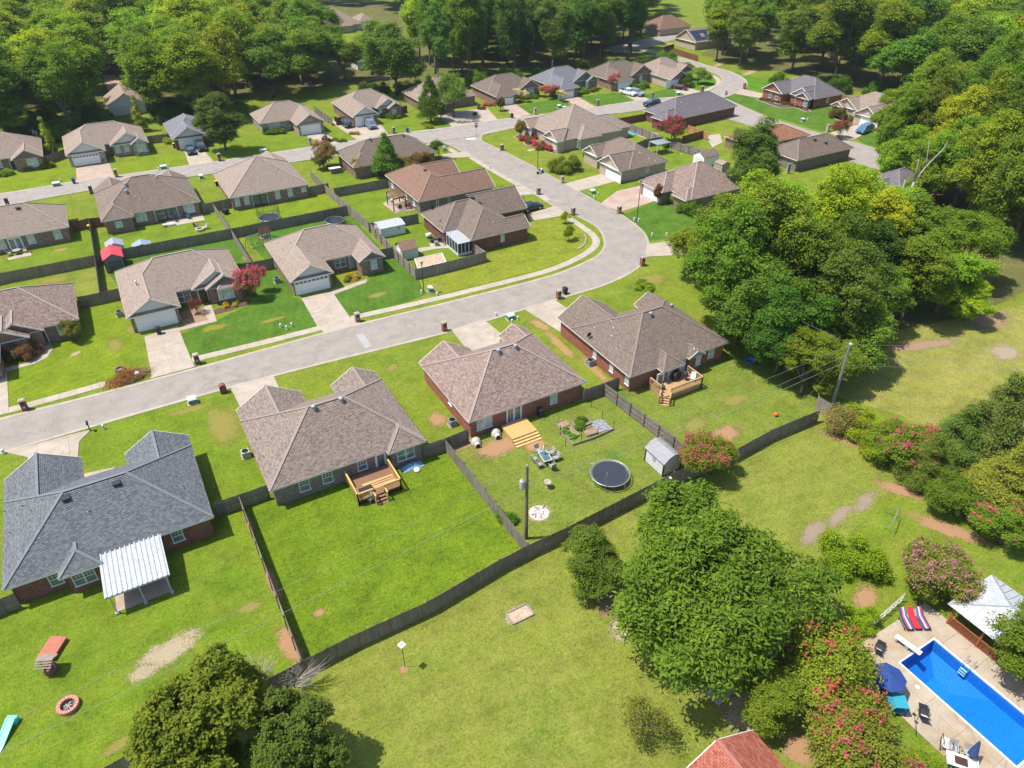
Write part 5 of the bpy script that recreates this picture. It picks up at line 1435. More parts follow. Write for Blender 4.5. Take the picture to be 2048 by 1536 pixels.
# --- single trees near the camera
tree('pecan', at(1440, 1175, 5.5), 9.0, 11.2, (.056, .098, .011), 'huge spreading green tree in the middle of the mown field', name='pecan_tree')
tree('mass1', at(1545, 1385, 2.6), 2.5, 5.4, (.085, .14, .012), 'low leafy tree between the huge spreading tree and the pool side crape myrtle', name='pecan_tree')
tree('magnolia', at(398, 1440, 5.5), 4.7, 9.6, (.062, .108, .013), 'dense olive green evergreen tree at the bottom left with dark leaf rosettes', name='magnolia_tree')
tree('magnolia', at(580, 1475, 4.8), 3.4, 7.8, (.05, .092, .014), 'smaller evergreen tree right of the big olive green one at bottom left', name='magnolia_tree')
tree('crape_round', at(1420, 912, 2.3), 2.7, 4.7, (.075, .13, .014), 'round crape myrtle with hot pink flowers leaning over the back fence', bloom=PINK, name='crape_myrtle')
tree('mass2', at(1170, 1120, 2.8), 2.7, 5.4, (.052, .10, .016), 'dark green tree with few red flowers at the fence left of the huge tree', name='crape_myrtle')
tree('crape1', at(1665, 1350, 3.2), 4.3, 6.0, (.068, .118, .014), 'large green crape myrtle with coral flower tips beside the pool terrace', bloom=CORAL, name='crape_myrtle')
tree('crape2', at(1712, 1490, 3.0), 4.0, 5.2, (.085, .115, .018), 'reddish flowering crape myrtle at the bottom edge above the clipped round bush', bloom=(.5, .09, .13), name='crape_myrtle')
tree('crape_pink', at(1866, 1140, 2.4), 3.5, 4.6, (.08, .12, .016), 'pale pink flowering crape myrtle above the striped pool loungers', bloom=PALEP, name='crape_myrtle')
tree('bigshrub', at(1710, 1110, 1.6), 2.9, 3.4, (.10, .165, .012), 'broad green shrub left of the pale pink crape myrtle', 'shrub', name='shrub')
tree('sparse', at(1285, 1450, 1.8), 1.95, 3.4, (.10, .115, .03), 'small thin olive tree alone on the field at the bottom')
tree('ball', at(1864, 1520, .9), 1.35, 2.0, (.085, .165, .010), 'clipped round bright green bush beside the pool dining table', 'shrub', name='shrub')
tree('bigshrub', at(1730, 1238, 1.0), 1.5, 2.2, (.13, .18, .012), 'yellow green bush against the pool fence', 'shrub', name='shrub')
tree('mass0', at(2062, 1262, 4.0), 3.3, 6.5, (.06, .115, .012), 'dark leafy tree at the right edge over the pool pavilion')
# the hedge line on the right
tree('cedar0', at(1975, 885, 3.2), 4.2, 11.8, (.043, .080, .016), 'tallest dark green cedar at the right end of the flowering hedge line', name='cedar_tree')
tree('cedar1', at(2012, 980, 2.6), 3.9, 8.5, (.075, .10, .016), 'broad olive cedar in front of the tallest cedar', name='cedar_tree')
tree('cedar1', at(1908, 895, 2.4), 3.3, 8.0, (.047, .088, .015), 'mid sized cedar left of the tallest cedar beside the pink shrub', name='cedar_tree')
tree('cedar0', at(2062, 930, 2.5), 3.6, 9, (.07, .095, .016), 'cedar cut by the right edge of the picture', name='cedar_tree')
tree('crape_round', at(1800, 895, 2.0), 3.2, 5.0, (.06, .115, .014), 'crape myrtle with bright pink flower heads at the left of the cedars', bloom=PINK, name='crape_myrtle')
tree('crape0', at(1905, 1000, 1.5), 3.0, 3.8, (.06, .12, .014), 'mostly green crape myrtle at the front foot of the cedars', 'shrub', name='crape_myrtle')
tree('crape1', at(2010, 1060, 1.8), 3.0, 3.9, (.06, .115, .014), 'pink flowered shrub below the cedars at the right edge', 'shrub', bloom=PINK, name='crape_myrtle')
tree('bigshrub', at(1725, 840, 1.3), 2.9, 3.2, (.085, .145, .012), 'green shrub at the end of the back fence by the leaning utility pole', 'shrub', name='shrub')
tree('sparse', at(1672, 836, 1.4), 2.3, 2.8, (.12, .11, .05), 'brownish thin shrub tangle at the foot of the leaning utility pole', 'shrub', name='shrub')
tree('bigshrub', at(1765, 885, 1.3), 2.4, 2.8, (.095, .15, .012), 'small green shrub between fence end shrub and pink crape myrtle', 'shrub', name='shrub')
tree('cedar0', at(1852, 935, 2.0), 2.5, 6.4, (.05, .092, .016), 'small dark cedar between the pink crape myrtle and the olive cedars', name='cedar_tree')
# --- the big wood at right of the street bend
GW = 'trees of the wood right of the red brick house'
wood = [
 ('mass0', (1440, 660, 0), 5.4, 13.0, MID), ('mass1', (1500, 705, 0), 4.8, 11.0, (.048, .10, .014)), ('mass2', (1570, 740, 0), 4.6, 9.0, DK), ('mass0', (1640, 720, 0), 4.8, 10.5, (.05, .10, .014)),
 ('mass1', (1700, 735, 0), 4.2, 7.0, (.06, .115, .013)), ('mass2', (1420, 600, 0), 4.6, 11.5, (.075, .125, .013)), ('mass0', (1500, 640, 0), 5.6, 14.0, (.075, .13, .013)), ('mass1', (1580, 660, 0), 5.4, 14.5, MID),
 ('mass2', (1660, 660, 0), 5.0, 12.0, (.05, .10, .014)), ('mass0', (1470, 560, 0), 5.2, 12.0, (.085, .14, .012)), ('mass1', (1560, 585, 0), 5.8, 15.0, (.10, .155, .012)), ('mass2', (1640, 590, 0), 5.5, 15.5, (.115, .17, .012)),
 ('mass0', (1800, 640, 0), 4.6, 8.5, (.075, .13, .013)), ('mass1', (1870, 625, 0), 4.6, 8.6, (.085, .145, .012)), ('mass2', (1760, 650, 0), 4.0, 7.0, (.06, .115, .013)), ('mass1', (1830, 590, 0), 5.0, 10.0, (.07, .125, .013)),
 ('mass0', (1930, 640, 0), 3.0, 4.4, LM), ('mass2', (1720, 600, 0), 4.4, 10.0, DK), ('mass0', (1790, 560, 0), 4.6, 9.5, (.055, .105, .014)), ('mass1', (1900, 560, 0), 4.8, 10, (.06, .11, .013)),
 ('mass2', (1475, 688, 0), 3.6, 8.5, DK), ('mass0', (1550, 748, 0), 3.6, 7.5, DK), ('mass1', (1640, 775, 0), 3.2, 6.5, (.09, .15, .012)),
 ('mass2', (1600, 790, 0), 3.0, 6.4, (.08, .14, .012)), ('mass1', (1690, 700, 0), 3.2, 8.0, (.065, .12, .013)), ('mass1', (1390, 560, 0), 3.6, 8.0, (.08, .135, .012)),
]
gw_ = []
for k, p, r, h, c in wood:
 gw_.append((tree(k, at(*p), r, h * 1.4, c, 'leafy green tree in the tangled wood right of the red brick house', group=GW), *at(*p)[:2], c))
GY = 'bright yellow green trees at the wood edge'
_o7 = []
for p, r, h in (((1705, 520, 0), 6.0, 18.0), ((1650, 515, 0), 5.2, 15.5), ((1600, 510, 0), 4.6, 12.5), ((1730, 560, 0), 4.4, 14)):
 _o7.append(tree('mass%d' % rng.randrange(3), at(*p), r, h, YE, 'bright yellow green tree at the top of the wood below the grey brown roof', group=GY))
ordinals(_o7, 'bright yellow green tree below the grey brown roof')
# --- specimen trees in the gardens
tree('mass0', at(452, 300), 4.9, 12.4, (.042, .078, .02), 'dense dark tree in the front yard by the narrow blue grey roofed house')
tree('pyramid', at(862, 243), 3.5, 11.2, (.055, .115, .018), 'upright green tree left of the pair in front of the half hidden house')
tree('round', at(908, 235), 4.6, 10.2, (.07, .11, .025), 'rounded duller green tree right of the pair in front of the half hidden house')
tree('pyramid', at(776, 352), 2.9, 8.8, (.05, .115, .018), 'pyramid shaped green tree behind the rust brown roof')
tree('mass2', at(1484, 385), 5.0, 15.2, (.045, .09, .018), 'tall dark oak between the orange roof and the small sheds')
tree('bigshrub', at(1130, 343), 3.4, 4.0, (.085, .135, .02), 'wide low spreading tree on the lawn below the corner house', name='tree')
tree('bigshrub', at(1185, 320), 2.0, 4.2, (.06, .12, .014), 'bushy green shrub at the left wall of the garage facing house', 'shrub', name='shrub')
tree('bigshrub', at(1372, 425), 2.6, 3.2, (.06, .13, .012), 'round green shrub in front of the pinkish brown roof', 'shrub', name='shrub')
tree('round', at(1360, 408), 1.6, 2.8, (.09, .17, .012), 'brighter leafy shrub left of the round one by the pinkish brown roof', 'shrub', name='shrub')
tree('crape_full', at(506, 592), 2.15, 4.3, (.06, .12, .014), 'vivid pink crape myrtle in front of the light taupe roofed house', bloom=(.55, .10, .20), name='crape_myrtle')
tree('crape_full', at(1346, 288), 3.4, 5.2, (.06, .10, .014), 'large crimson crape myrtle at the fence corner by the pool patio', bloom=CRIM, name='crape_myrtle')
tree('crape_full', at(1677, 277), 2.0, 3.8, (.06, .10, .014), 'small red crape myrtle at the end of the orange roof', bloom=CRIM, name='crape_myrtle')
tree('crape_full', at(1227, 180), 1.9, 3.9, (.06, .10, .014), 'pink crape myrtle by the garage of the house with the white pickup', bloom=PINK, name='crape_myrtle')
tree('crape_full', at(1105, 198), 1.8, 3.2, (.06, .10, .014), 'magenta flowering shrub by the grey roofed house drive', 'shrub', bloom=PINK, name='crape_myrtle')
tree('crape_full', at(1091, 194), 1.7, 3.0, (.06, .10, .014), 'salmon flowering shrub left of the magenta one', 'shrub', bloom=(.55, .22, .18), name='crape_myrtle')
tree('crape_full', at(1120, 203), 1.3, 2.8, (.09, .13, .02), 'cream flowering shrub right of the magenta one', 'shrub', bloom=WHITEF, name='crape_myrtle')
tree('crape_full', at(1040, 203), 2.0, 3.0, (.12, .15, .03), 'white flowering shrub beside the garage of the taupe roofed house', 'shrub', bloom=WHITEF, name='crape_myrtle')
tree('crape_full', at(1037, 432), 1.5, 3.0, (.06, .10, .014), 'red crape myrtle against the roof of the bend house', bloom=CRIM, name='crape_myrtle')
tree('crape1', at(657, 335), 3.0, 5.4, (.085, .10, .03), 'crape myrtle with rusty flower tips left of the long brown roof', bloom=CORAL, name='crape_myrtle')
tree('crape1', at(640, 340), 1.7, 3.2, (.085, .10, .03), 'smaller rusty crape myrtle at the left foot of the bigger one', bloom=CORAL, name='crape_myrtle')
tree('crape0', at(845, 345), 2.3, 4.6, (.075, .10, .025), 'crape myrtle with coral tips in front of the long brown roof', bloom=CORAL, name='crape_myrtle')
tree('crape1', at(815, 348), 2.2, 3.4, (.07, .10, .02), 'low crape myrtle between the pyramid tree and the coral tipped one', bloom=CORAL, name='crape_myrtle')
tree('round', at(878, 318), 2.0, 4.0, (.05, .10, .014), 'dark green small tree at the right end of the long brown roof')
tree('round', at(718, 353), 1.6, 3.6, (.11, .13, .03), 'thin pale shrub at the wall corner below the long brown roof', 'shrub', name='shrub')
tree('column', at(136, 246), .9, 1, DK, 'dark shrub') if False else None
tree('column', at(105, 306), 1.0, 8.0, (.12, .17, .012), 'tall thin yellow green conifer left of the stone fronted house', name='conifer')
tree('column', at(286, 262), 1.25, 8.6, (.12, .17, .012), 'tall thin yellow green conifer right of the stone fronted house', name='conifer')
tree('round', at(1395, 168), 3.0, 4.4, (.09, .14, .03), 'pale green small tree left on the curved lawn')
tree('round', at(1374, 158), 2.6, 4.6, (.09, .14, .03), 'pale green small tree behind the curved lawn')
tree('round', at(1370, 172), 2.4, 3.6, (.04, .085, .014), 'dark green shrub in front of the two pale small trees', 'shrub', name='shrub')
tree('round', at(1131, 474), .8, 2.6, (.11, .16, .012), 'young slim tree on the weedy corner lawn near the street lamp') if False else None
tree('round', at(1131, 447), .75, 2.3, (.12, .17, .012), 'tiny yellow green sapling higher on the weedy corner lawn')
tree('round', at(1138, 480), .95, 2.8, (.09, .16, .012), 'slim young tree lower on the weedy corner lawn')
tree('crape1', at(1315, 408), 1.2, 3.6, (.075, .05, .03), 'dark red leaved shrub by the garage of the pinkish roof house', 'shrub', bloom=(.25, .06, .06), name='shrub')
tree('bigshrub', at(30, 708), 2.3, 3.4, (.085, .085, .03), 'big brownish shrub in front of the mottled pink roofed house', 'shrub', name='shrub')
tree('bigshrub', at(55, 712), 1.8, 2.6, (.14, .095, .06), 'dried pinkish shrub beside the big brownish one', 'shrub', name='shrub')
tree('crape1', at(153, 680), 1.6, 2.9, (.06, .10, .014), 'green shrub with red tips at the right corner of the mottled pink roof', 'shrub', bloom=CRIM, name='shrub')
tree('sparse', at(397, 625), 1.1, 2.2, (.09, .04, .03), 'bare reddish shrub by the front door of the light taupe roofed house', 'shrub', name='shrub')
tree('shrub', at(706, 556), 1.0, 1.0, (.20, .20, .015), 'yellow green shrub in the bed by the stone gabled house door', 'shrub', name='shrub')
tree('shrub', at(695, 560), .8, .8, (.10, .14, .015), 'low green shrub left of the yellow one', 'shrub', name='shrub')
tree('shrub', at(452, 613), .7, .7, (.18, .18, .015), 'yellow small shrub in the bed below the bay window', 'shrub', name='shrub')
tree('shrub', at(472, 609), .7, .6, (.18, .19, .02), 'second yellow shrub nearer the pink crape myrtle', 'shrub', name='shrub')
tree('bigshrub', at(1290, 575), 1.8, 1.2, (.10, .16, .012), 'long low weedy bush on the lawn right of the street bend', 'shrub', name='shrub')
tree('shrub', at(1012, 1040), 1.0, 1.4, (.05, .115, .012), 'leafy bush growing against the fence of the lush yard', 'shrub', name='shrub')
GH2 = 'clipped hedges at the left edge house'
_o2 = []
for p in ((5, 352), (20, 348), (55, 340), (85, 336), (102, 333)): _o2.append(tree('shrub', at(*p), 1.25, 1.5, (.075, .13, .012), 'clipped green hedge ball in front of the left edge brick house', 'shrub', GH2, name='hedge'))
ordinals(_o2, 'clipped green hedge ball before the left edge brick house')
GH3 = 'green shrubs against the front walls across the upper street'
_o3 = []
for p, r in (((540, 268), 1.6), ((553, 267), 1.6), ((565, 265), 1.4), ((770, 236), 1.4), ((783, 236), 1.3), ((796, 235), 1.3), ((1052, 198), 1.4), ((1066, 196), 1.4), ((1163, 189), 1.4), ((1170, 185), 1.6), ((1187, 183), 1.3), ((1273, 178), 2.0), ((1289, 174), 2.0), ((1341, 172), 1.2), ((950, 230), .9)):
 _o3.append(tree('shrub', at(*p), r, r * 1.1, (.055, .11, .014), 'dark green shrub against a front wall across the upper street', 'shrub', GH3, name='hedge'))
ordinals(_o3, 'dark green shrub against front walls across the upper street')
tree('crape1', at(1001, 222), 1.4, 3.4, (.07, .08, .03), 'small rusty tree on the lawn left of the taupe roofed house drive', bloom=(.3, .08, .07), name='crape_myrtle')
for p, c, l in (((970, 210), (.30, .12, .08), 'left pinkish'), ((982, 212), (.25, .10, .08), 'middle pinkish'), ((963, 219), (.10, .05, .03), 'dark reddish')):
 tree('shrub', at(*p), 1.0, 1.3, c, l + ' bush at the side wall of the taupe roofed house', 'shrub', name='shrub')
tree('crape1', at(1041, 277), 1.7, 4.0, (.10, .12, .03), 'small tree with rusty top in the corner planting bed', bloom=CORAL, name='crape_myrtle')
for p, r, c, l in (((1049, 283), 1.3, (.16, .035, .03), 'dark red bush left in the corner planting bed'), ((1058, 284), 1.4, (.06, .09, .02), 'green bush in the middle of the corner planting bed'), ((1069, 290), 1.2, (.30, .05, .10), 'pink bush in the corner planting bed'),
 ((1083, 297), 1.6, (.12, .08, .03), 'brownish bush by the porch of the corner house'), ((1096, 300), 1.3, (.22, .06, .06), 'round red bush at the lower end of the corner bed'), ((1061, 278), 1.3, (.17, .04, .03), 'dark red bush against the corner house wall')):
 tree('shrub', at(*p), r, r * 1.3, c, l, 'shrub', name='shrub')
tree('bigshrub', at(1672, 236), 2.6, 3.6, (.06, .07, .02), 'dark shrub at the left wall of the stepped gable house', 'shrub', name='shrub')
tree('bigshrub', at(1701, 240), 1.6, 1.6, (.055, .12, .012), 'green shrub between the gables of the stepped gable house', 'shrub', name='shrub')
tree('bigshrub', at(1753, 259), 1.6, 1.8, (.12, .10, .05), 'brownish shrub right of the blue van', 'shrub', name='shrub')
GB = 'small shrubs along the orange brick house'
_o4 = []
for i in range(9): _o4.append(tree('shrub', at(1524 + i * 11.5, 199 + i * 2.4), .8, .9, (.10, .06, .03) if i % 2 else (.06, .09, .02), 'small shrub in the bed along the orange brick house', 'shrub', GB, name='shrub'))
ordinals(_o4, 'small shrub in the bed along the orange brick house')
tree('bigshrub', at(1550, 322), 1.8, 2.6, (.035, .07, .012), 'dark round shrub at the wall of the house behind the tall oak', 'shrub', name='shrub')
tree('bigshrub', at(1330, 293), 1.6, 2.4, (.055, .14, .012), 'green bush under the crimson crape myrtle', 'shrub', name='shrub')
tree('shrub', at(100, 308), 1.2, 1.2, (.10, .18, .012), 'x', 'shrub') if False else None
tree('shrub', at(340, 287), 1.3, 1.8, (.13, .20, .012), 'bright small bush left of the narrow garage', 'shrub', name='shrub')
GP = 'small plants by the driveway of the dark cart'
_o5 = []
for p in ((668, 281), (674, 282), (682, 284), (688, 283)): _o5.append(tree('shrub', at(*p), .7, .9, (.08, .11, .02), 'small shrub beside the drive with the dark cart', 'shrub', GP, name='shrub'))
ordinals(_o5, 'small shrub beside the drive with the dark cart')
tree('shrub', at(709, 269), 1.2, 1.0, (.20, .15, .04), 'yellowish planting at the kerb left of the silver van', 'shrub', name='shrub')
tree('shrub', at(857, 256), 1.2, 1.3, (.14, .18, .02), 'round yellow green bush near the kerb under the pair of trees', 'shrub', name='shrub')
# --- the woods behind the houses
def inside(p, poly):
 x, y = p; r = False; n = len(poly)
 for i in range(n):
  (x1, y1), (x2, y2) = poly[i], poly[(i + 1) % n]
  if (y1 > y) != (y2 > y) and x < (x2 - x1) * (y - y1) / (y2 - y1) + x1: r = not r
 return r
taken = []
def relabel(made, group):               # say which one: its row, its place in the row and its tone
 made.sort(key=lambda q: q[1] * _sa + q[2] * _ca)
 k = min(14, max(4, len(made) // 5 + 1))
 for row in range(0, len(made), k):
  part = sorted(made[row:row + k], key=lambda q: pix(q[1], q[2])[0])
  for i, (o, u, v, ti) in enumerate(part):
   tone = 'dark green' if ti[1] < .1 else 'mid green' if ti[1] < .135 else 'bright green' if ti[1] < .17 else 'yellow green'
   rw = 'front row' if row == 0 else NTH[row // k] + ' row'
   pl = 'leftmost' if i == 0 else NTH[i] + ' from left'
   wh = group.replace('trees of the ', '').replace('trees at the ', '').replace('trees behind the', 'behind').replace('tall ', '').replace('trees by the', 'by')
   o['label'] = '%s tree, %s, %s, %s' % (tone, pl, rw, wh)
def forest(poly, label, group, tints, s0=8.0, s1=.018, keys=('wood0', 'wood1', 'wood2', 'wood3', 'tall0', 'tall1', 'tall2'), hr=(11, 18), cap=200, rs=(.46, .60)):
 G_ = gpts(poly); us = [q[0] for q in G_]; vs = [q[1] for q in G_]; n = 0
 r_ = random.Random(len(label) * 7 + int(us[0])); made = []
 for _ in range(9000):
  u, v = r_.uniform(min(us), max(us)), r_.uniform(min(vs), max(vs))
  if not inside(pix(u, v), poly): continue
  d = math.hypot(u, v); sp_ = s0 + d * s1
  if any((u - q[0]) ** 2 + (v - q[1]) ** 2 < (sp_ * .5 + q[2] * .5) ** 2 for q in taken): continue
  taken.append((u, v, sp_))
  h = r_.uniform(*hr); k = r_.choice(keys)
  rr = sp_ * r_.uniform(*rs) * (.9 if k.startswith('tall') else 1.05)
  ti = r_.choice(tints); made.append((tree(k, (u, v), rr, h, ti, label, group=group), u, v, ti)); n += 1
  if n >= cap: break
 relabel(made, group)
 return n
nn_ = []
relabel(gw_, GW)
F_ = lambda *a, **k: nn_.append(forest(*a, **k))
F_([(-260, 80), (190, 100), (212, 150), (203, 195), pix(1.5, 214), pix(1.5, 199), pix(-60, 199)], 'bright green tree in the wood at the upper left corner', 'trees at the upper left', [BR, LM, BR, MID], 6.4, .015, hr=(17, 23), rs=(.60, .78))
F_([(235, 70), (480, 85), (500, 180), pix(36, 197), pix(14, 198), pix(15, 226), (285, 150), (240, 150)], 'green tree in the grove behind the narrow blue grey roof', 'trees of the grove', [BR, MID, LM, MID, BR], 6.2, .015, hr=(19, 25), rs=(.60, .78))
F_([(490, 85), (640, 90), (660, 165), (640, 182), (540, 196), (490, 194)], 'green tree behind the stone gabled garage house', 'trees behind the stone gabled house', [MID, (.07, .12, .016), (.085, .13, .02)], 6.5, .014, hr=(15, 21), rs=(.58, .74))
tree('wood2', at(794, 190), 8.2, 20.0, (.06, .10, .022), 'big old tree with thick trunk behind the house with red fence panels')
taken.append((*at(794, 190), 14))
tree('wood0', at(690, 160), 5.6, 14, (.06, .11, .018), 'broad tree left of the big old tree behind the red fence panel house')
tree('wood3', at(745, 150), 6.5, 16, (.065, .115, .018), 'leafy tree just behind the big old thick trunked tree')
tree('tall1', at(840, 120), 5.5, 20, (.125, .175, .014), 'tall yellowish tree right behind the big old tree')
F_([(850, 90), (1250, 75), (1278, 112), (1230, 132), (1110, 146), (1050, 154), (940, 168), (870, 176)], 'tall dark tree in the wall of trees behind the upper houses', 'tall trees behind the upper houses', [DK, (.042, .09, .016), MID, (.05, .095, .02), (.075, .125, .014)], 5.2, .010, ('tall0', 'tall1', 'tall2'), (21, 28), rs=(.60, .76))
F_([(1440, 95), (1520, 110), (1500, 138), (1440, 130), (1405, 114)], 'tree at the edge of the wood right of the far bend', 'trees at the far bend', [BR, (.08, .135, .013), MID], 6, .010, hr=(17, 22), rs=(.58, .74))
F_([(1500, 100), (2130, 90), (2200, 260), (1900, 228), (1730, 186), (1610, 155), (1510, 140)], 'green tree in the deep wood at the upper right', 'trees of the upper right wood', [MID, BR, (.08, .135, .013), (.05, .10, .016), (.105, .16, .013)], 7.2, .014, hr=(18, 25), rs=(.60, .78))
F_([(1830, 260), (2180, 260), (2150, 520), (2080, 545), (1990, 500), (1900, 470), (1850, 400), (1815, 330)], 'leafy tree in the wood at the right edge', 'trees of the right edge wood', [MID, BR, (.085, .14, .013), (.06, .11, .014), LM], 5.0, .010, ('mass0', 'mass1', 'mass2'), (18, 24), rs=(.66, .85))
F_([(1765, 300), (1830, 290), (1850, 420), (1800, 400)], 'leafy tree between the stepped gable house and the dead trunk', 'trees by the stepped gable house', [MID, (.085, .14, .013), BR], 5.0, .008, ('mass0', 'mass1', 'mass2'), (13, 17), rs=(.6, .75))
def woodland(poly, label, n_max, seed, tint, hr=(18, 25)):
 r_ = random.Random(seed); G_ = gpts(poly); us = [q[0] for q in G_]; vs = [q[1] for q in G_]; pts = []
 for _ in range(6000):
  u, v = r_.uniform(min(us), max(us)), r_.uniform(min(vs), max(vs))
  if not inside(pix(u, v), poly) or any((u - a) ** 2 + (v - b) ** 2 < 64 for a, b in pts): continue
  pts.append((u, v))
  if len(pts) >= n_max: break
 V, A_ = [], []
 for u, v in pts:
  co, va = FAR[r_.randrange(3)]; a = r_.uniform(0, 6.28); c_, s_ = math.cos(a), math.sin(a); k = r_.uniform(.9, 1.35); h = r_.uniform(*hr) / 15
  V.append(np.stack([(co[:, 0] * c_ - co[:, 1] * s_) * k + u, (co[:, 0] * s_ + co[:, 1] * c_) * k + v, co[:, 2] * h], 1)); A_.append(np.clip(va * .8 + r_.uniform(-.15, .25), 0, 1))
 V = np.concatenate(V).astype(np.float32); A_ = np.concatenate(A_).astype(np.float32); n = len(A_)
 me = bpy.data.meshes.new('woodland'); me.vertices.add(n * 4); me.vertices.foreach_set('co', V.ravel()); me.loops.add(n * 4); me.loops.foreach_set('vertex_index', np.arange(n * 4, dtype=np.int32))
 me.polygons.add(n); me.polygons.foreach_set('loop_start', np.arange(0, n * 4, 4, dtype=np.int32)); me.attributes.new('var', 'FLOAT', 'FACE').data.foreach_set('value', A_)
 me.materials.append(M['leaf']); me.update(calc_edges=True)
 o = put('woodland', me, None, tuple(x * TS for x in tint), 'stuff'); tag(o, label, 'woodland'); nn_.append(-len(pts))
FAR = []
for i in range(3):
 me = crown('far_crown', 170 + i, 5.4, .5, 15, 3300, .85, nlobes=30, spread=.55, lobe=.36, per=8, up=.75)[0]
 co = np.empty(len(me.vertices) * 3, np.float32); me.vertices.foreach_get('co', co); va = np.empty(len(me.polygons), np.float32); me.attributes['var'].data.foreach_get('value', va); FAR.append((co.reshape(-1, 3), va)); bpy.data.meshes.remove(me)
GE = 'low undergrowth along the wood edges'
_o6 = []
for p in [(-30, 200), (-22, 199), (-15, 200), (-8, 198), (-1, 199), (1, 206), (14.5, 207), (16, 199), (25, 197), (33, 196), (70, 199), (80, 200), (92, 199), (101, 196), (112, 197), (122, 195), (134, 195), (146, 193), (156, 190), (166, 190), (-26, 208), (-12, 210), (22, 206), (30, 210), (176, 152), (182, 146), (186, 138), (190, 130), (188, 122), (186, 114)]:
 _o6.append(tree('bigshrub', (p[0] + rng.uniform(-1.5, 1.5), p[1] + rng.uniform(-1, 2)), rng.uniform(3, 4.6), rng.uniform(3.5, 6), rng.choice([DK, MID, (.05, .10, .014)]), 'leafy undergrowth shrub at the edge of the wood behind the houses', 'shrub', GE, name='shrub'))
ordinals(_o6, 'undergrowth shrub at the wood edge behind the houses')
woodland([(-200, 4), (585, 4), (590, 62), (560, 84), (480, 82), (240, 66), (190, 98), (-200, 78)], 'dense far wood along the top left of the picture', 110, 1, (.058, .105, .020))
woodland([(745, 6), (1330, 6), (1275, 74), (900, 86), (850, 60), (770, 22)], 'dense far wood along the top centre of the picture', 80, 2, (.058, .105, .020), (20, 27))
woodland([(560, 2), (850, 2), (760, 9), (600, 12)], 'thin strip of far wood behind the columned house', 14, 4, (.05, .095, .022))
woodland([(1420, 4), (2200, 4), (2160, 92), (1500, 98), (1440, 92), (1425, 40)], 'dense far wood along the top right of the picture', 110, 3, (.066, .115, .018))
print('forest', nn_)
# dead trunk and bare branches
def branchy(name, label, xy, spec, mat, cat='tree'):
 root = thing(name, label, cat, (xy[0], xy[1], 0)); m = MB(); tr = MB()
 for k, (pts, r0, r1) in enumerate(spec):
  n = len(pts); (tr if k == 0 else m).tube(pts, [r0 + (r1 - r0) * i / (n - 1) for i in range(n)], 7)
 tr.build('trunk', mat, root, True); m.build('branch', mat, root, True)
 return root
dt = branchy('dead_tree', 'pale dead tree with bare broken limbs in the right wood', at(1770, 520), [
 ([(0, 0, 0), (.2, 0, 4), (.5, .1, 8.5), (1.1, .2, 12.5)], .32, .16), ([(.5, .1, 8.5), (2, -.8, 10.0), (4.2, -1.6, 10.6)], .14, .05),
 ([(1.1, .2, 12.5), (2.8, .2, 14.5), (5.4, 0, 16.8), (6.2, .2, 17.6)], .14, .03), ([(2.8, .2, 14.5), (3.4, 1, 16.5), (3.8, 1.6, 18)], .08, .02), ([(1.1, .2, 12.5), (1.2, .6, 15), (2.0, 1.2, 17)], .11, .03),
 ([(5.4, 0, 16.8), (5.6, -.6, 17.9)], .04, .01), ([(.2, 0, 4), (2.0, -.9, 7.0), (4.6, -1.9, 8.2)], .13, .06), ([(2.0, -.9, 7.0), (3.2, -2.2, 6.6), (4.4, -3.0, 6.2)], .07, .02), ([(.3, 0, 5), (-.6, .4, 9), (-.7, .6, 13)], .16, .07)], 'bark_pale')
spec = []
rb_ = random.Random(4)
spec.append(([(0, 0, 0), (.05, 0, .8), (0, .1, 1.4)], .06, .04))
for i in range(46):
 a = rb_.uniform(0, 6.28); l = rb_.uniform(.8, 2.0); z = rb_.uniform(.6, 1.5)
 p1 = (math.cos(a) * l * .5, math.sin(a) * l * .5, z + l * .45); p2 = (math.cos(a + .3) * l, math.sin(a + .3) * l, z + l * .9)
 spec.append(([(0, 0, z), p1, p2], .022, .005))
 for j in range(3):
  b = a + rb_.uniform(-1, 1); spec.append(([p1, (p1[0] + math.cos(b) * .5, p1[1] + math.sin(b) * .5, p1[2] + .5)], .010, .003))
branchy('bare_tree', 'leafless grey twiggy tree at the fence corner by the olive evergreen', at(525, 1372), spec, 'bark_pale')
branchy('bare_tree', 'second leafless tangle leaning over the fence right of the first', at(585, 1375), [([(q[0] * 1.1 + q[2] * .45, q[1] * .8 - q[2] * .25, q[2] * .65 + .3) for q in p], a, b) for p, a, b in spec], 'bark_pale')
# brush pile on the pavement
bp = thing('brush_pile', 'heap of dried brown cut branches on the pavement by the driveway', 'brush pile', at(258, 758))
g_ = np.random.default_rng(5); n = 9000
cc = g_.normal(size=(n, 3)) * np.array([1.0, .55, .42]); cc[:, 2] = np.abs(cc[:, 2]) * (1.25 - .3 * np.abs(cc[:, 0])).clip(.3, 2) + .05; cc[:, 1] += .18 * cc[:, 0]
put('dry_leaves', leaf_mesh('dry_leaves', cc, g_.normal(size=(n, 3)) + np.array([0, 0, .4]), .17, g_.uniform(0, 1, n), 'leaf', .4, 6), bp, (.40, .20, .085))
tw = MB()
for i in range(80):
 x = g_.normal() * .9; y = g_.normal() * .45; a = g_.uniform(-.9, .9); l = g_.uniform(.6, 1.6)
 tw.tube([(x, y, .1), (x + math.cos(a) * l * .5, y + math.sin(a) * l * .5, .55), (x + math.cos(a) * l, y + math.sin(a) * l, .4 + g_.uniform(0, .5))], [.02, .015, .006], 4)
tw.build('cut_branch', 'bark_pale', bp)
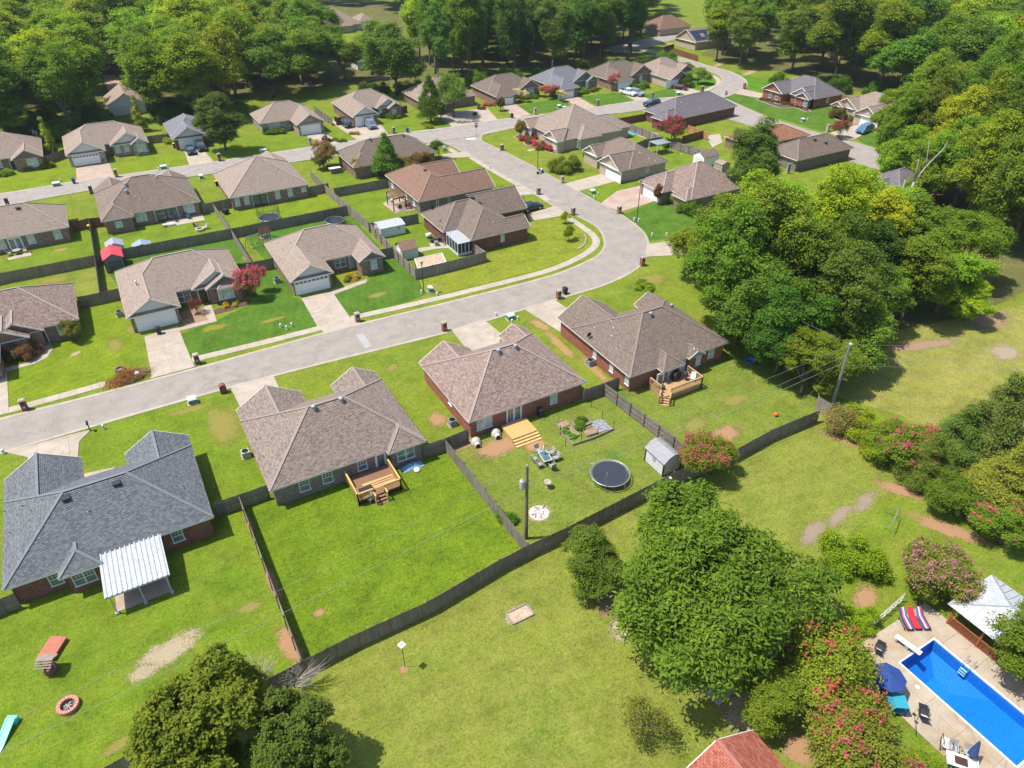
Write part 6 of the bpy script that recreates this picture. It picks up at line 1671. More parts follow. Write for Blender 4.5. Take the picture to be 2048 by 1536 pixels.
# ================================================================ STREET FURNITURE
def hgt(b, t):                          # height of an upright thing from its foot and head pixels
 X, Y = at(*b); lo, hi = 0, 30
 for _ in range(40):
  m = (lo + hi) / 2
  if pix(X, Y, m)[1] > t: lo = m
  else: hi = m
 return lo
TINTS = {}
def tinted(mb, name, c, parent, mat='tint', smooth=False):
 return mb.build(name, mat, parent, smooth, c)
# brick mailbox pillars
GM = 'mailboxes along the kerbs'
def mailbox(px, label, body='brick_brown', style='pillar', s=1.0, face=0.0):
 r = thing('mailbox', label, 'mailbox', at(*px), face, GM)
 if style == 'pillar':
  m = MB(); m.box(-.30, -.30, 0, .30, .30, 1.12 * s); m.box(-.34, -.34, 0, .34, .34, .12); m.build('pillar', body, r)
  c = MB(); c.box(-.36, -.36, 1.12 * s + .002, .36, .36, 1.2 * s); c.box(-.28, -.28, 1.2 * s, .28, .28, 1.27 * s); c.build('cap', body if style != 'pillar' else 'concrete', r)
  d = MB(); d.box(-.14, -.34, .78 * s, .14, -.295, 1.02 * s); d.build('letter_door', 'black', r)
  p = MB(); p.box(-.1, -.315, .5, .1, -.297, .62); p.build('plate', 'white', r)
 elif style == 'arch':
  m = MB(); pts = [(-.38, 0), (.38, 0), (.38, .85)] + [(.38 * math.cos(t * math.pi / 8), .85 + .38 * math.sin(t * math.pi / 8)) for t in range(1, 8)] + [(-.38, .85)]
  m.profile(pts, -.3, .3); m.build('pillar', 'brick_dark', r)
  d = MB(); d.profile([(-.2, .5)] + [(-.2 + .0, .5)] + [(.2, .5), (.2, .85)] + [(.2 * math.cos(t * math.pi / 6), .85 + .2 * math.sin(t * math.pi / 6)) for t in range(1, 6)] + [(-.2, .85)], .3, .34); d.build('letter_door', 'black', r)
 else:
  m = MB(); m.bar((0, 0, 0), (0, 0, 1.05), .1, .1); m.build('post', 'dark_wood', r)
  d = MB(); pts = [(-.11, 1.05), (.11, 1.05), (.11, 1.2)] + [(.11 * math.cos(t * math.pi / 6), 1.2 + .11 * math.sin(t * math.pi / 6)) for t in range(1, 6)] + [(-.11, 1.2)]
  d.profile(pts, -.28, .28); d.build('box', 'black', r)
 return r
for px, lab, body, st, s in [
 ((396, 727), 'brown brick mailbox pillar beside the light taupe house driveway', 'brick_dark', 'pillar', 1.15), ((52, 820), 'brown brick mailbox pillar at the left end of the near pavement', 'brick_dark', 'pillar', 1.2),
 ((716, 643), 'brown brick mailbox pillar beside the stone gabled house driveway', 'brick_brown', 'pillar', 1.1), ((889, 662), 'red brick mailbox pillar at the kerb before the red brown roofed house', 'brick_red', 'pillar', 1.15),
 ((448, 785), 'dark arched mailbox pillar at the kerb before the grey brick house', 'brick_dark', 'arch', 1.0), ((181, 862), 'black post mailbox at the kerb before the charcoal roofed house', '', 'post', 1.0),
 ((1117, 597), 'red brick mailbox pillar beside the black bin on the bend', 'brick_red', 'pillar', 1.1), ((1284, 531), 'red brick mailbox pillar on the outside of the bend', 'brick_red', 'pillar', 1.2),
 ((1238, 427), 'brown brick mailbox pillar by the pinkish roof house drive', 'brick_brown', 'pillar', 1.15), ((1146, 430), 'brown brick mailbox pillar on the inside of the bend', 'brick_brown', 'pillar', 1.15),
 ((1077, 389), 'grey brick mailbox pillar at the rust brown house drive', 'brick_grey', 'pillar', 1.1), ((1124, 366), 'tan brick mailbox pillar before the garage facing house', 'brick_tan', 'pillar', 1.1),
 ((1004, 301), 'dark brick mailbox pillar on the corner lot lawn', 'brick_dark', 'pillar', 1.1), ((1070, 229), 'tan mailbox pillar before the taupe roofed house', 'brick_tan', 'pillar', 1.3),
 ((1195, 212), 'grey stone mailbox pillar before the grey roofed house', 'brick_grey', 'pillar', 1.3), ((1304, 197), 'brown mailbox pillar behind the blue car on the street', 'brick_brown', 'pillar', 1.3),
 ((1404, 184), 'dark stone mailbox pillar at the tip of the curved lawn', 'brick_dark', 'pillar', 1.3), ((1488, 178), 'red brick mailbox pillar at the orange brick house drive', 'brick_red', 'pillar', 1.4),
 ((1654, 264), 'pale stone mailbox pillar by the blue van drive', 'brick_tan', 'pillar', 1.4), ((788, 267), 'grey brick mailbox pillar at the silver van driveway', 'brick_grey', 'pillar', 1.2),
 ((440, 322), 'dark brick mailbox pillar under the front yard tree', 'brick_dark', 'pillar', 1.3), ((621, 290), 'pale mailbox pillar among shrubs by the stone gabled garage', 'brick_tan', 'pillar', 1.3),
 ((234, 354), 'brown brick mailbox pillar by the arched window house drive', 'brick_brown', 'pillar', 1.3), ((184, 387), 'dark brick mailbox pillar beside the streaked roof', 'brick_dark', 'pillar', 1.3), ((17, 412), 'dark brick mailbox pillar behind the french door house', 'brick_dark', 'pillar', 1.3)]:
 mailbox(px, lab, body, st, s)
# street lamps
GL = 'street lamps'
for b, t, lab in [((848, 586), 524, 'black street lamp by the grey fence at the near bend'), ((1273, 447), 362, 'tall black street lamp on the lawn outside the bend'), ((1075, 345), 268, 'black street lamp at the kerb of the corner lot'), ((1681, 280), 254, 'street lamp by the blue van driveway')]:
 h = hgt(b, t); r = thing('street_lamp', lab, 'street lamp', at(*b), 0, GL)
 m = MB(); m.lathe([(.16, 0), (.13, .25), (.07, .35), (.055, h - .6), (.07, h - .55)], 8); m.build('pole', 'dark', r)
 m = MB(); m.lathe([(.10, h - .55), (.20, h - .12)], 6); m.build('lantern', 'blind', r)
 m = MB(); m.lathe([(.26, h - .12), (.22, h - .05), (.04, h + .05)], 6); m.build('lantern_cap', 'dark', r)
 m = MB(); m.lathe([(.24, 0), (.24, .1)], 8); m.build('base', 'concrete', r)
# junction signs
def sign(b, t, lab, name_plate=True):
 h = hgt(b, t); r = thing('stop_sign', lab, 'stop sign', at(*b), -YAW, 'stop signs')
 m = MB(); m.bar((0, 0, 0), (0, 0, h), .06, .06); m.build('post', 'grey_metal', r)
 R_ = .40; c = h - .55
 oct_ = [(R_ * math.cos(R(22.5 + 45 * i)), c + R_ * math.sin(R(22.5 + 45 * i))) for i in range(8)]
 m = MB(); m.profile(oct_, -.05, -.035); tinted(m, 'plate', (.50, .02, .025), r)
 m = MB(); o2 = [(x * 1.06, c + (z - c) * 1.06) for x, z in oct_]; m.profile(o2, -.033, -.02); m.build('rim', 'white', r)
 # the word STOP in strokes
 s_ = MB(); Lz, W_ = .24, .12
 def stroke(x, pts):
  for (a, b_), (a2, b2) in zip(pts, pts[1:]): s_.bar((x + a * W_, -.056, c - Lz / 2 + b_ * Lz), (x + a2 * W_, -.056, c - Lz / 2 + b2 * Lz), .03, .012, (0, 1, 0))
 stroke(-.30, [(1, 1), (0, 1), (0, .5), (1, .5), (1, 0), (0, 0)]); stroke(-.14, [(0, 1), (1, 1)]); stroke(-.14, [(.5, 1), (.5, 0)])
 stroke(.02, [(0, 0), (0, 1), (1, 1), (1, 0), (0, 0)]); stroke(.18, [(0, 0), (0, 1), (1, 1), (1, .5), (0, .5)])
 s_.build('lettering', 'white', r)
 if name_plate:
  m = MB(); m.box(-.42, -.02, h - .06, .42, -.005, h + .12); tinted(m, 'street_name_plate', (.02, .16, .07), r)
sign((953, 274), 247, 'red stop sign facing the camera at the street junction')
sign((1451, 197), 183, 'stop sign seen dark at the far end of the upper street')
# bins
GBN = 'wheelie bins'
def bin_(px, c, lab, lid=None, rz=0, s=1.0):
 r = thing('wheelie_bin', lab, 'bin', at(*px), rz, GBN)
 m = MB(); m.profile([(-.24 * s, .08), (.24 * s, .08), (.31 * s, 1.0 * s), (-.31 * s, 1.0 * s)], -.28 * s, .30 * s); tinted(m, 'body', c, r)
 m = MB(); m.profile([(-.34 * s, 1.0 * s), (.34 * s, 1.0 * s), (.26 * s, 1.1 * s), (-.26 * s, 1.1 * s)], -.34 * s, .34 * s); tinted(m, 'lid', lid or c, r)
 for x in (-.24, .2):
  m = MB(); m.tube([(x * s, .3 * s, .12), ((x + .05) * s, .3 * s, .12)], .12, 10); m.build('wheel', 'tyre', r)
BL, BK, YL = (.015, .07, .22), (.018, .018, .02), (.65, .48, .03)
for px, c, lab, lid in [((149, 367), BL, 'blue bin at the kerb by the arched window house', None), ((815, 265), BL, 'blue bin at the kerb under the twin gabled house lawn', None), ((1130, 588), BK, 'black bin beside the red brick pillar on the bend', None),
 ((350, 296), BK, 'dark bin with yellow lid at the narrow garage', YL), ((715, 251), BL, 'low blue bin between pickup and silver van', None), ((672, 243), BK, 'dark bin by the red fence panel', None), ((957, 217), BL, 'blue bin on the shaded driveway behind the trees', None),
 ((1090, 238), BK, 'black bag shaped bin', None), ((1024, 236), BK, 'small black bin at the kerb by the taupe roofed house drive', None), ((1762, 258), BL, 'blue bin against the stepped gable house', None), ((319, 668), BK, 'black bin in front of the white garage of the light taupe house', None),
 ((435, 372), BK, 'black bin with yellow lid beside the dark porch house', YL), ((182, 462), BK, 'black bin with yellow lid at the fence corner of the streaked roof house', YL), ((1081, 832), (.03, .035, .06), 'dark bin by the yellow deck wall', None)]:
 if 'bag shaped' in lab: continue
 bin_(px, c, lab, lid)
# utility boxes and pedestals
GU = 'green utility cabinets'
def cabinet(px, lab, c=(.10, .22, .14), w_=.9, d_=.8, h_=.8, top=(.55, .66, .55)):
 r = thing('utility_box', lab, 'utility box', at(*px), 0, GU)
 m = MB(); m.box(-w_ / 2, -d_ / 2, .08, w_ / 2, d_ / 2, h_ * .8); tinted(m, 'cabinet', c, r)
 m = MB(); m.profile([(-d_ / 2 - .02, h_ * .8), (d_ / 2 + .02, h_ * .8), (d_ / 2 + .02, h_), (-d_ / 2 + .12, h_)], -w_ / 2 - .02, w_ / 2 + .02); o = tinted(m, 'lid', top, r); o.rotation_euler = (0, 0, R(90))
 m = MB(); m.box(-w_ / 2 - .15, -d_ / 2 - .15, 0, w_ / 2 + .15, d_ / 2 + .15, .08); m.build('pad', 'concrete', r)
for px, lab, w_ in [((114, 372), 'green utility box left of the pink driveway', 1.3), ((328, 338), 'green utility box on the lime lawn before the narrow garage', 1.2), ((528, 305), 'utility box under the front yard tree shade', 1.2), ((1021, 638), 'green utility box on the lawn by the near driveway', 1.0),
 ((386, 806), 'pale green utility box near the kerb of the grey brick house', .9), ((1185, 387), 'utility box on the lawn above the pinkish driveway', .9), ((1118, 216), 'left utility box on the lawn of the taupe roofed house', .8), ((1129, 219), 'right utility box on the lawn of the taupe roofed house', .9), ((861, 583), 'grey utility box beside the near street lamp', .6), ((1355, 190), 'utility box on the lawn by the maroon car', 1.0), ((1605, 243), 'small white utility box on the far green lawn', .8), ((403, 357), 'small dark utility box behind the streaked roof', .7)]:
 cabinet(px, lab, w_=w_)
GPD = 'small pale service pedestals in the lawns'
pd_ = []
for px in [(562, 655), (574, 659), (584, 653), (874, 591), (992, 632), (1036, 640), (1024, 646), (1304, 472), (1333, 472), (1188, 397), (1196, 390), (1268, 441), (1277, 443), (318, 340), (338, 333), (122, 363), (1144, 218), (1122, 222), (843, 587), (520, 303), (980, 337), (8, 907), (208, 858), (1615, 240)]:
 r = thing('service_pedestal', 'small pale utility pedestal standing in the grass near the kerb', 'utility box', at(*px), 0, GPD); pd_.append(r)
 m = MB(); m.lathe([(.14, 0), (.14, .5), (.11, .58), (.03, .62)], 8); m.build('post', 'pale_green', r)
 m = MB(); m.lathe([(.16, .40), (.16, .46)], 8); m.build('collar', 'grey_metal', r)
ordinals(pd_, 'small pale utility pedestal in the grass near the kerb')
# utility poles and their wires
P1, P2 = at(1052, 1077), at(1665, 806)
h1_ = hgt((1052, 1077), 932); T2 = at(1701, 689, 9.2)
up1 = thing('utility_pole', 'grey wooden utility pole with white transformer can in the trampoline yard', 'utility pole', P1, 0, 'utility poles')
m = MB(); m.tube([(0, 0, 0), (0, 0, h1_)], [.19, .13], 10); m.build('pole', 'pole_wood', up1)
m = MB(); m.lathe([(.22, h1_ - 2.5), (.24, h1_ - 2.45), (.24, h1_ - 1.65), (.12, h1_ - 1.5), (.05, h1_ - 1.35)], 12, (-.40, .12)); m.build('transformer', 'white_metal', up1)
m = MB(); m.bar((-.35, .1, h1_ - 1.75), (.25, 0, h1_ - 1.75), .07, .05); m.build('bracket', 'grey_metal', up1)
m = MB(); m.lathe([(.03, h1_), (.06, h1_ + .1), (.02, h1_ + .2)], 6); m.build('insulator', 'white', up1)
up2 = thing('utility_pole', 'tall pale utility pole leaning to the right at the end of the back fence', 'utility pole', P2, 0, 'utility poles')
d2 = (T2[0] - P2[0], T2[1] - P2[1], 9.2)
m = MB(); m.tube([(0, 0, 0), d2], [.19, .13], 10); m.build('pole', 'bark_pale', up2)
m = MB(); m.bar((d2[0] - .5, d2[1], d2[2] - .1), (d2[0] + .5, d2[1], d2[2] - .1), .08, .08); m.build('crossarm', 'old_wood', up2)
m = MB(); m.lathe([(.12, d2[2] - .05), (.16, d2[2] + .12), (.05, d2[2] + .2)], 8, (d2[0], d2[1])); m.build('insulator', 'white', up2)
P0 = (-27.0, 30.0)
def wire(a, b, lab, sag=.6, r=.010, name='power_line'):
 a, b = Vector(a), Vector(b); pts = []
 for i in range(25):
  t = i / 24; p = a.lerp(b, t) - Vector((0, 0, sag * 4 * t * (1 - t))); pts.append(p)
 m = MB(); m.tube(pts, r, 5); o = m.build(name, 'wire'); tag(o, lab, 'power line', 'overhead power lines'); return o
lw0 = at(0, 1453, 8.2); lw1 = at(0, 1528, 6.2)
def ext(a, b, s): return (a[0] + (b[0] - a[0]) * s, a[1] + (b[1] - a[1]) * s)
e0, e1 = ext(P1, lw0, 1.5), ext(P1, lw1, 1.5)
up0 = thing('utility_pole', 'utility pole carrying the wires beyond the left edge', 'utility pole', e0, 0, 'utility poles')
m = MB(); m.tube([(0, 0, 0), (0, 0, 8.6)], [.19, .13], 10); m.build('pole', 'pole_wood', up0)
wire((*P1, h1_ + .15), (*e0, 8.5), 'upper thin wire from the transformer pole over the lush yard to the left', .55)
wire((P1[0], P1[1], h1_ - 2.6), (e0[0], e0[1], 6.4), 'lower thick wire from the transformer pole over the lush yard to the left', .5, .016)
wire((*P1, h1_ + .15), (*T2, 9.25), 'thin wire between the transformer pole and the leaning pole', .6, .012)
wire((P1[0], P1[1], h1_ - 2.6), (P2[0] + d2[0] * .72, P2[1] + d2[1] * .72, d2[2] * .72), 'thick wire above the trampoline between the two near poles', .6, .018)
wire((P1[0], P1[1], h1_ - 1.9), (P2[0] + d2[0] * .85, P2[1] + d2[1] * .85, d2[2] * .85), 'middle wire between the two near poles', .7, .012)
for k, z, l in ((1.0, 9.2, 'top'), (.8, 7.4, 'middle'), (.66, 6.1, 'lowest')):
 wire((P2[0] + d2[0] * k, P2[1] + d2[1] * k, d2[2] * k), (118.0, 9.0, z), l + ' wire leaving the leaning pole over the dry field to the right', .8, .012)
gx, gy = at(1606, 742)
wire((P2[0] + d2[0] * .93, P2[1] + d2[1] * .93, d2[2] * .93), (P2[0] - 3.4, P2[1] + 1.6, 0), 'guy wire bracing the leaning pole to the ground', .05, .014, 'guy_wire')
wire((T2[0], T2[1], 9.2), (66, 75, 7.6), 'wire from the leaning pole into the wood', .8, .012)
fp = thing('utility_pole', 'far utility pole with transformer above the upper left trees', 'utility pole', at(178, 150), 0, 'utility poles')
hh = hgt((178, 150), 62); m = MB(); m.tube([(0, 0, 0), (0, 0, hh)], [.22, .14], 8); m.build('pole', 'bark_pale', fp); m = MB(); m.bar((-1.1, 0, hh - .6), (1.1, 0, hh - .6), .12, .12); m.build('crossarm', 'old_wood', fp)
m = MB(); m.lathe([(.3, hh - 3), (.3, hh - 1.9)], 8, (.4, 0)); m.build('transformer', 'white_metal', fp)
# small lamp post and field marker
b_ = (1331, 1003); h = hgt(b_, 957); r = thing('yard_lamp', 'thin yard lamp post with white lamp head by the back fence', 'lamp post', at(*b_))
m = MB(); m.tube([(0, 0, 0), (0, 0, h)], .035, 8); m.build('pole', 'grey_metal', r); m = MB(); m.lathe([(.1, h - .1), (.17, h + .05), (.05, h + .16)], 8, (.1, 0)); m.tube([(0, 0, h), (.1, 0, h)], .03, 6); m.build('lamp_head', 'white', r)
b_ = (810, 1334); h = hgt(b_, 1290); r = thing('field_marker', 'white square panel with grey centre on a thin black post in the field', 'panel post', at(*b_), R(20))
m = MB(); m.tube([(0, 0, 0), (0, 0, h)], .025, 8); m.build('post', 'dark', r); m = MB(); m.box(-.24, -.24, h, .24, .24, h + .04); o = m.build('panel', 'white', r)
m = MB(); m.box(-.13, -.13, h + .041, .13, .13, h + .05); m.build('panel_centre', 'grey_metal', r)
# ================================================================ VEHICLES
GC = 'vehicles parked along the streets'
def vehicle(kind, name, xy, rz, c, lab, cat, z=.05):
 r = thing(name, lab, cat, (xy[0], xy[1], z), rz, GC)
 P = {'sedan': (2.3, .88, .62, .95, [(-1.75, .95), (-1.15, 1.43), (.35, 1.43), (1.15, .97)]), 'suv': (2.35, .93, .68, 1.08, [(-2.22, 1.08), (-2.0, 1.72), (.35, 1.72), (1.15, 1.1)]),
         'pickup': (2.75, .95, .75, 1.12, [(-.75, 1.12), (-.6, 1.82), (.75, 1.82), (1.5, 1.14)]), 'van': (2.5, .98, .62, 1.15, [(-2.4, 1.15), (-2.25, 1.85), (1.0, 1.85), (1.95, 1.12)])}[kind]
 Lh, Wh, z0, z1, cb = P; g0 = .28
 b = MB(); n = []
 prof = [(-Lh, g0 + .05), (Lh - .05, g0 + .05), (Lh, .55), (Lh - .06, z1 - .16), (Lh - .5, z1 - .08), (cb[3][0], cb[3][1]), (cb[0][0], cb[0][1]), (-Lh + .08, z1 - .03), (-Lh - .02, z1 - .3)]
 i0 = len(b.v)
 for y, k in ((-Wh, 1), (-Wh * .93, 1)): pass
 # lower body with rounded shoulders
 inner = [(x * .985, z_ + (.0 if z_ < .7 else .0)) for x, z_ in prof]
 b.profile(prof, -Wh, Wh)
 t = [Vector((cb[1][0], 0, cb[1][1])), Vector((cb[2][0], 0, cb[2][1]))]; wr = Wh * .78; wb = Wh * .95
 q = [(cb[0][0], -wb, cb[0][1]), (cb[3][0], -wb, cb[3][1]), (cb[3][0], wb, cb[3][1]), (cb[0][0], wb, cb[0][1])]
 p = [(cb[1][0], -wr, cb[1][1]), (cb[2][0], -wr, cb[2][1]), (cb[2][0], wr, cb[2][1]), (cb[1][0], wr, cb[1][1])]
 b.poly(p); b.poly([q[0], q[1], p[1], p[0]]); b.poly([q[2], q[3], p[3], p[2]]); b.poly([q[1], q[2], p[2], p[1]]); b.poly([q[3], q[0], p[0], p[3]])
 if kind == 'pickup':
  pass
 o = b.build('body', 'paint', r, False, c)
 bv = o.modifiers.new('bevel', 'BEVEL'); bv.width = .07; bv.segments = 2; bv.limit_method = 'ANGLE'
 def pane(a, b2, c2, d2_, sh=.10, off=.012):
  V = [Vector(v) for v in (a, b2, c2, d2_)]; ct = sum(V, Vector()) / 4; nrm = (V[1] - V[0]).cross(V[2] - V[0]).normalized()
  if nrm.dot(ct - Vector((0, 0, 1))) < 0: nrm = -nrm
  m = MB(); W_ = [ct + (v - ct) * (1 - sh) + nrm * off for v in V]; m.poly([tuple(v) for v in W_]); m.build('window', 'glass', r)
 pane(q[1], q[2], p[2], p[1]); pane(q[3], q[0], p[0], p[3])
 for s_, (A_, B_, C_, D_) in ((-1, (q[0], q[1], p[1], p[0])), (1, (q[3], q[2], p[2], p[3]))):
  A_, B_, C_, D_ = map(Vector, (A_, B_, C_, D_)); pane(A_, A_.lerp(B_, .48), D_.lerp(C_, .48), D_, .14); pane(A_.lerp(B_, .5), B_, C_, D_.lerp(C_, .5), .14)
 if kind == 'pickup':
  m = MB(); m.box(-Lh + .12, -Wh + .14, z1 - .05, cb[0][0] - .1, Wh - .14, z1 + .012); m.build('load_bed', 'black', r)
 for x in (Lh * .62, -Lh * .60):
  for s_ in (-1, 1):
   m = MB(); m.tube([(x, s_ * (Wh - .2), .34), (x, s_ * (Wh + .015), .34)], .34, 14); w_ = m.build('wheel', 'tyre', r)
   m = MB(); m.tube([(x, s_ * (Wh + .016), .34), (x, s_ * (Wh + .03), .34)], .2, 10); m.build('rim', 'rim', w_)
 for s_ in (-1, 1):
  m = MB(); m.box(Lh - .05, s_ * Wh * .55, .62, Lh + .025, s_ * Wh * .95, .76); m.build('headlight', 'blind', r)
  m = MB(); m.box(-Lh - .03, s_ * Wh * .68, .72, -Lh + .04, s_ * Wh * .96, .9); tinted(m, 'tail_light', (.35, .015, .015), r)
 m = MB(); m.box(Lh - .04, -.5, .4, Lh + .03, .5, .56); m.build('grille', 'black', r)
 return r
S_ = R(-90)
vehicle('sedan', 'parked_car', at(382, 306), S_, (.012, .018, .05), 'dark navy car left on the narrow garage driveway', 'car')
vehicle('suv', 'parked_car', at(403, 299), S_, (.02, .03, .035), 'dark green grey car right on the narrow garage driveway', 'car')
vehicle('pickup', 'pickup_truck', at(692, 252), R(-88), (.02, .02, .025), 'dark pickup truck beside the red fence panel', 'pickup truck')
vehicle('van', 'parked_car', at(741, 255), R(-92), (.18, .22, .28), 'silver blue minivan before the cream garage', 'minivan')
vehicle('sedan', 'parked_car', at(1062, 420), R(4), (.01, .014, .022), 'dark car beside the red crape myrtle at the bend house', 'car')
vehicle('pickup', 'pickup_truck', at(1256, 190), R(-80), (.72, .73, .74), 'white pickup truck on the driveway by the pink crape myrtle', 'pickup truck')
vehicle('suv', 'parked_car', at(1273, 191), R(-80), (.24, .27, .32), 'silver grey car right of the white pickup', 'car')
vehicle('suv', 'parked_car', at(1303, 212), R(176), (.02, .035, .07), 'dark blue car driving on the upper street', 'car')
vehicle('sedan', 'parked_car', at(1359, 179), R(-60), (.10, .012, .02), 'maroon car on the driveway of the tan roofed house', 'car')
vehicle('van', 'parked_car', at(1727, 265), R(193), (.05, .17, .36), 'light blue van outside the stepped gable house', 'van')
vehicle('sedan', 'parked_car', at(1744, 421), R(180), (.015, .016, .018), 'black car glimpsed by the dead tree', 'car')
# golf cart, folded red trailer
r = thing('golf_cart', 'small dark golf cart on the stone gabled house driveway', 'golf cart', at(653, 283), R(-75))
m = MB(); m.profile([(-1.1, .3), (1.1, .3), (1.15, .75), (.6, .85), (.5, .4), (-.3, .4), (-.35, .8), (-1.1, .8)], -.55, .55); m.build('body', 'black', r)
m = MB(); m.box(-.8, -.55, 1.75, .7, .55, 1.82); m.build('canopy', 'dark', r)
for x in (-.75, .65):
 for y in (-.5, .5):
  m = MB(); m.bar((x, y, .7), (x, y, 1.76), .05, .05); m.build('post', 'grey_metal', r)
  m = MB(); m.tube([(x * 1.05, y * .9, .25), (x * 1.05, y * 1.2, .25)], .25, 12); m.build('wheel', 'tyre', r)
m = MB(); m.box(-.35, -.5, .8, .1, .5, .95); m.box(-.45, -.5, .9, -.3, .5, 1.3); m.build('seat', 'old_wood', r)
r = thing('motorbike', 'white and black motorbike parked at the kerb by the corner lot lamp', 'motorbike', at(1080, 347), R(15))
m = MB(); m.profile([(-.7, .5), (-.2, .4), (.4, .45), (.75, .85), (.55, .95), (.1, .8), (-.4, .85), (-.8, .8)], -.16, .16); m.build('body', 'white', r)
m = MB(); m.box(-.6, -.15, .86, .0, .15, .95); m.build('seat', 'black', r)
for x in (-.65, .7):
 m = MB(); m.tube([(x, -.07, .32), (x, .07, .32)], .32, 14); m.build('wheel', 'tyre', r)
m = MB(); m.tube([(.55, -.4, 1.1), (.6, 0, 1.05), (.55, .4, 1.1)], .025, 6); m.tube([(.6, 0, 1.05), (.7, 0, .32)], .04, 6); m.build('handlebar', 'grey_metal', r)
# ================================================================ YARD THINGS
def boards(mb_name, parent, x0, x1, y0, y1, z, mat, w_=.14, along='x', t=.035, gap=.008):
 n = int(round(((y1 - y0) if along == 'x' else (x1 - x0)) / w_)); me = None
 L_ = (x1 - x0) if along == 'x' else (y1 - y0)
 step = ((y1 - y0) if along == 'x' else (x1 - x0)) / n
 m = MB()
 if along == 'x': m.box(-L_ / 2, -step / 2 + gap / 2, -t, L_ / 2, step / 2 - gap / 2, 0)
 else: m.box(-step / 2 + gap / 2, -L_ / 2, -t, step / 2 - gap / 2, L_ / 2, 0)
 if along == 'x': m.uv = {i: [(0, 0), (.1, 0), (.1, L_), (0, L_)] for i in range(6)}
 me = m.mesh(mb_name, mat)
 for i in range(n):
  c = (i + .5) * step
  put(mb_name, me, parent, None, None, ((x0 + x1) / 2, y0 + c, z + rng.uniform(-.003, .003)) if along == 'x' else (x0 + c, (y0 + y1) / 2, z + rng.uniform(-.003, .003)))
def railing(parent, pts, z, mat, h=.95, bal=True, spacing=.16):
 t = MB(); b = MB()
 for a, c in zip(pts, pts[1:]):
  A_, B_ = Vector((*a, z)), Vector((*c, z)); L_ = (B_ - A_).length
  t.bar(A_ + Vector((0, 0, h)), B_ + Vector((0, 0, h)), .16, .045); t.bar(A_ + Vector((0, 0, h - .12)), B_ + Vector((0, 0, h - .12)), .05, .09); t.bar(A_ + Vector((0, 0, .12)), B_ + Vector((0, 0, .12)), .05, .09)
  n = max(1, int(L_ / spacing))
  for i in range(1, n):
   p = A_.lerp(B_, i / n); b.bar(p + Vector((0, 0, .1)), p + Vector((0, 0, h - .1)), .045, .045)
  for p in (A_, B_):
   m = MB(); m.bar(p - Vector((0, 0, z)), p + Vector((0, 0, h)), .11, .11); m.build('post', mat, parent)
 t.build('rail', mat, parent); o = b.build('balusters', mat, parent); o['kind'] = 'stuff'
# deck of the grey brick house
r = thing('deck', 'raised brown deck with pale yellow handrails behind the grey brick house', 'deck', (11.5, 50.3, 0))
Dz = .62
boards('deck_board', r, 0, 4.4, 0, 3.7, Dz, 'deck_brown', .15)
for y in (1.55, 1.85, 2.0, .95, 1.1, 1.25):
 m = MB(); m.box(.5 if y < 1.4 else 1.1, y - .065, Dz + .004, 4.3, y + .065, Dz + .012); m.build('new_board', 'deck_new', r)
railing(r, [(0, 3.7), (0, 0)], Dz, 'deck_new'); railing(r, [(0, 0), (1.55, 0)], Dz, 'deck_new'); railing(r, [(2.75, 0), (4.4, 0)], Dz, 'deck_new'); railing(r, [(4.4, 0), (4.4, 3.5)], Dz, 'deck_new')
railing(r, [(1.55, 0), (1.55, -.7)], Dz * .4, 'deck_new'); railing(r, [(2.75, 0), (2.75, -.7)], Dz * .4, 'deck_new')
m = MB(); m.box(.05, .05, .1, 4.35, .1, Dz - .04); m.box(.05, .1, .1, .1, 3.6, Dz - .04); m.box(4.3, .1, .1, 4.35, 3.6, Dz - .04); m.build('skirt', 'dark_wood', r)
for i in range(3):
 m = MB(); m.box(1.6, -.3 * (i + 1), Dz - .19 * (i + 1) - .04, 2.7, -.3 * i - .02, Dz - .19 * (i + 1)); m.build('step', 'deck_brown', r)
r = thing('lounge', 'wooden daybed with black cushion on the brown deck', 'daybed', (12.55, 51.15, Dz), R(2))
m = MB(); m.box(-.75, -.4, .0, .75, -.34, .35); m.box(-.75, .34, .0, .75, .4, .35); m.box(-.8, -.4, 0, -.74, .4, .7); m.box(-.74, -.34, .28, .75, .34, .33); m.build('frame', 'deck_new', r)
m = MB(); m.box(-.7, -.33, .332, .72, .33, .45); m.build('cushion', 'black', r)
def lawn_chair(name, lab, xy, rz, c, z=0, group=None):
 r = thing(name, lab, 'chair', (xy[0], xy[1], z), rz, group)
 m = MB(); m.box(-.28, -.28, .40, .28, .28, .45); tinted(m, 'seat', c, r)
 m = MB(); m.poly([(-.28, .26, .44), (.28, .26, .44), (.28, .42, 1.0), (-.28, .42, 1.0)]); m.poly([(-.28, .29, .44), (-.28, .45, 1.0), (.28, .45, 1.0), (.28, .29, .44)]); m.poly([(-.28, .42, 1.0), (.28, .42, 1.0), (.28, .45, 1.0), (-.28, .45, 1.0)]); tinted(m, 'backrest', c, r)
 for x in (-.25, .25):
  for y in (-.25, .25):
   m = MB(); m.bar((x * 1.1, y * 1.1, 0), (x, y, .41), .045, .045); tinted(m, 'leg', c, r)
  m = MB(); m.box(x * 1.1 - .03, -.26, .62, x * 1.1 + .03, .34, .66); m.bar((x * 1.1, -.24, .42), (x * 1.1, -.24, .63), .04, .04); tinted(m, 'armrest', c, r)
 return r
lawn_chair('lawn_chair', 'grey plastic chair on the grass below the brown deck', at(741, 1003), R(-60), (.35, .36, .38))
r = thing('tarp_heap', 'crumpled blue plastic sheeting against the grey brick wall', 'tarp', at(824, 934))
m = MB(); g_ = np.random.default_rng(3); nx, ny = 16, 9
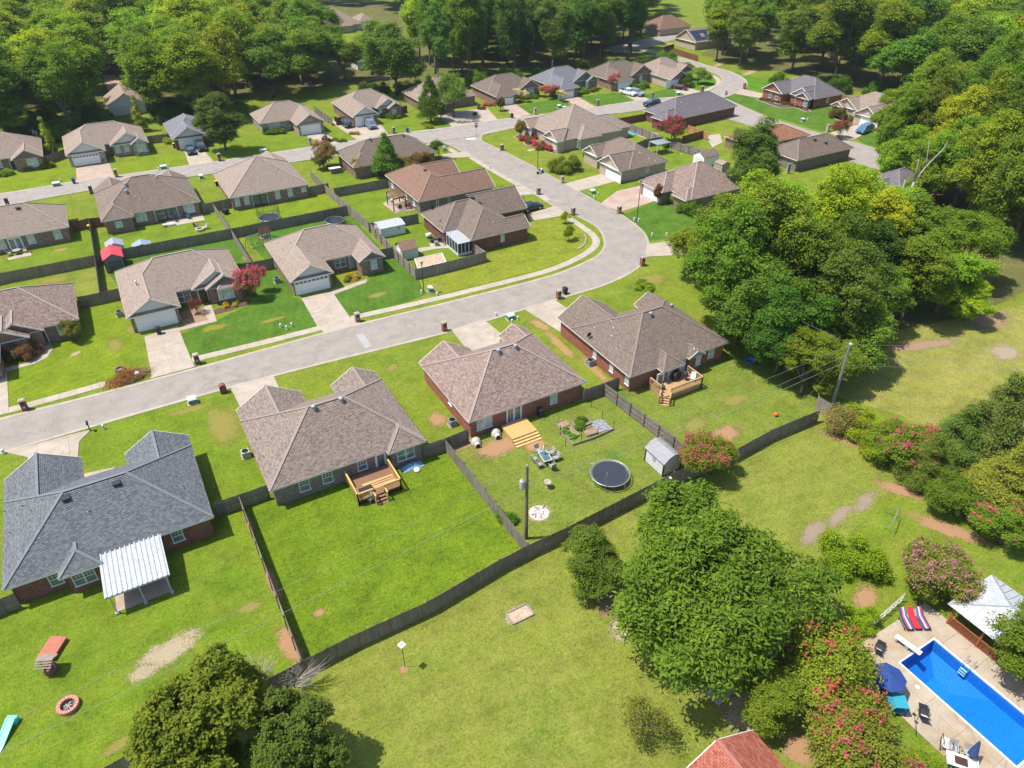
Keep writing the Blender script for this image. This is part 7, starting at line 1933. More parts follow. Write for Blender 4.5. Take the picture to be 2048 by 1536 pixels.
zz = g_.uniform(0, 1, (nx, ny))
for i in range(nx):
 for j in range(ny):
  e = max(0, 1 - ((i / 7.5 - 1) ** 2 + (j / 4 - 1) ** 2) * .9); m.v.append(((i / 7.5 - 1) * 1.15 + zz[i, j] * .1, (j / 4 - 1) * .5 + zz[j % nx, i % ny] * .08, .04 + e * (.22 + .35 * zz[i, j])))
for i in range(nx - 1):
 for j in range(ny - 1): m.f.append((i * ny + j, (i + 1) * ny + j, (i + 1) * ny + j + 1, i * ny + j + 1))
tinted(m, 'sheet', (.16, .30, .44), r, 'tint', False)
m = MB(); m.lathe([(.28, 0), (.36, .14), (.24, .3), (.05, .36)], 9, (.25, -.75)); tinted(m, 'white_bag', (.75, .77, .8), r)
# yellow platform deck of the red brick house
r = thing('deck', 'new yellow wooden platform deck with three wide steps behind the red brick house', 'deck', (29.15, 51.1, 0))
boards('deck_board', r, 0, 3.15, 0, 2.55, .55, 'deck_new', .145)
m = MB(); m.box(.03, .03, .05, 3.12, .08, .51); m.box(.03, .08, .05, .08, 2.5, .51); m.box(3.07, .08, .05, 3.12, 2.5, .51); m.build('skirt', 'deck_new', r)
for i in range(3):
 m = MB(); z = .55 - .155 * (i + 1); m.box(0, -.33 * (i + 1), z - .045, 3.15, -.33 * i - .012, z); m.build('step', 'deck_new', r)
 m = MB(); m.box(.03, -.33 * i - .03, max(0, z - .1), 3.12, -.33 * i - .002, z + .105) if False else m.box(.02, -.33 * (i + 1) + .03, 0, 3.13, -.33 * (i + 1) + .06, z - .047); m.build('riser', 'deck_tan', r)
GD = 'igloo dog houses'
for px, lab in (((952, 885), 'beige igloo dog house nearer the fence corner'), ((992, 868), 'beige igloo dog house nearer the yellow deck')):
 r = thing('dog_house', lab, 'dog house', at(px[0], px[1] + 2), R(-10), GD)
 m = MB(); m.lathe([(.58, 0), (.58, .12), (.54, .35), (.42, .6), (.22, .76), (.02, .82)], 16); tinted(m, 'dome', (.48, .44, .37), r, 'tint', True)
 m = MB(); pts = [(-.3, 0), (.3, 0), (.3, .3)] + [(.3 * math.cos(t * math.pi / 6), .3 + .3 * math.sin(t * math.pi / 6)) for t in range(1, 6)] + [(-.3, .3)]
 m.profile(pts, -.82, -.2); tinted(m, 'tunnel', (.50, .46, .39), r)
 m = MB(); m.profile([(x * .78, z * .86 + .03) for x, z in pts], -.835, -.815); m.build('opening', 'black', r)
# deck of the right hand house
r = thing('deck', 'cluttered wooden deck with slatted railing and corner steps behind the right hand house', 'deck', (48.3, 48.75, 0)); Dz2 = .75
boards('deck_board', r, 0, 5.5, 0, 2.9, Dz2, 'deck_tan', .15)
railing(r, [(0, 2.9), (0, .9)], Dz2, 'deck_tan'); railing(r, [(.75, 0), (5.5, 0)], Dz2, 'deck_tan'); railing(r, [(5.5, 0), (5.5, 2.6)], Dz2, 'deck_tan')
m = MB(); m.box(.05, .05, .05, 5.45, .1, Dz2 - .04); m.box(.05, .1, .05, .1, 2.8, Dz2 - .04); m.box(5.4, .1, .05, 5.45, 2.8, Dz2 - .04); m.build('skirt', 'deck_tan', r)
for i in range(4):
 m = MB(); d = Vector((-.7, -.7)).normalized(); a = Vector((.38, .45)) + d * (.28 * i + .25); n = Vector((.7, -.7)).normalized() * .55
 z = Dz2 - .17 * (i + 1); q = [a - n, a + n, a + n + d * .3, a - n + d * .3]; m.prism([tuple(p) for p in q], z - .05, z); m.build('step', 'deck_tan', r)
railing(r, [(.75, 0), (-.15, -.9)], .25, 'deck_tan'); railing(r, [(0, .9), (-.95, .0)], .25, 'deck_tan')
GDK = 'clutter on the right hand deck'
r = thing('grill', 'black covered grill on the cluttered deck', 'grill', (51.6, 50.9, Dz2), R(10))
m = MB(); m.profile([(-.55, .1), (.55, .1), (.6, .9), (.4, 1.15), (-.4, 1.15), (-.6, .9)], -.3, .3); m.build('cover', 'black', r)
r = thing('grill', 'second black grill nearer the deck railing', 'grill', (52.5, 50.3, Dz2), R(40))
m = MB(); m.lathe([(.3, .55), (.36, .75), (.3, .95), (.05, 1.05)], 12); m.build('kettle', 'black', r)
for i in range(3):
 m = MB(); t = i * 2.1; m.bar((math.cos(t) * .2, math.sin(t) * .2, .58), (math.cos(t) * .35, math.sin(t) * .35, 0), .04, .04); m.build('leg', 'dark', r)
lawn_chair('deck_chair', 'blue chair at the house door on the cluttered deck', (51.0, 51.3), R(20), (.05, .12, .25), Dz2)
lawn_chair('deck_chair', 'white chair by the outer railing of the cluttered deck', (53.2, 49.7), R(-50), (.7, .7, .68), Dz2)
lawn_chair('deck_chair', 'dark chair at the left railing of the cluttered deck', (48.9, 50.2), R(70), (.06, .06, .07), Dz2)
r = thing('ball', 'orange ball lying on the grass near the leaning pole', 'ball', at(1551, 832)); m = MB(); m.lathe([(.02, 0), (.2, .08), (.26, .24), (.2, .4), (.02, .48)], 14); tinted(m, 'shell', (.75, .12, .02), r, 'tint', True)
r = thing('kayak', 'blue plastic tub at the edge of the wood', 'tub', at(1500, 725), R(30)); m = MB(); m.lathe([(.5, 0), (.62, .35), (.66, .38), (.58, .38), (.46, .08)], 14); tinted(m, 'shell', (.03, .16, .40), r); r.name = 'plastic_tub'
# patio cover of the charcoal roofed house
r = thing('patio_cover', 'white ribbed metal patio cover on posts behind the charcoal roofed house', 'patio cover', (-10.6, 48.3, 0))
W_, D_ = 5.0, 5.0; zl, zh = 2.25, 2.62
m = MB(); n = 13
for i in range(n):
 x0 = W_ * i / n; pan = W_ / n
 for (a, za), (b, zb) in (((0, .0), (.10, .0)), ((.10, .0), (.14, .07)), ((.14, .07), (.22, .07)), ((.22, .07), (.26, 0)), ((.26, 0), (pan, 0))):
  m.poly([(x0 + a, 0, zl + za), (x0 + b, 0, zl + zb), (x0 + b, D_, zh + zb), (x0 + a, D_, zh + za)])
m.build('roof_sheet', 'white_metal', r)
m = MB(); m.bar((0, .06, zl - .09), (W_, .06, zl - .09), .10, .16); m.bar((.03, 0, zl - .06), (.03, D_, zh - .06), .05, .12); m.bar((W_ - .03, 0, zl - .06), (W_ - .03, D_, zh - .06), .05, .12); m.build('beam', 'white_metal', r)
for x in (.35, 2.55, 4.65):
 m = MB(); m.bar((x, .06, 0), (x, .06, zl - .16), .09, .09); m.box(x - .14, -.08, 0, x + .14, .2, .22); m.build('post', 'white_metal', r)
bays('patio', [(-10.3, 48.5), (-6.0, 48.5), (-6.0, 53.3), (-10.3, 53.3)], 'concrete_pink', 2.15, 2.4, .06)
# yard of the charcoal roofed house
r = thing('raised_planter', 'low reddish rectangular slab planter on the lawn below the charcoal roof', 'planter', at(107, 1300), R(-32))
m = MB(); m.box(-.62, -.95, 0, .62, .95, .32); m.build('box', plain('red_clay_slab', (.33, .10, .065), .8), r); m = MB(); m.box(-.66, -.99, .32, .66, .99, .39); m.build('lid', plain('red_clay_lid', (.36, .12, .075), .8), r)
r = thing('wishing_well', 'small wooden wishing well with shingled roof on the lawn', 'wishing well', at(104, 1342), R(-25))
m = MB(); m.lathe([(.5, 0), (.5, .5), (.4, .5), (.4, .3)], 14, capt=True); m.build('ring', 'brick_dark', r)
for x in (-.42, .42):
 m = MB(); m.bar((x, 0, 0), (x, 0, 1.3), .09, .09); m.build('post', 'old_wood', r)
for s_ in (-1, 1):
 m = MB()
 for k in range(4):
  a, b = .62 - .155 * k, .62 - .155 * (k + 1); m.bar((-.62, s_ * (a + b) / 2, 1.18 + .42 * (k + .5) / 4), (.62, s_ * (a + b) / 2, 1.18 + .42 * (k + .5) / 4), .2, .04, (0, -s_ * .45, 1))
 m.build('roof', 'old_wood', r)
def stone_ring(name, lab, px, R_, n, h, bw, mat, cat='fire pit', ash=True):
 r = thing(name, lab, cat, at(*px)); me = None
 for ring in range(2):
  for i in range(n):
   a = (i + .5 * ring) * 2 * math.pi / n
   if me is None:
    m = MB(); w0 = math.pi * (R_ - bw / 2) / n * .94; w1 = math.pi * (R_ + bw / 2) / n * .94
    m.prism([(-bw / 2, -w0), (bw / 2, -w1), (bw / 2, w1), (-bw / 2, w0)], 0, h / 2 - .01); me = m.mesh('block', mat)
   o = put('block', me, r, None, None, (math.cos(a) * R_, math.sin(a) * R_, ring * h / 2), a)
 m = MB(); m.lathe([(R_ - bw * .4, .02), (.05, .06)], 14); m.build('ash', plain('fire_ash', (.10, .09, .085), .95, 0, .5), r)
 for i in range(5):
  a = i * 1.3; m = MB(); m.tube([(math.cos(a) * .35, math.sin(a) * .35, .1), (-math.cos(a) * .3, -math.sin(a + .3) * .3, .2)], .05, 6); m.build('log', 'bark_pale', r)
 return r
stone_ring('fire_pit', 'pink block ring fire pit with burnt logs on the bottom left lawn', (138, 1414), .62, 14, .38, .26, plain('pink_concrete_block', (.42, .19, .14), .9))
stone_ring('fire_pit', 'small dark block ring on the lime lawn by the brush pile', (241, 741), .5, 10, .34, .2, plain('dark_brown_block', (.16, .09, .07), .9), 'planter ring')
r = thing('ash_heap', 'pale heap of burnt wood and ash in the trampoline yard', 'ash heap', at(1078, 1026))
g_ = np.random.default_rng(8)
m = MB(); m.lathe([(1.0, .02), (.6, .1), (.05, .2)], 14); m.build('ash', plain('pale_ash', (.42, .38, .36), .95, 0, .3), r)
for i in range(9):
 x, y, a = g_.normal() * .4, g_.normal() * .3, g_.uniform(0, 3.1); m = MB(); m.tube([(x, y, .12), (x + math.cos(a) * .5, y + math.sin(a) * .5, .2)], .05, 6); m.build('log', 'bark_pale', r)
r = thing('play_slide', 'turquoise plastic toy slide at the bottom left edge', 'slide', at(13, 1470), R(-28))
m = MB(); m.profile([(-.32, 0), (.32, 0), (.32, .1), (.22, .1), (.22, .05), (-.22, .05), (-.22, .1), (-.32, .1)], -1.0, 1.0); o = tinted(m, 'chute', (.10, .62, .56), r); o.rotation_euler = (R(14), 0, 0); o.location = (0, 0, .25)
m = MB(); m.box(-.35, .75, 0, .35, 1.2, .5); tinted(m, 'platform', (.10, .58, .55), r); m = MB(); m.box(-.3, -1.25, .0, .3, -.95, .08); tinted(m, 'foot', (.4, .6, .75), r)
GS = 'wooden sand frames in the field'
for px, a, w_, d_, lab in (((1040, 1229), R(0), 2.0, 1.2, 'bare wooden ground frame in the field'), ((1245, 1253), R(15), 1.6, 1.6, 'square ground frame with a white peg left of the huge tree')):
 r = thing('ground_frame', lab, 'sand frame', at(*px), a, GS)
 for q in ((-w_ / 2, -d_ / 2, w_ / 2, -d_ / 2), (-w_ / 2, d_ / 2, w_ / 2, d_ / 2), (-w_ / 2, -d_ / 2, -w_ / 2, d_ / 2), (w_ / 2, -d_ / 2, w_ / 2, d_ / 2)):
  m = MB(); m.bar((q[0], q[1], .08), (q[2], q[3], .08), .1, .16); m.build('board', 'old_wood', r)
 m = MB(); m.box(-w_ / 2 + .06, -d_ / 2 + .06, .02, w_ / 2 - .06, d_ / 2 - .06, .06); m.build('sand', plain('dry_sand', (.38, .28, .19), .95, 0, .2), r)
 if 'peg' in lab: m = MB(); m.tube([(0, .2, 0), (0, .2, .75)], .05, 8); m.build('peg', 'white', r)
r = thing('concrete_pad', 'square concrete pad with a round lid under the huge tree', 'concrete pad', at(1432, 1378), R(10))
m = MB(); m.box(-.95, -1.0, 0, .95, 1.0, .1); m.build('slab', 'concrete', r); m = MB(); m.lathe([(.3, .1), (.28, .16)], 14); m.build('lid', 'concrete', r)
r = thing('swing_frame', 'pale metal swing frame left standing above the broad green shrub', 'swing frame', at(1785, 1052), R(20))
m = MB(); m.bar((-1.1, 0, 1.5), (1.2, .2, 1.35), .06, .06); m.bar((-1.1, 0, 1.5), (-1.5, -.5, 0), .05, .05); m.bar((-1.1, 0, 1.5), (-.8, .6, 0), .05, .05); m.bar((1.2, .2, 1.35), (1.0, -.5, 0), .05, .05); m.bar((1.2, .2, 1.35), (1.5, .8, 0), .05, .05); m.build('frame', 'grey_metal', r)
# birdbath, patio set, garden beds in the trampoline yard
r = thing('bird_bath', 'stone bird bath on the grass right of the utility pole', 'bird bath', at(1095, 975))
m = MB(); m.lathe([(.22, 0), (.22, .06), (.1, .14), (.09, .6), (.16, .68)], 12); m.build('pedestal', 'concrete', r, True); m = MB(); m.lathe([(.16, .68), (.38, .78), (.4, .82), (.34, .8), (.05, .74)], 14); m.build('bowl', 'concrete', r, True)
px = at(1090, 922, .0)
r = thing('patio_table', 'glass topped white patio table with folded umbrella in the trampoline yard', 'table', px, R(-8))
m = MB(); m.box(-.5, -.85, .68, -.38, .85, .73); m.box(.38, -.85, .68, .5, .85, .73); m.box(-.38, -.85, .68, .38, -.73, .73); m.box(-.38, .73, .68, .38, .85, .73); m.build('frame', 'white_metal', r)
m = MB(); m.box(-.375, -.725, .70, .375, .725, .72); m.build('glass_top', 'glass', r)
for x in (-.44, .44):
 for y in (-.79, .79):
  m = MB(); m.bar((x, y, 0), (x, y, .68), .06, .06); m.build('leg', 'white_metal', r)
r = thing('folded_umbrella', 'folded white umbrella standing in the patio table', 'umbrella', (px[0], px[1] + .35, 0), 0)
m = MB(); m.tube([(0, 0, 0), (0, 0, 2.0)], .025, 6); m.build('pole', 'white_metal', r); m = MB(); m.lathe([(.05, 1.0), (.14, 1.2), (.11, 1.7), (.03, 2.0)], 8); m.build('canopy', 'white', r)
GCH = 'patio chairs around the white table'
for dx, dy, a, l in ((-1.0, -.5, 90, 'front left'), (-1.0, .5, 90, 'back left'), (1.0, -.45, -90, 'front right'), (1.0, .5, -90, 'back right'), (0, -1.4, 180, 'nearest the camera'), (0, 1.4, 0, 'farthest')):
 lawn_chair('patio_chair', 'grey patio chair at the white table, ' + l, (px[0] + dx, px[1] + dy), R(a), (.32, .30, .27), 0, GCH)
gb = thing('garden_plot', 'fenced vegetable plot of raised wooden beds in the trampoline yard', 'vegetable plot', (35.4, 46.9, 0))
pl = gpts([(1111, 851), (1172, 832), (1208, 838), (1228, 860), (1146, 893)])
for nm, P_, mat in (('bed', [(1112, 848), (1130, 841), (1139, 851), (1120, 859)], 'soil'), ('bed', [(1123, 860), (1141, 852), (1158, 872), (1139, 880)], 'soil'), ('bed', [(1143, 843), (1172, 833), (1184, 848), (1152, 860)], 'soil'), ('bed', [(1165, 862), (1184, 855), (1196, 867), (1174, 874)], 'soil'), ('sheet', [(1180, 846), (1202, 837), (1225, 858), (1197, 866)], plain('grey_weed_sheet', (.20, .20, .21), .8, 0, .4))):
 q = [(a - 35.4, b - 46.9) for a, b in gpts(P_)]
 m = MB(); m.prism(q, .02, .12 if nm == 'bed' else .06); o = m.build('soil' if nm == 'bed' else 'weed_sheet', mat, gb)
 if nm == 'bed':
  for i in range(4):
   m = MB(); m.bar((*q[i], .12), (*q[(i + 1) % 4], .12), .06, .22); m.build('bed_board', 'old_wood', gb)
q = [(a - 35.4, b - 46.9) for a, b in gpts([(1120, 865), (1146, 892), (1188, 878), (1228, 860)])]
for a, b in zip(q, q[1:]): m = MB(); m.bar((*a, .15), (*b, .15), .06, .3); m.build('border_board', 'old_wood', gb)
for p in [(1120, 868), (1131, 893), (1162, 884), (1195, 870), (1227, 858), (1204, 838), (1182, 815)]:
 a = at(*p); m = MB(); m.bar((a[0] - 35.4, a[1] - 46.9, 0), (a[0] - 35.4, a[1] - 46.9, 1.2), .05, .05); m.build('stake', 'dark', gb)
tree('shrub', at(1161, 850), 1.05, 1.0, (.06, .14, .012), 'large leafy squash plant in the fenced vegetable plot', 'plant', name='vegetable_plant')
tree('shrub', at(1130, 863), .55, .55, (.05, .13, .012), 'small leafy vegetable in the left raised bed', 'plant', name='vegetable_plant')
tree('shrub', at(1142, 872), .6, .6, (.055, .14, .012), 'leafy vegetable at the lower end of the left raised bed', 'plant', name='vegetable_plant')
# trampolines
def trampoline(px, R_, lab, poles=6, net=False, zt=.85, hp=1.8):
 c = at(px[0], px[1], zt); r = thing('trampoline', lab, 'trampoline', (*c, 0), R(12), 'round trampolines')
 m = MB(); m.lathe([(R_ * .90, zt - .02), (.05, zt - .035)], 40, capb=False, capt=True); m.build('mat', plain('trampoline_mat', (.022, .026, .04), .7), r)
 m = MB(); n = 48
 m.tube([(R_ * math.cos(i * 2 * math.pi / n), R_ * math.sin(i * 2 * math.pi / n), zt) for i in range(n + 1)], .045, 8, False); m.build('frame', 'grey_metal', r, True)
 m = MB()
 for i in range(72):
  a = i * 2 * math.pi / 72; m.bar((R_ * .895 * math.cos(a), R_ * .895 * math.sin(a), zt - .02), (R_ * .98 * math.cos(a), R_ * .98 * math.sin(a), zt), .028, .028)
 o = m.build('springs', 'grey_metal', r); o['kind'] = 'stuff'
 for i in range(poles):
  a = (i + .5) * 2 * math.pi / poles; ca, sa = math.cos(a), math.sin(a); b = a + .42
  m = MB(); m.tube([(R_ * ca, R_ * sa, zt), (R_ * ca, R_ * sa, .03), (R_ * math.cos(b), R_ * math.sin(b), .03), (R_ * math.cos(b), R_ * math.sin(b), zt)], .028, 6); m.build('leg', 'grey_metal', r)
  m = MB(); m.tube([(R_ * 1.03 * ca, R_ * 1.03 * sa, .3), (R_ * 1.03 * ca, R_ * 1.03 * sa, zt + hp - .15), (R_ * .93 * ca, R_ * .93 * sa, zt + hp)], .022, 6); m.build('net_pole', 'dark' if net else 'grey_metal', r)
 if net:
  m = MB(); k = 60
  for i in range(k):
   a, b = i * 2 * math.pi / k, (i + 1) * 2 * math.pi / k
   m.bar((R_ * .97 * math.cos(a), R_ * .97 * math.sin(a), zt), (R_ * .97 * math.cos(a), R_ * .97 * math.sin(a), zt + hp), .012, .012)
   for j in range(1, 13): z = zt + hp * j / 12; m.bar((R_ * .97 * math.cos(a), R_ * .97 * math.sin(a), z), (R_ * .97 * math.cos(b), R_ * .97 * math.sin(b), z), .012, .012)
  o = m.build('net', 'black', r); o['kind'] = 'stuff'
 return r
trampoline((1220, 946), 2.0, 'large round trampoline with bare net poles in the trampoline yard')
trampoline((538, 434), 1.9, 'netted trampoline on the lime lawn before the dark porch house', net=True)
trampoline((669, 440), 1.7, 'netted trampoline by the fence junction above the stone gabled house', net=True, zt=.9)
# sheds
def shed(name, lab, rect, h, rise, roof, wall, axis='y', door=None, win=None, gambrel=False, rz=0, trim='trim'):
 u0, u1, v0, v1 = rect; c = ((u0 + u1) / 2, (v0 + v1) / 2); r = thing(name, lab, 'shed', (*c, 0), rz)
 a, b = (u1 - u0) / 2, (v1 - v0) / 2
 m = MB(); m.box(-a, -b, .05, a, b, h); m.build('wall', wall, r)
 T = (lambda x, y, z: (x, y, z)) if axis == 'y' else (lambda x, y, z: (y, x, z)); A_, B_ = (a, b) if axis == 'y' else (b, a); o_ = .14
 pr = [(-A_ - o_, h - .05), (-A_ * .55, h + rise * .68), (0, h + rise), (A_ * .55, h + rise * .68), (A_ + o_, h - .05)] if gambrel else [(-A_ - o_, h - .06), (0, h + rise), (A_ + o_, h - .06)]
 m = MB()
 for p, q in zip(pr, pr[1:]):
  V = [T(p[0], -B_ - o_, p[1]), T(p[0], B_ + o_, p[1]), T(q[0], B_ + o_, q[1]), T(q[0], -B_ - o_, q[1])]
  m.poly([(x, y, z + .05) for x, y, z in V]); m.poly(V[::-1])
  for k in range(4): s_, e_ = V[k], V[(k + 1) % 4]; m.poly([s_, e_, (e_[0], e_[1], e_[2] + .05), (s_[0], s_[1], s_[2] + .05)])
 m.build('roof', roof, r)
 m = MB()
 for s_ in (-1, 1): m.poly([T(x if abs(x) < A_ else math.copysign(A_, x), s_ * (B_ - .001), max(h - .01, z - .02)) for x, z in pr])
 m.build('gable', wall, r)
 m = MB()
 for x in (-a, a):
  for y in (-b, b): m.box(x - .06, y - .06, .05, x + .06, y + .06, h - .02)
 m.build('corner_trim', trim, r)
 F = {'S': lambda x, z, d: (x, -b - d, z), 'W': lambda x, z, d: (-a - d, -x, z), 'E': lambda x, z, d: (a + d, x, z)}
 if door:
  d, x, w_, hh, mat = door; f = F[d]; m = MB()
  for x0, x1 in ((x - w_ / 2, x - .02), (x + .02, x + w_ / 2)):
   p, q = f(x0, .1, .002), f(x1, hh, .05); m.box(*p, *q)
  m.build('door', mat, r)
  for x0, x1 in ((x - w_ / 2, x - .02), (x + .02, x + w_ / 2)):
   for z in (.12, hh / 2, hh - .1): m = MB(); m.box(*f(x0, z, .05), *f(x1, z + .07, .07)); m.build('door_brace', trim, r)
 if win:
  d, x, z, w_, hh = win; f = F[d]; m = MB(); m.box(*f(x - w_ / 2, z - hh / 2, .002), *f(x + w_ / 2, z + hh / 2, .03)); wo = m.build('window', 'glass', r)
  m = MB(); m.box(*f(x - .03, z - hh / 2, .03), *f(x + .03, z + hh / 2, .05)); m.box(*f(x - w_ / 2, z - .03, .03), *f(x + w_ / 2, z + .03, .05)); m.build('muntin', 'white', wo)
 return r
shed('garden_shed', 'small white shed with grey roof beside the large trampoline', (39.85, 42.1, 38.95, 41.8), 1.75, .75, plain('grey_shed_roof', (.25, .24, .25), .7), plain('lilac_white_cladding', (.60, .57, .58), .6), win=('W', -.1, 1.15, .45, .4), gambrel=True, trim='dark')
shed('garden_shed', 'flat white metal shed by the fence beside the bend house yard', (36.3, 40.6, 108.4, 111.5), 1.75, .35, 'white_metal', plain('greenish_white_cladding', (.55, .60, .55), .6), 'x', win=('S', 1.1, 1.25, .35, .4), door=('W', 0, 1.4, 1.5, 'old_wood'))
shed('garden_shed', 'small shed with brown shingle roof and white gable by the bend house', (36.1, 38.7, 98.6, 101.4), 1.7, 1.0, M['roof_rust'], plain('pale_sage_cladding', (.52, .57, .52), .6), 'x', door=('W', .1, 1.3, 1.5, 'siding_white'))
shed('garden_shed', 'grey shed with bright red metal roof and dark double doors', (-5.2, -2.5, 117.1, 120.8), 2.2, .75, 'red_metal', plain('dark_grey_cladding', (.16, .165, .15), .7), door=('S', 0, 1.9, 1.75, plain('grey_door', (.11, .115, .11), .7)), trim='dark')
shed('garden_shed', 'low shed with pale grey roof just behind the red roofed one', (-4.4, -2.0, 122.4, 124.8), 1.9, .6, plain('lead_grey_roof', (.27, .27, .30), .5), 'siding')
shed('garden_shed', 'low blue grey roofed shed standing behind the dark fence', (-.7, 1.9, 121.6, 123.6), 1.3, .5, plain('blue_grey_roof', (.22, .28, .36), .5), plain('navy_cladding', (.05, .06, .08), .7))
a = at(1414, 331); shed('garden_shed', 'white shed with brown roof and roller door left of the tall oak', (a[0] - 1.7, a[0] + 2.4, a[1] - .6, a[1] + 2.6), 2.1, .9, M['roof_brown'], 'siding_white', 'x', door=('W', 0, 1.9, 1.8, 'white'))
a = at(1447, 346); shed('garden_shed', 'small tan shed with pale trim at the foot of the tall oak', (a[0] - 1.2, a[0] + 1.0, a[1] - .4, a[1] + 1.6), 2.0, .4, M['roof_tan'], plain('tan_cladding', (.38, .30, .20), .7), door=('W', 0, 1.2, 1.7, plain('tan_door', (.36, .28, .19), .7)), trim='white')
a = at(63, 283); shed('garden_shed', 'white gabled shed behind the left edge brick house', (a[0] - 1.8, a[0] + 1.8, a[1] - 1, a[1] + 2.4), 2.4, 1.1, M['roof_slate'], 'siding_white')
# screened porch and canopies
r = thing('screened_porch', 'screened porch with white ribbed roof on the bend house', 'porch', (44.5, 95.7, 0))
m = MB(); n = 8
for i in range(n):
 x0 = 2.7 * i / n; m.poly([(x0, -.2, 2.25), (x0 + .25, -.2, 2.25), (x0 + .25, 4.4, 2.5), (x0, 4.4, 2.5)]); m.bar((x0 + .3, -.2, 2.28), (x0 + .3, 4.4, 2.53), .06, .06)
m.box(-.02, -.2, 2.18, 2.72, 4.4, 2.24); m.build('roof_sheet', 'white_metal', r)
m = MB(); m.box(0.05, 0.05, .1, 2.6, .08, 2.15); m.box(.05, .08, .1, .08, 4.2, 2.15); m.build('insect_screen', 'screen', r)
for x, y in ((0, 0), (.65, 0), (1.3, 0), (1.95, 0), (2.6, 0), (0, 1.05), (0, 2.1), (0, 3.15), (0, 4.2)):
 m = MB(); m.box(x - .05, y - .05, 0, x + .05, y + .05, 2.18); m.build('post', 'white', r)
m = MB(); m.box(.0, -.02, .05, 2.6, .045, .45); m.box(-.02, .05, .05, .045, 4.2, .45); m.build('kick_panel', 'siding', r)
r = thing('frame_roof', 'tan lean-to panel with white edge inside the pale fence by the street lamp', 'frame roof', at(832, 535), 0)
P_ = [at(829, 518, 1.5), at(884, 506, 1.5), at(892, 524, .9), at(836, 537, .9)]; o_ = at(832, 535); P_ = [(p[0] - o_[0], p[1] - o_[1]) for p in P_]; zz_ = (1.5, 1.5, .9, .9)
m = MB(); m.poly([(*P_[i], zz_[i]) for i in range(4)]); m.poly([(*P_[i], zz_[i] - .04) for i in range(4)][::-1]); m.build('panel', plain('tan_panel', (.40, .30, .19), .8, 0, .25), r)
for i in range(4):
 j = (i + 1) % 4; m = MB(); m.bar((*P_[i], zz_[i] + .02), (*P_[j], zz_[j] + .02), .1, .06); m.build('edge_board', 'white', r); m = MB(); m.bar((*P_[i], 0), (*P_[i], zz_[i]), .09, .09); m.build('post', 'old_wood', r)
r = thing('pergola', 'dark wooden pergola with open slats beside the rust brown roof', 'pergola', at(783, 422), 0); o_ = at(783, 422)
C_ = [at(773, 384, 2.4), at(797, 379, 2.4), at(811, 393, 2.4), at(786, 399, 2.4)]; C_ = [(p[0] - o_[0], p[1] - o_[1]) for p in C_]
for p in C_: m = MB(); m.bar((*p, 0), (*p, 2.35), .16, .16); m.build('post', plain('dark_red_post', (.10, .025, .02), .6), r)
for a, b in ((0, 1), (3, 2)): m = MB(); m.bar((*C_[a], 2.4), (*C_[b], 2.4), .1, .2); m.build('beam', 'dark_wood', r)
for i in range(12):
 t = i / 11; a = Vector((*C_[0], 2.56)).lerp(Vector((*C_[1], 2.56)), t); b = Vector((*C_[3], 2.56)).lerp(Vector((*C_[2], 2.56)), t); m = MB(); m.bar(a, b, .06, .12); m.build('slat', 'deck_brown', r)
for i in range(7):
 t = (i + .5) / 7; a = Vector((*C_[0], 2.66)).lerp(Vector((*C_[3], 2.66)), t); b = Vector((*C_[1], 2.66)).lerp(Vector((*C_[2], 2.66)), t); m = MB(); m.bar(a, b, .05, .07); m.build('slat', 'deck_tan', r)
for p, c, l in (((800, 416), (.05, .06, .04), 'dark potted plant on the pergola patio'), ((812, 412), (.06, .10, .04), 'green potted plant on the pergola patio')): tree('shrub', at(*p), .45, .9, c, l, 'plant', name='potted_plant')
lawn_chair('patio_chair', 'pale chair under the dark pergola', at(782, 404), R(30), (.5, .5, .48)); lawn_chair('patio_chair', 'red brown box chair at the pergola patio wall', at(821, 417), R(0), (.22, .08, .05))
# open roof canopy over table in the trees left of the long brown roof
r = thing('canopy_table', 'white topped garden bar beside the rusty crape myrtle', 'garden bar', at(671, 346)); m = MB(); m.box(-1.2, -.5, 1.05, 1.2, .6, 1.12); m.build('top', 'white', r); m = MB(); m.box(-.9, -.3, 0, .9, .4, 1.05); m.build('base', 'brick_brown', r)
# playset with slide
r = thing('playset', 'wooden play tower with roof, slide and swing bar on the deep green lawn', 'playset', at(532, 488), R(10))
for x in (-.7, .7):
 for y in (-.7, .7): m = MB(); m.bar((x, y, 0), (x, y, 2.3), .12, .12); m.build('post', 'old_wood', r)
m = MB(); m.box(-.75, -.75, 1.2, .75, .75, 1.28); m.build('platform', 'old_wood', r)
for s_ in (-1, 1): m = MB(); m.poly([(-.95, s_ * .95, 2.25), (.95, s_ * .95, 2.25), (.95, 0, 2.95), (-.95, 0, 2.95)]); m.poly([(-.95, s_ * .95, 2.2), (-.95, 0, 2.9), (.95, 0, 2.9), (.95, s_ * .95, 2.2)]); m.build('roof', 'dark_wood', r)
m = MB(); m.profile([(-.3, 0), (.3, 0), (.3, .14), (.24, .05), (-.24, .05), (-.3, .14)], -1.3, 1.3); o = tinted(m, 'slide', (.02, .22, .09), r); o.rotation_euler = (R(0), R(28), R(90)) if False else (R(27), 0, R(70)); o.location = (1.85, .5, .62)
m = MB(); m.bar((-.7, 0, 2.1), (-3.0, 0, 2.1), .1, .1); m.bar((-3.0, 0, 2.1), (-3.2, -.9, 0), .09, .09); m.bar((-3.0, 0, 2.1), (-3.2, .9, 0), .09, .09); m.build('swing_bar', 'old_wood', r)
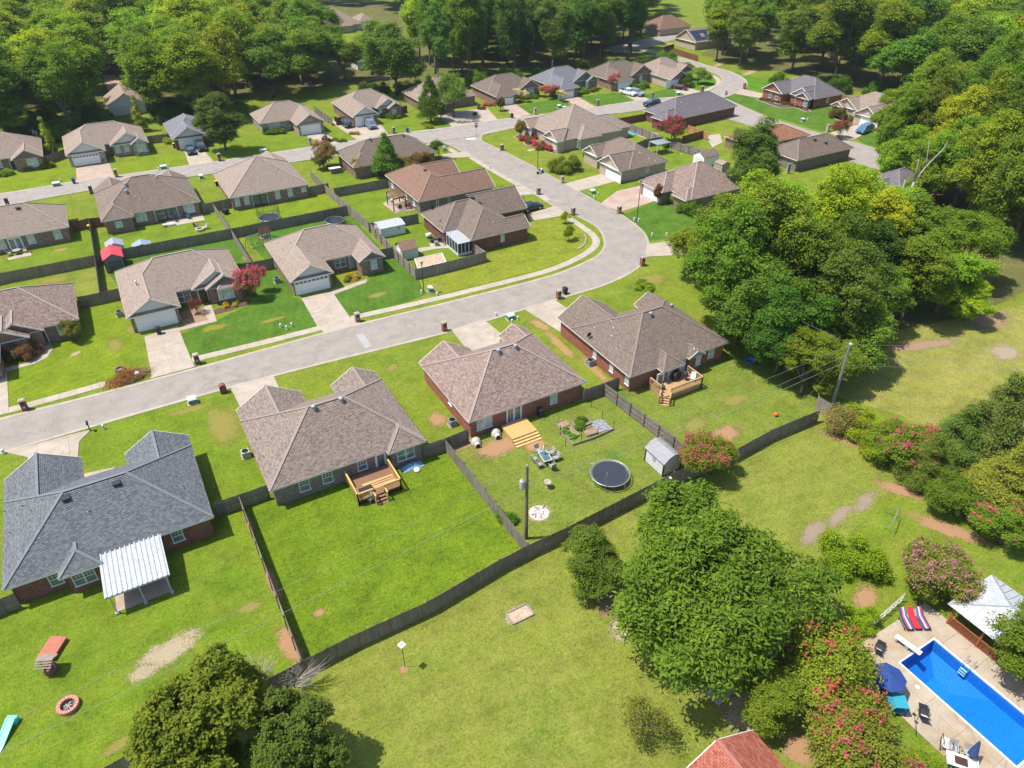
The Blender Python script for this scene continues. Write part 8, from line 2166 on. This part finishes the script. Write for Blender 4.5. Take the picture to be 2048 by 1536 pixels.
for x in (-1.3, -2.3): m = MB(); m.bar((x - .2, 0, 2.1), (x - .2, 0, .5), .02, .02); m.bar((x + .2, 0, 2.1), (x + .2, 0, .5), .02, .02); m.box(x - .25, -.1, .45, x + .25, .1, .5); m.build('swing', 'black', r)
for i in range(4): m = MB(); m.bar((-.35, -.75 - .12 * i, 1.1 - .28 * i), (.35, -.75 - .12 * i, 1.1 - .28 * i), .06, .05); m.build('rung', 'old_wood', r)
r = thing('playset', 'small plastic slide and swing set on the far mid green lawn', 'playset', at(1362, 308), R(-30)); m = MB(); m.bar((-.8, 0, 0), (0, 0, 1.8), .08, .08); m.bar((.8, 0, 0), (0, 0, 1.8), .08, .08); m.bar((0, 0, 1.8), (3.2, 0, 1.8), .08, .08); m.bar((3.2, 0, 1.8), (3.2, .8, 0), .08, .08); m.bar((3.2, 0, 1.8), (3.2, -.8, 0), .08, .08); m.build('frame', 'old_wood', r); m = MB(); m.box(-.25, -2.4, 0, .25, 0, .08); o = tinted(m, 'slide', (.62, .62, .6), r); o.rotation_euler = (R(35), 0, 0)
# patio clutter of the streaked roof house
cl = at(355, 428)
lawn_chair('patio_chair', 'turquoise chair on the covered patio of the streaked roof house', (9.4, 133.6), R(180), (.03, .25, .30)); lawn_chair('patio_chair', 'dark chair on the covered patio of the streaked roof house', (7.2, 133.4), R(150), (.04, .04, .05))
r = thing('patio_table', 'pale blue covered table on the patio of the streaked roof house', 'table', at(338, 436)); m = MB(); m.box(-.8, -.5, .7, .8, .5, .75); m.box(-.78, -.48, .25, .78, -.47, .7); tinted(m, 'tabletop', (.42, .52, .58), r)
for x in (-.7, .7):
 for y in (-.4, .4): m = MB(); m.bar((x, y, 0), (x, y, .7), .05, .05); m.build('leg', 'dark', r)
r = thing('patio_table', 'white slanted table beside the pale blue one', 'table', at(352, 434), R(20)); m = MB(); m.box(-.7, -.4, .68, .7, .4, .73); m.build('tabletop', 'white', r)
for x in (-.6, .6): m = MB(); m.bar((x, 0, 0), (x, 0, .68), .06, .06); m.build('leg', 'grey_metal', r)
r = thing('grill', 'brown kettle grill at the right end of the covered patio', 'grill', at(372, 436)); m = MB(); m.lathe([(.3, .5), (.36, .75), (.3, 1.0), (.05, 1.1)], 12); tinted(m, 'kettle', (.10, .045, .03), r); m = MB(); m.lathe([(.3, 0), (.06, .1), (.06, .5)], 8); m.build('stand', 'dark', r)
bays('patio', [(5.6, 131.4), (11.8, 131.4), (11.8, 134.5), (5.6, 134.5)], 'kerb', 2.1, 3.1, .06)
stone_ring('fire_pit', 'stone fire ring with two seats on the lawn before the streaked roof house', (400, 461), .6, 12, .4, .25, plain('sand_stone_block', (.45, .36, .26), .9))
lawn_chair('lawn_chair', 'pale chair right of the stone fire ring', at(411, 458), R(-90), (.5, .5, .48)); lawn_chair('lawn_chair', 'navy chair left of the stone fire ring', at(394, 457), R(60), (.05, .05, .12))
r = thing('garden_bench', 'low white bench on the lawn before the covered patio', 'bench', at(339, 452), R(-3)); m = MB(); m.box(-1, -.25, .4, 1, .25, .46); m.build('seat', 'siding', r)
for x in (-.8, .8): m = MB(); m.box(x - .05, -.2, 0, x + .05, .2, .4); m.build('leg', 'old_wood', r)
r = thing('barbecue_cart', 'black cart beside the fence on the lime lawn', 'cart', at(452, 428), R(30)); m = MB(); m.box(-.5, -.4, .3, .5, .4, .9); m.build('box', 'black', r)
for x in (-.4, .4): m = MB(); m.tube([(x, -.42, .16), (x, -.36, .16)], .16, 10); m.build('wheel', 'tyre', r)
r = thing('patio_table', 'round patio table before the white french door', 'table', at(36, 508)); m = MB(); m.lathe([(.6, .68), (.6, .72), (.02, .725)], 16); tinted(m, 'tabletop', (.35, .30, .25), r); m = MB(); m.lathe([(.25, 0), (.05, .08), (.05, .68)], 8); m.build('pedestal', 'dark', r)
GBH = 'chairs round the small patio table'
for dx, a, l in ((-1.1, 90, 'left'), (1.1, -90, 'right')):
 q = at(36, 508); lawn_chair('patio_chair', 'grey chair ' + l + ' of the round patio table by the french door', (q[0] + dx, q[1]), R(a), (.35, .33, .3), 0, GBH)
r = thing('garden_bench', 'yellowish bench with flower box behind the mottled pink roof', 'bench', at(140, 540), R(10)); m = MB(); m.box(-1.2, -.25, .4, 1.2, .25, .46); m.box(-1.2, .2, .5, 1.2, .26, .85); m.build('seat', 'deck_tan', r)
for x in (-1, 1): m = MB(); m.box(x - .06, -.22, 0, x + .06, .22, .4); m.build('leg', 'deck_tan', r)
# air conditioning units
GA = 'air conditioners beside the house walls'
for px, lab in (((493, 913), 'beige air conditioner on the left of the grey brick house'), ((1180, 730), 'grey air conditioner on the left wall of the right hand house'), ((555, 565), 'grey air conditioner at the left wall of the stone gabled house'), ((918, 792), 'small meter unit by the left wall of the red brick house'), ((905, 850), 'grey air conditioner low at the left wall of the red brick house'), ((241, 632), 'white air conditioner left of the light taupe house'), ((1212, 176), 'air conditioner by the side wall of the house with the white pickup')):
 r = thing('air_conditioner', lab, 'air conditioner', at(*px), 0, GA)
 m = MB(); m.box(-.4, -.4, .08, .4, .4, .78); tinted(m, 'casing', (.42, .39, .34) if 'beige' in lab else (.20, .205, .21), r); m = MB(); m.box(-.5, -.5, 0, .5, .5, .08); m.build('pad', 'concrete', r)
 m = MB(); m.lathe([(.34, .78), (.34, .82), (.28, .82), (.28, .79)], 14, capt=False); m.build('fan_ring', 'dark', r)
 m = MB()
 for k in range(4): a = k * math.pi / 2; m.bar((0, 0, .795), (math.cos(a) * .28, math.sin(a) * .28, .795), .12, .015)
 m.build('fan_blade', 'black', r)
 m = MB(); [m.box(-.405, -.405, .14 + k * .08, .405, .405, .16 + k * .08) for k in range(8)]; m.build('louvre', 'grey_metal', r)
# ---------------------------------------------------------------- pool garden
PU0, PU1, PV0, PV1 = 42.35, 46.55, 4.05, 13.15
bas = MB(); zf = -1.15; zd = -2.3
a, b, c, d = PU0, PU1, PV0, PV1
hp = [(43.3, 9.9), (45.6, 9.9), (45.6, 11.6), (43.3, 11.6)]; v1_ = 8.0
for p, q in (((a, c), (b, c)), ((b, c), (b, d)), ((b, d), (a, d)), ((a, d), (a, c))): bas.poly([(*p, .0), (*q, .0), (*q, zf), (*p, zf)])
bas.poly([(a, c, zf), (b, c, zf), (b, v1_, zf), (a, v1_, zf)])
bas.poly([(a, v1_, zf), (b, v1_, zf), (*hp[1], zd), (*hp[0], zd)]); bas.poly([(b, v1_, zf), (b, d, zf), (*hp[2], zd), (*hp[1], zd)]); bas.poly([(b, d, zf), (a, d, zf), (*hp[3], zd), (*hp[2], zd)]); bas.poly([(a, d, zf), (a, v1_, zf), (*hp[0], zd), (*hp[3], zd)]); bas.poly([(*hp[0], zd), (*hp[1], zd), (*hp[2], zd), (*hp[3], zd)])
pool = thing('swimming_pool', 'blue rectangular swimming pool with white edge', 'swimming pool', (a, c, 0))
for f in range(len(bas.v)): bas.v[f] = (bas.v[f][0] - a, bas.v[f][1] - c, bas.v[f][2])
bas.build('basin', 'liner', pool)
m = MB(); m.poly([(0, 0, -.13), (b - a, 0, -.13), (b - a, d - c, -.13), (0, d - c, -.13)]); m.build('water', 'water', pool)
m = MB(); t = .14; m.box(-t, -t, .0, b - a + t, -.004, .10); m.box(-t, d - c + .004, 0, b - a + t, d - c + t, .10); m.box(-t, 0, 0, -.004, d - c, .10); m.box(b - a + .004, 0, 0, b - a + t, d - c, .10); m.build('coping', 'white', pool)
def deckp(u0, u1, v0, v1, du=2.4): return bays('pool_terrace', [(u0, v0), (u1, v0), (u1, v1), (u0, v1)], 'pool_deck', du, 2.6, .07)
deckp(38.6, PU0 - .16, -3.0, 15.8); deckp(PU1 + .16, 49.2, -3.0, 15.8); deckp(PU0 - .15, PU1 + .15, PV1 + .16, 15.8); deckp(PU0 - .15, PU1 + .15, -3.0, PV0 - .16)
# diving board
p0, p1 = at(1792, 1271, .55), at(1842, 1308, .55)
r = thing('diving_board', 'white diving board on its stand over the deep end', 'diving board', (p0[0], p0[1], 0)); dx, dy = p1[0] - p0[0], p1[1] - p0[1]
m = MB(); m.bar((0, 0, .55), (dx, dy, .58), .46, .05); m.build('board', 'white', r); m = MB(); m.bar((dx * .12, dy * .12, .07), (dx * .12, dy * .12, .52), .4, .12); m.bar((dx * .5, dy * .5, .07), (dx * .5, dy * .5, .52), .3, .3); m.build('stand', 'grey_metal', r)
# ladder
r = thing('pool_ladder', 'pool ladder with curved handrails and white treads at the right edge of the pool', 'pool ladder', (PU1, 10.4, 0))
for y in (-.28, .28): m = MB(); m.tube([(.5, y, .07), (.5, y, .7), (.35, y, .9), (.1, y, .85), (-.12, y, .4), (-.14, y, -1.0)], .025, 8); m.build('handrail', 'grey_metal', r)
for k in range(3): m = MB(); m.box(-.30, -.26, -.25 - .27 * k, -.13, .26, -.21 - .27 * k); m.build('tread', 'white', r)
r = thing('drain_plate', 'round white skimmer plate on the terrace left of the pool', 'lid', (*at(1835, 1374, .07), .075)); m = MB(); m.lathe([(.16, 0), (.15, .02)], 14); m.build('disc', 'white', r)
# striped loungers
GLO = 'cushioned sun loungers in a row'
for px, cols, lab in (((1809, 1240), ((.03, .05, .16), (.55, .05, .07), (.60, .55, .55), (.05, .10, .35)), 'left sun lounger with red white and blue stripes'), ((1825, 1239), ((.55, .02, .045),) * 4, 'plain red sun lounger between the two striped ones'), ((1843, 1239), ((.05, .10, .35), (.60, .55, .55), (.55, .05, .07), (.03, .05, .16)), 'right sun lounger with blue white and red stripes')):
 r = thing('sun_lounger', lab, 'sun lounger', (*at(px[0], px[1], .3), .07), -YAW, GLO)
 for i in range(4):
  x0 = -.25 + .125 * i; m = MB(); m.box(x0, -.95, .30, x0 + .123, .25, .40); m.poly([(x0, .25, .40), (x0 + .123, .25, .40), (x0 + .123, .85, .80), (x0, .85, .80)]); m.poly([(x0, .29, .32), (x0, .89, .72), (x0 + .123, .89, .72), (x0 + .123, .29, .32)]); m.poly([(x0, .85, .80), (x0 + .123, .85, .80), (x0 + .123, .89, .72), (x0, .89, .72)]); tinted(m, 'cushion_stripe', cols[i], r, 'fabric')
 m = MB(); m.box(-.36, -.95, .22, -.33, .3, .29); m.box(.33, -.95, .22, .36, .3, .29); m.build('frame', 'dark', r)
 for x in (-.34, .34):
  for y in (-.8, .2): m = MB(); m.bar((x, y, 0), (x, y, .25), .04, .04); m.build('leg', 'dark', r)
GZ = 'reclining garden chairs'
for px, a, lab in (((1757, 1299), 20, 'black recliner with white towel left of the diving board'), ((1845, 1430), 35, 'black recliner with white towel left of the pool middle')):
 r = thing('recliner', lab, 'recliner', (*at(px[0], px[1], .2), .07), R(a), GZ)
 m = MB(); V = [(.8, .35), (.3, .42), (-.2, .30), (-.75, .85)]
 for (x, z), (x2, z2) in zip(V, V[1:]): m.poly([(x, -.28, z), (x2, -.28, z2), (x2, .28, z2), (x, .28, z)]); m.poly([(x, -.28, z - .02), (x, .28, z - .02), (x2, .28, z2 - .02), (x2, -.28, z2 - .02)])
 m.build('sling', 'black', r); m = MB()
 for y in (-.31, .31): m.tube([(.8, y, .36), (.3, y, .43), (-.2, y, .31), (-.78, y, .88)], .02, 6); m.tube([(.5, y, 0), (-.3, y, .62), (.35, y, .64), (-.5, y, 0)], .02, 6)
 m.build('frame', 'dark', r); m = MB(); m.poly([(-.1, -.24, .345), (-.5, -.24, .68), (-.5, .22, .68), (-.1, .22, .345)]); m.build('towel', 'white', r)
def parasol(px, R_, z, c, lab, open_=True, base=.07):
 p = at(px[0], px[1], z); r = thing('parasol', lab, 'umbrella', (*p, base)); n = 8
 m = MB(); m.tube([(0, 0, 0), (0, 0, z + .25)], .03, 8); m.build('pole', 'dark', r); m = MB(); m.lathe([(.25, 0), (.25, .08), (.05, .12)], 10); m.build('base', 'dark', r)
 for i in range(n):
  a, b = i * 2 * math.pi / n, (i + 1) * 2 * math.pi / n; ap = (0, 0, z + .15); A_ = (R_ * math.cos(a), R_ * math.sin(a), z - .35); B_ = (R_ * math.cos(b), R_ * math.sin(b), z - .35)
  m = MB(); m.poly([A_, B_, ap]); m.poly([A_, (A_[0] * .98, A_[1] * .98, A_[2] - .12), (B_[0] * .98, B_[1] * .98, B_[2] - .12), B_]); tinted(m, 'canopy_panel', c, r, 'fabric')
 for i in range(n): a = i * 2 * math.pi / n; m = MB(); m.bar((0, 0, z + .1), (R_ * math.cos(a), R_ * math.sin(a), z - .38), .015, .015); m.build('rib', 'dark', r)
 return r
parasol((1780, 1350), 1.25, 2.1, (.015, .05, .20), 'open navy parasol half hidden under the coral tipped crape myrtle')
r = thing('folded_umbrella', 'closed navy umbrella tilted over the pool dining table', 'umbrella', (*at(1940, 1518, .75), .07)); m = MB(); m.tube([(0, 0, 0), (0, 0, 1.2), (.5, .2, 2.2)], .025, 6); m.build('pole', 'dark', r); m = MB();
m.tube([(.05, .02, 1.1), (.25, .1, 1.45), (.48, .19, 2.05), (.52, .21, 2.25)], [.34, .24, .10, .02], 8); tinted(m, 'canopy', (.015, .04, .12), r, 'fabric')
q = at(1925, 1525, .7); r = thing('dining_table', 'pale rectangular dining table at the bottom of the pool terrace', 'table', (*q, .07), R(-52)); m = MB(); m.box(-1.0, -.5, .66, 1.0, .5, .72); m.build('tabletop', 'siding', r)
m = MB(); m.box(-.5, -.3, .721, .3, .3, .74); m.build('centre_mat', 'dark_wood', r)
for x in (-.9, .9):
 for y in (-.42, .42): m = MB(); m.bar((x, y, 0), (x, y, .66), .06, .06); m.build('leg', 'siding', r)
GDC = 'grey cushioned chairs round the dining table'
for dx, dy, a, l in ((-.45, .95, -52, 'upper left'), (.5, 1.0, -52, 'upper right'), (-.5, -.95, 128, 'lower left'), (.5, -.95, 128, 'lower right')):
 c_, s_ = math.cos(R(-52)), math.sin(R(-52)); lawn_chair('dining_chair', 'dark framed chair with pale seat, ' + l + ' at the pool dining table', (q[0] + dx * c_ - dy * s_, q[1] + dx * s_ + dy * c_), R(a), (.34, .33, .32), .07, GDC)
q = at(1893, 1488, .4); r = thing('rocking_chair', 'white framed chair beyond the clipped round bush', 'chair', (*q, .07), R(30)); m = MB(); m.tube([(-.5, -.3, .05), (.5, -.3, .05), (.6, -.3, .5), (-.4, -.3, .9), (-.5, -.3, .05)], .03, 6); m.tube([(-.5, .3, .05), (.5, .3, .05), (.6, .3, .5), (-.4, .3, .9), (-.5, .3, .05)], .03, 6); m.build('frame', 'dark', r); m = MB(); m.box(-.4, -.28, .35, .45, .28, .42); m.build('seat', 'siding', r)
q = at(1795, 1412, .5); r = thing('garden_swing', 'turquoise fabric canopy seat at the foot of the crape myrtle', 'canopy seat', (*q, .07), R(-35)); m = MB(); m.box(-.45, -.6, 1.1, .45, .6, 1.16); m.poly([(-.45, -.6, 1.16), (-.45, .6, 1.16), (-.75, .6, .7), (-.75, -.6, .7)]); tinted(m, 'canopy', (.02, .26, .36), r, 'fabric')
for x in (-.4, .4):
 for y in (-.55, .55): m = MB(); m.bar((x, y, 0), (x, y, 1.1), .05, .05); m.build('post', 'dark', r)
m = MB(); m.box(-.4, -.55, .4, .4, .55, .5); tinted(m, 'seat', (.02, .2, .3), r, 'fabric')
q = at(1793, 1390); r = thing('tote_bag', 'white bag on the terrace beside the turquoise canopy seat', 'bag', (*q, .07)); m = MB(); m.lathe([(.2, 0), (.26, .2), (.18, .4), (.04, .44)], 9); m.build('body', 'white', r); m = MB(); m.tube([(-.15, 0, .38), (0, 0, .6), (.15, 0, .38)], .015, 5); m.build('handle', 'white', r)
r = thing('skimmer_pole', 'dark net pole leaning at the terrace edge by the round bush', 'pool net', (*at(1832, 1475), .07)); m = MB(); m.tube([(0, 0, 0), (.5, .9, 1.1)], .02, 6); m.build('pole', 'dark', r); m = MB(); m.box(.42, .8, 1.05, .6, 1.05, 1.12); m.build('net', 'black', r)
# pool pavilion
r = thing('pool_pavilion', 'pool pavilion with white metal hip roof and orange lattice half wall', 'pavilion', (48.85, 6.2, 0))
pw, pd, ph = 5.0, 7.4, 2.35; o_ = .5
m = MB(); e = [(-o_, -o_), (pw + o_, -o_), (pw + o_, pd + o_), (-o_, pd + o_)]; rdg = [(pw / 2, pw / 2), (pw / 2, pd - pw / 2)]; zr = ph + 1.1
m.poly([(*e[0], ph), (*e[1], ph), (*rdg[0], zr)]); m.poly([(*e[1], ph), (*e[2], ph), (*rdg[1], zr), (*rdg[0], zr)]); m.poly([(*e[2], ph), (*e[3], ph), (*rdg[1], zr)]); m.poly([(*e[3], ph), (*e[0], ph), (*rdg[0], zr), (*rdg[1], zr)])
m.build('roof_sheet', 'white_metal', r)
m = MB()
for i in range(15):
 y = -o_ + (pd + 2 * o_) * i / 14; t = min(1, (y + o_) / (pw / 2 + o_), (pd + o_ - y) / (pw / 2 + o_)); x1 = -o_ + (pw / 2 + o_) * t; z1 = ph + 1.1 * t
 if t > .05: m.bar((-o_, y, ph + .02), (x1, y, z1 + .02), .05, .05); m.bar((pw + o_, y, ph + .02), (pw - x1, y, z1 + .02), .05, .05)
for a, b in ((e[0], rdg[0]), (e[1], rdg[0]), (e[2], rdg[1]), (e[3], rdg[1])): m.bar((*a, ph + .02), (*b, zr + .02), .1, .06)
m.bar((*rdg[0], zr + .02), (*rdg[1], zr + .02), .1, .06); m.build('seam', 'grey_metal', r)
for x in (0, pw):
 for y in (0, pd / 3, 2 * pd / 3, pd): m = MB(); m.box(x - .08, y - .08, 0, x + .08, y + .08, ph); m.build('post', 'red_wood', r)
m = MB(); m.box(-.06, -.06, ph - .2, .06, pd + .06, ph - .02); m.box(pw - .06, -.06, ph - .2, pw + .06, pd + .06, ph - .02); m.build('beam', 'red_wood', r)
m = MB()
for y0 in (pd / 3, 2 * pd / 3):
 y1 = y0 + pd / 3
 m.box(-.04, y0 + .08, .95, .04, y1 - .08, 1.03); m.box(-.04, y0 + .08, .1, .04, y1 - .08, .18); n = 16
 for i in range(-6, n):
  s0 = y0 + .08 + i * (pd / 3) / n; a_, b_ = s0, s0 + .8
  lo, hi = max(a_, y0 + .08), min(b_, y1 - .08)
  if hi - lo > .05:
   z0_, z1_ = .16 + (lo - a_), .16 + (hi - a_); m.bar((.012, lo, z0_), (.012, hi, z1_), .012, .045, (1, 0, 0)); m.bar((-.012, lo, .96 - (lo - a_)), (-.012, hi, .96 - (hi - a_)), .012, .045, (1, 0, 0))
m.build('lattice', 'red_wood', r)
# terrace fence of pale rails
r = thing('pool_fence', 'pale grey rail fence along the upper left edge of the pool terrace', 'fence', (0, 0, 0)); F0, F1 = at(1737, 1262, 0), at(1803, 1203, 0)
for i in range(7): t = i / 6; x, y = ext(F0, F1, t); m = MB(); m.bar((x, y, 0), (x, y, 1.1), .06, .06); m.build('post', 'grey_metal', r)
m = MB()
for z in (.2, .6, 1.05): m.bar((*F0, z), (*F1, z), .04, .05)
m.build('rail', 'siding', r)
# small turquoise pool beside the corner house
q = at(1262, 268); r = thing('small_pool', 'small turquoise pool edge on the patio of the corner house', 'swimming pool', (*q, 0), R(-12)); m = MB(); m.box(-3.2, -1.1, .05, 3.2, 1.1, .16); m.build('rim', plain('turquoise_rim', (.10, .55, .58), .4), r); m = MB(); m.box(-2.8, -.75, .161, 2.8, .75, .175); m.build('water', plain('grey_green_water', (.12, .24, .22), .1), r)
# round arbour beside the corner house patio
r = thing('lattice_canopy', 'grey flat canopy at the back of the garage facing house', 'canopy', at(1315, 305), 0); m = MB(); m.box(-1.6, -1.6, 2.25, 2.2, 1.4, 2.34); m.build('roof_sheet', 'grey_metal', r)
for x in (-1.5, 2.1):
 for y in (-1.5, 1.3): m = MB(); m.box(x - .05, y - .05, 0, x + .05, y + .05, 2.25); m.build('post', 'white', r)
r = thing('low_stone_wall', 'short curved pale stone row on the weedy corner lawn', 'stone row', at(1168, 484), 0)
for i, p in enumerate(smooth_line(gpts([(1158, 498), (1165, 493), (1171, 486), (1172, 476), (1170, 471)]), .38)):
 o_ = at(1168, 484); m = MB(); s_ = rng.uniform(.14, .2); m.lathe([(s_, 0), (s_ * 1.05, .12), (s_ * .7, .22), (.03, .24)], 7, (p[0] - o_[0], p[1] - o_[1])); m.build('stone', 'concrete', r)
# clutter by the bend house porch
r = thing('gas_tank', 'white gas tank beside the screened porch clutter', 'gas tank', at(858, 476)); m = MB(); m.tube([(-.5, 0, .55), (-.42, 0, .55), (.42, 0, .55), (.5, 0, .55)], [.2, .36, .36, .2], 12); m.build('tank', 'white', r, True); m = MB(); m.box(-.35, -.2, 0, -.25, .2, .25); m.box(.25, -.2, 0, .35, .2, .25); m.build('foot', 'dark', r)
for i, (p, c, l) in enumerate((((866, 485), (.06, .03, .05), 'dark red box'), ((875, 483), (.05, .12, .14), 'teal box'), ((886, 484), (.03, .03, .03), 'black box'), ((893, 488), (.55, .55, .53), 'white box'), ((873, 491), (.25, .25, .26), 'grey box'))):
 r = thing('storage_box', l + ' in the clutter beside the screened porch', 'box', at(*p), R(i * 20)); m = MB(); m.box(-.4, -.3, 0, .4, .3, .55 + .1 * (i % 3)); tinted(m, 'body', c, r); m = MB(); m.box(-.43, -.33, .56 + .1 * (i % 3), .43, .33, .62 + .1 * (i % 3)); tinted(m, 'lid', tuple(x * .7 for x in c), r)
bag = thing('bag', 'white bag on top of the brown brush pile', 'bag', (*at(277, 755), .55)); m = MB(); m.lathe([(.2, 0), (.34, .1), (.26, .24), (.04, .3)], 8); m.build('body', 'white', bag); m = MB(); m.lathe([(.04, .3), (.08, .36)], 6); m.build('knot', 'white', bag)
# ================================================================ AIR
hz = MB(); hz.box(-620, -120, -4.0, 760, 640, 56.0)
hm = bpy.data.materials.new('thin_haze'); hm.use_nodes = True
HN = hm.node_tree.nodes; HN.remove(HN['Principled BSDF'])
pv = HN.new('ShaderNodeVolumePrincipled'); pv.inputs['Color'].default_value = (.80, .88, 1.0, 1); pv.inputs['Density'].default_value = .00009; pv.inputs['Anisotropy'].default_value = .2
hm.node_tree.links.new(pv.outputs[0], HN['Material Output'].inputs['Volume'])
ho = hz.build('haze', hm); ho['kind'] = 'stuff'
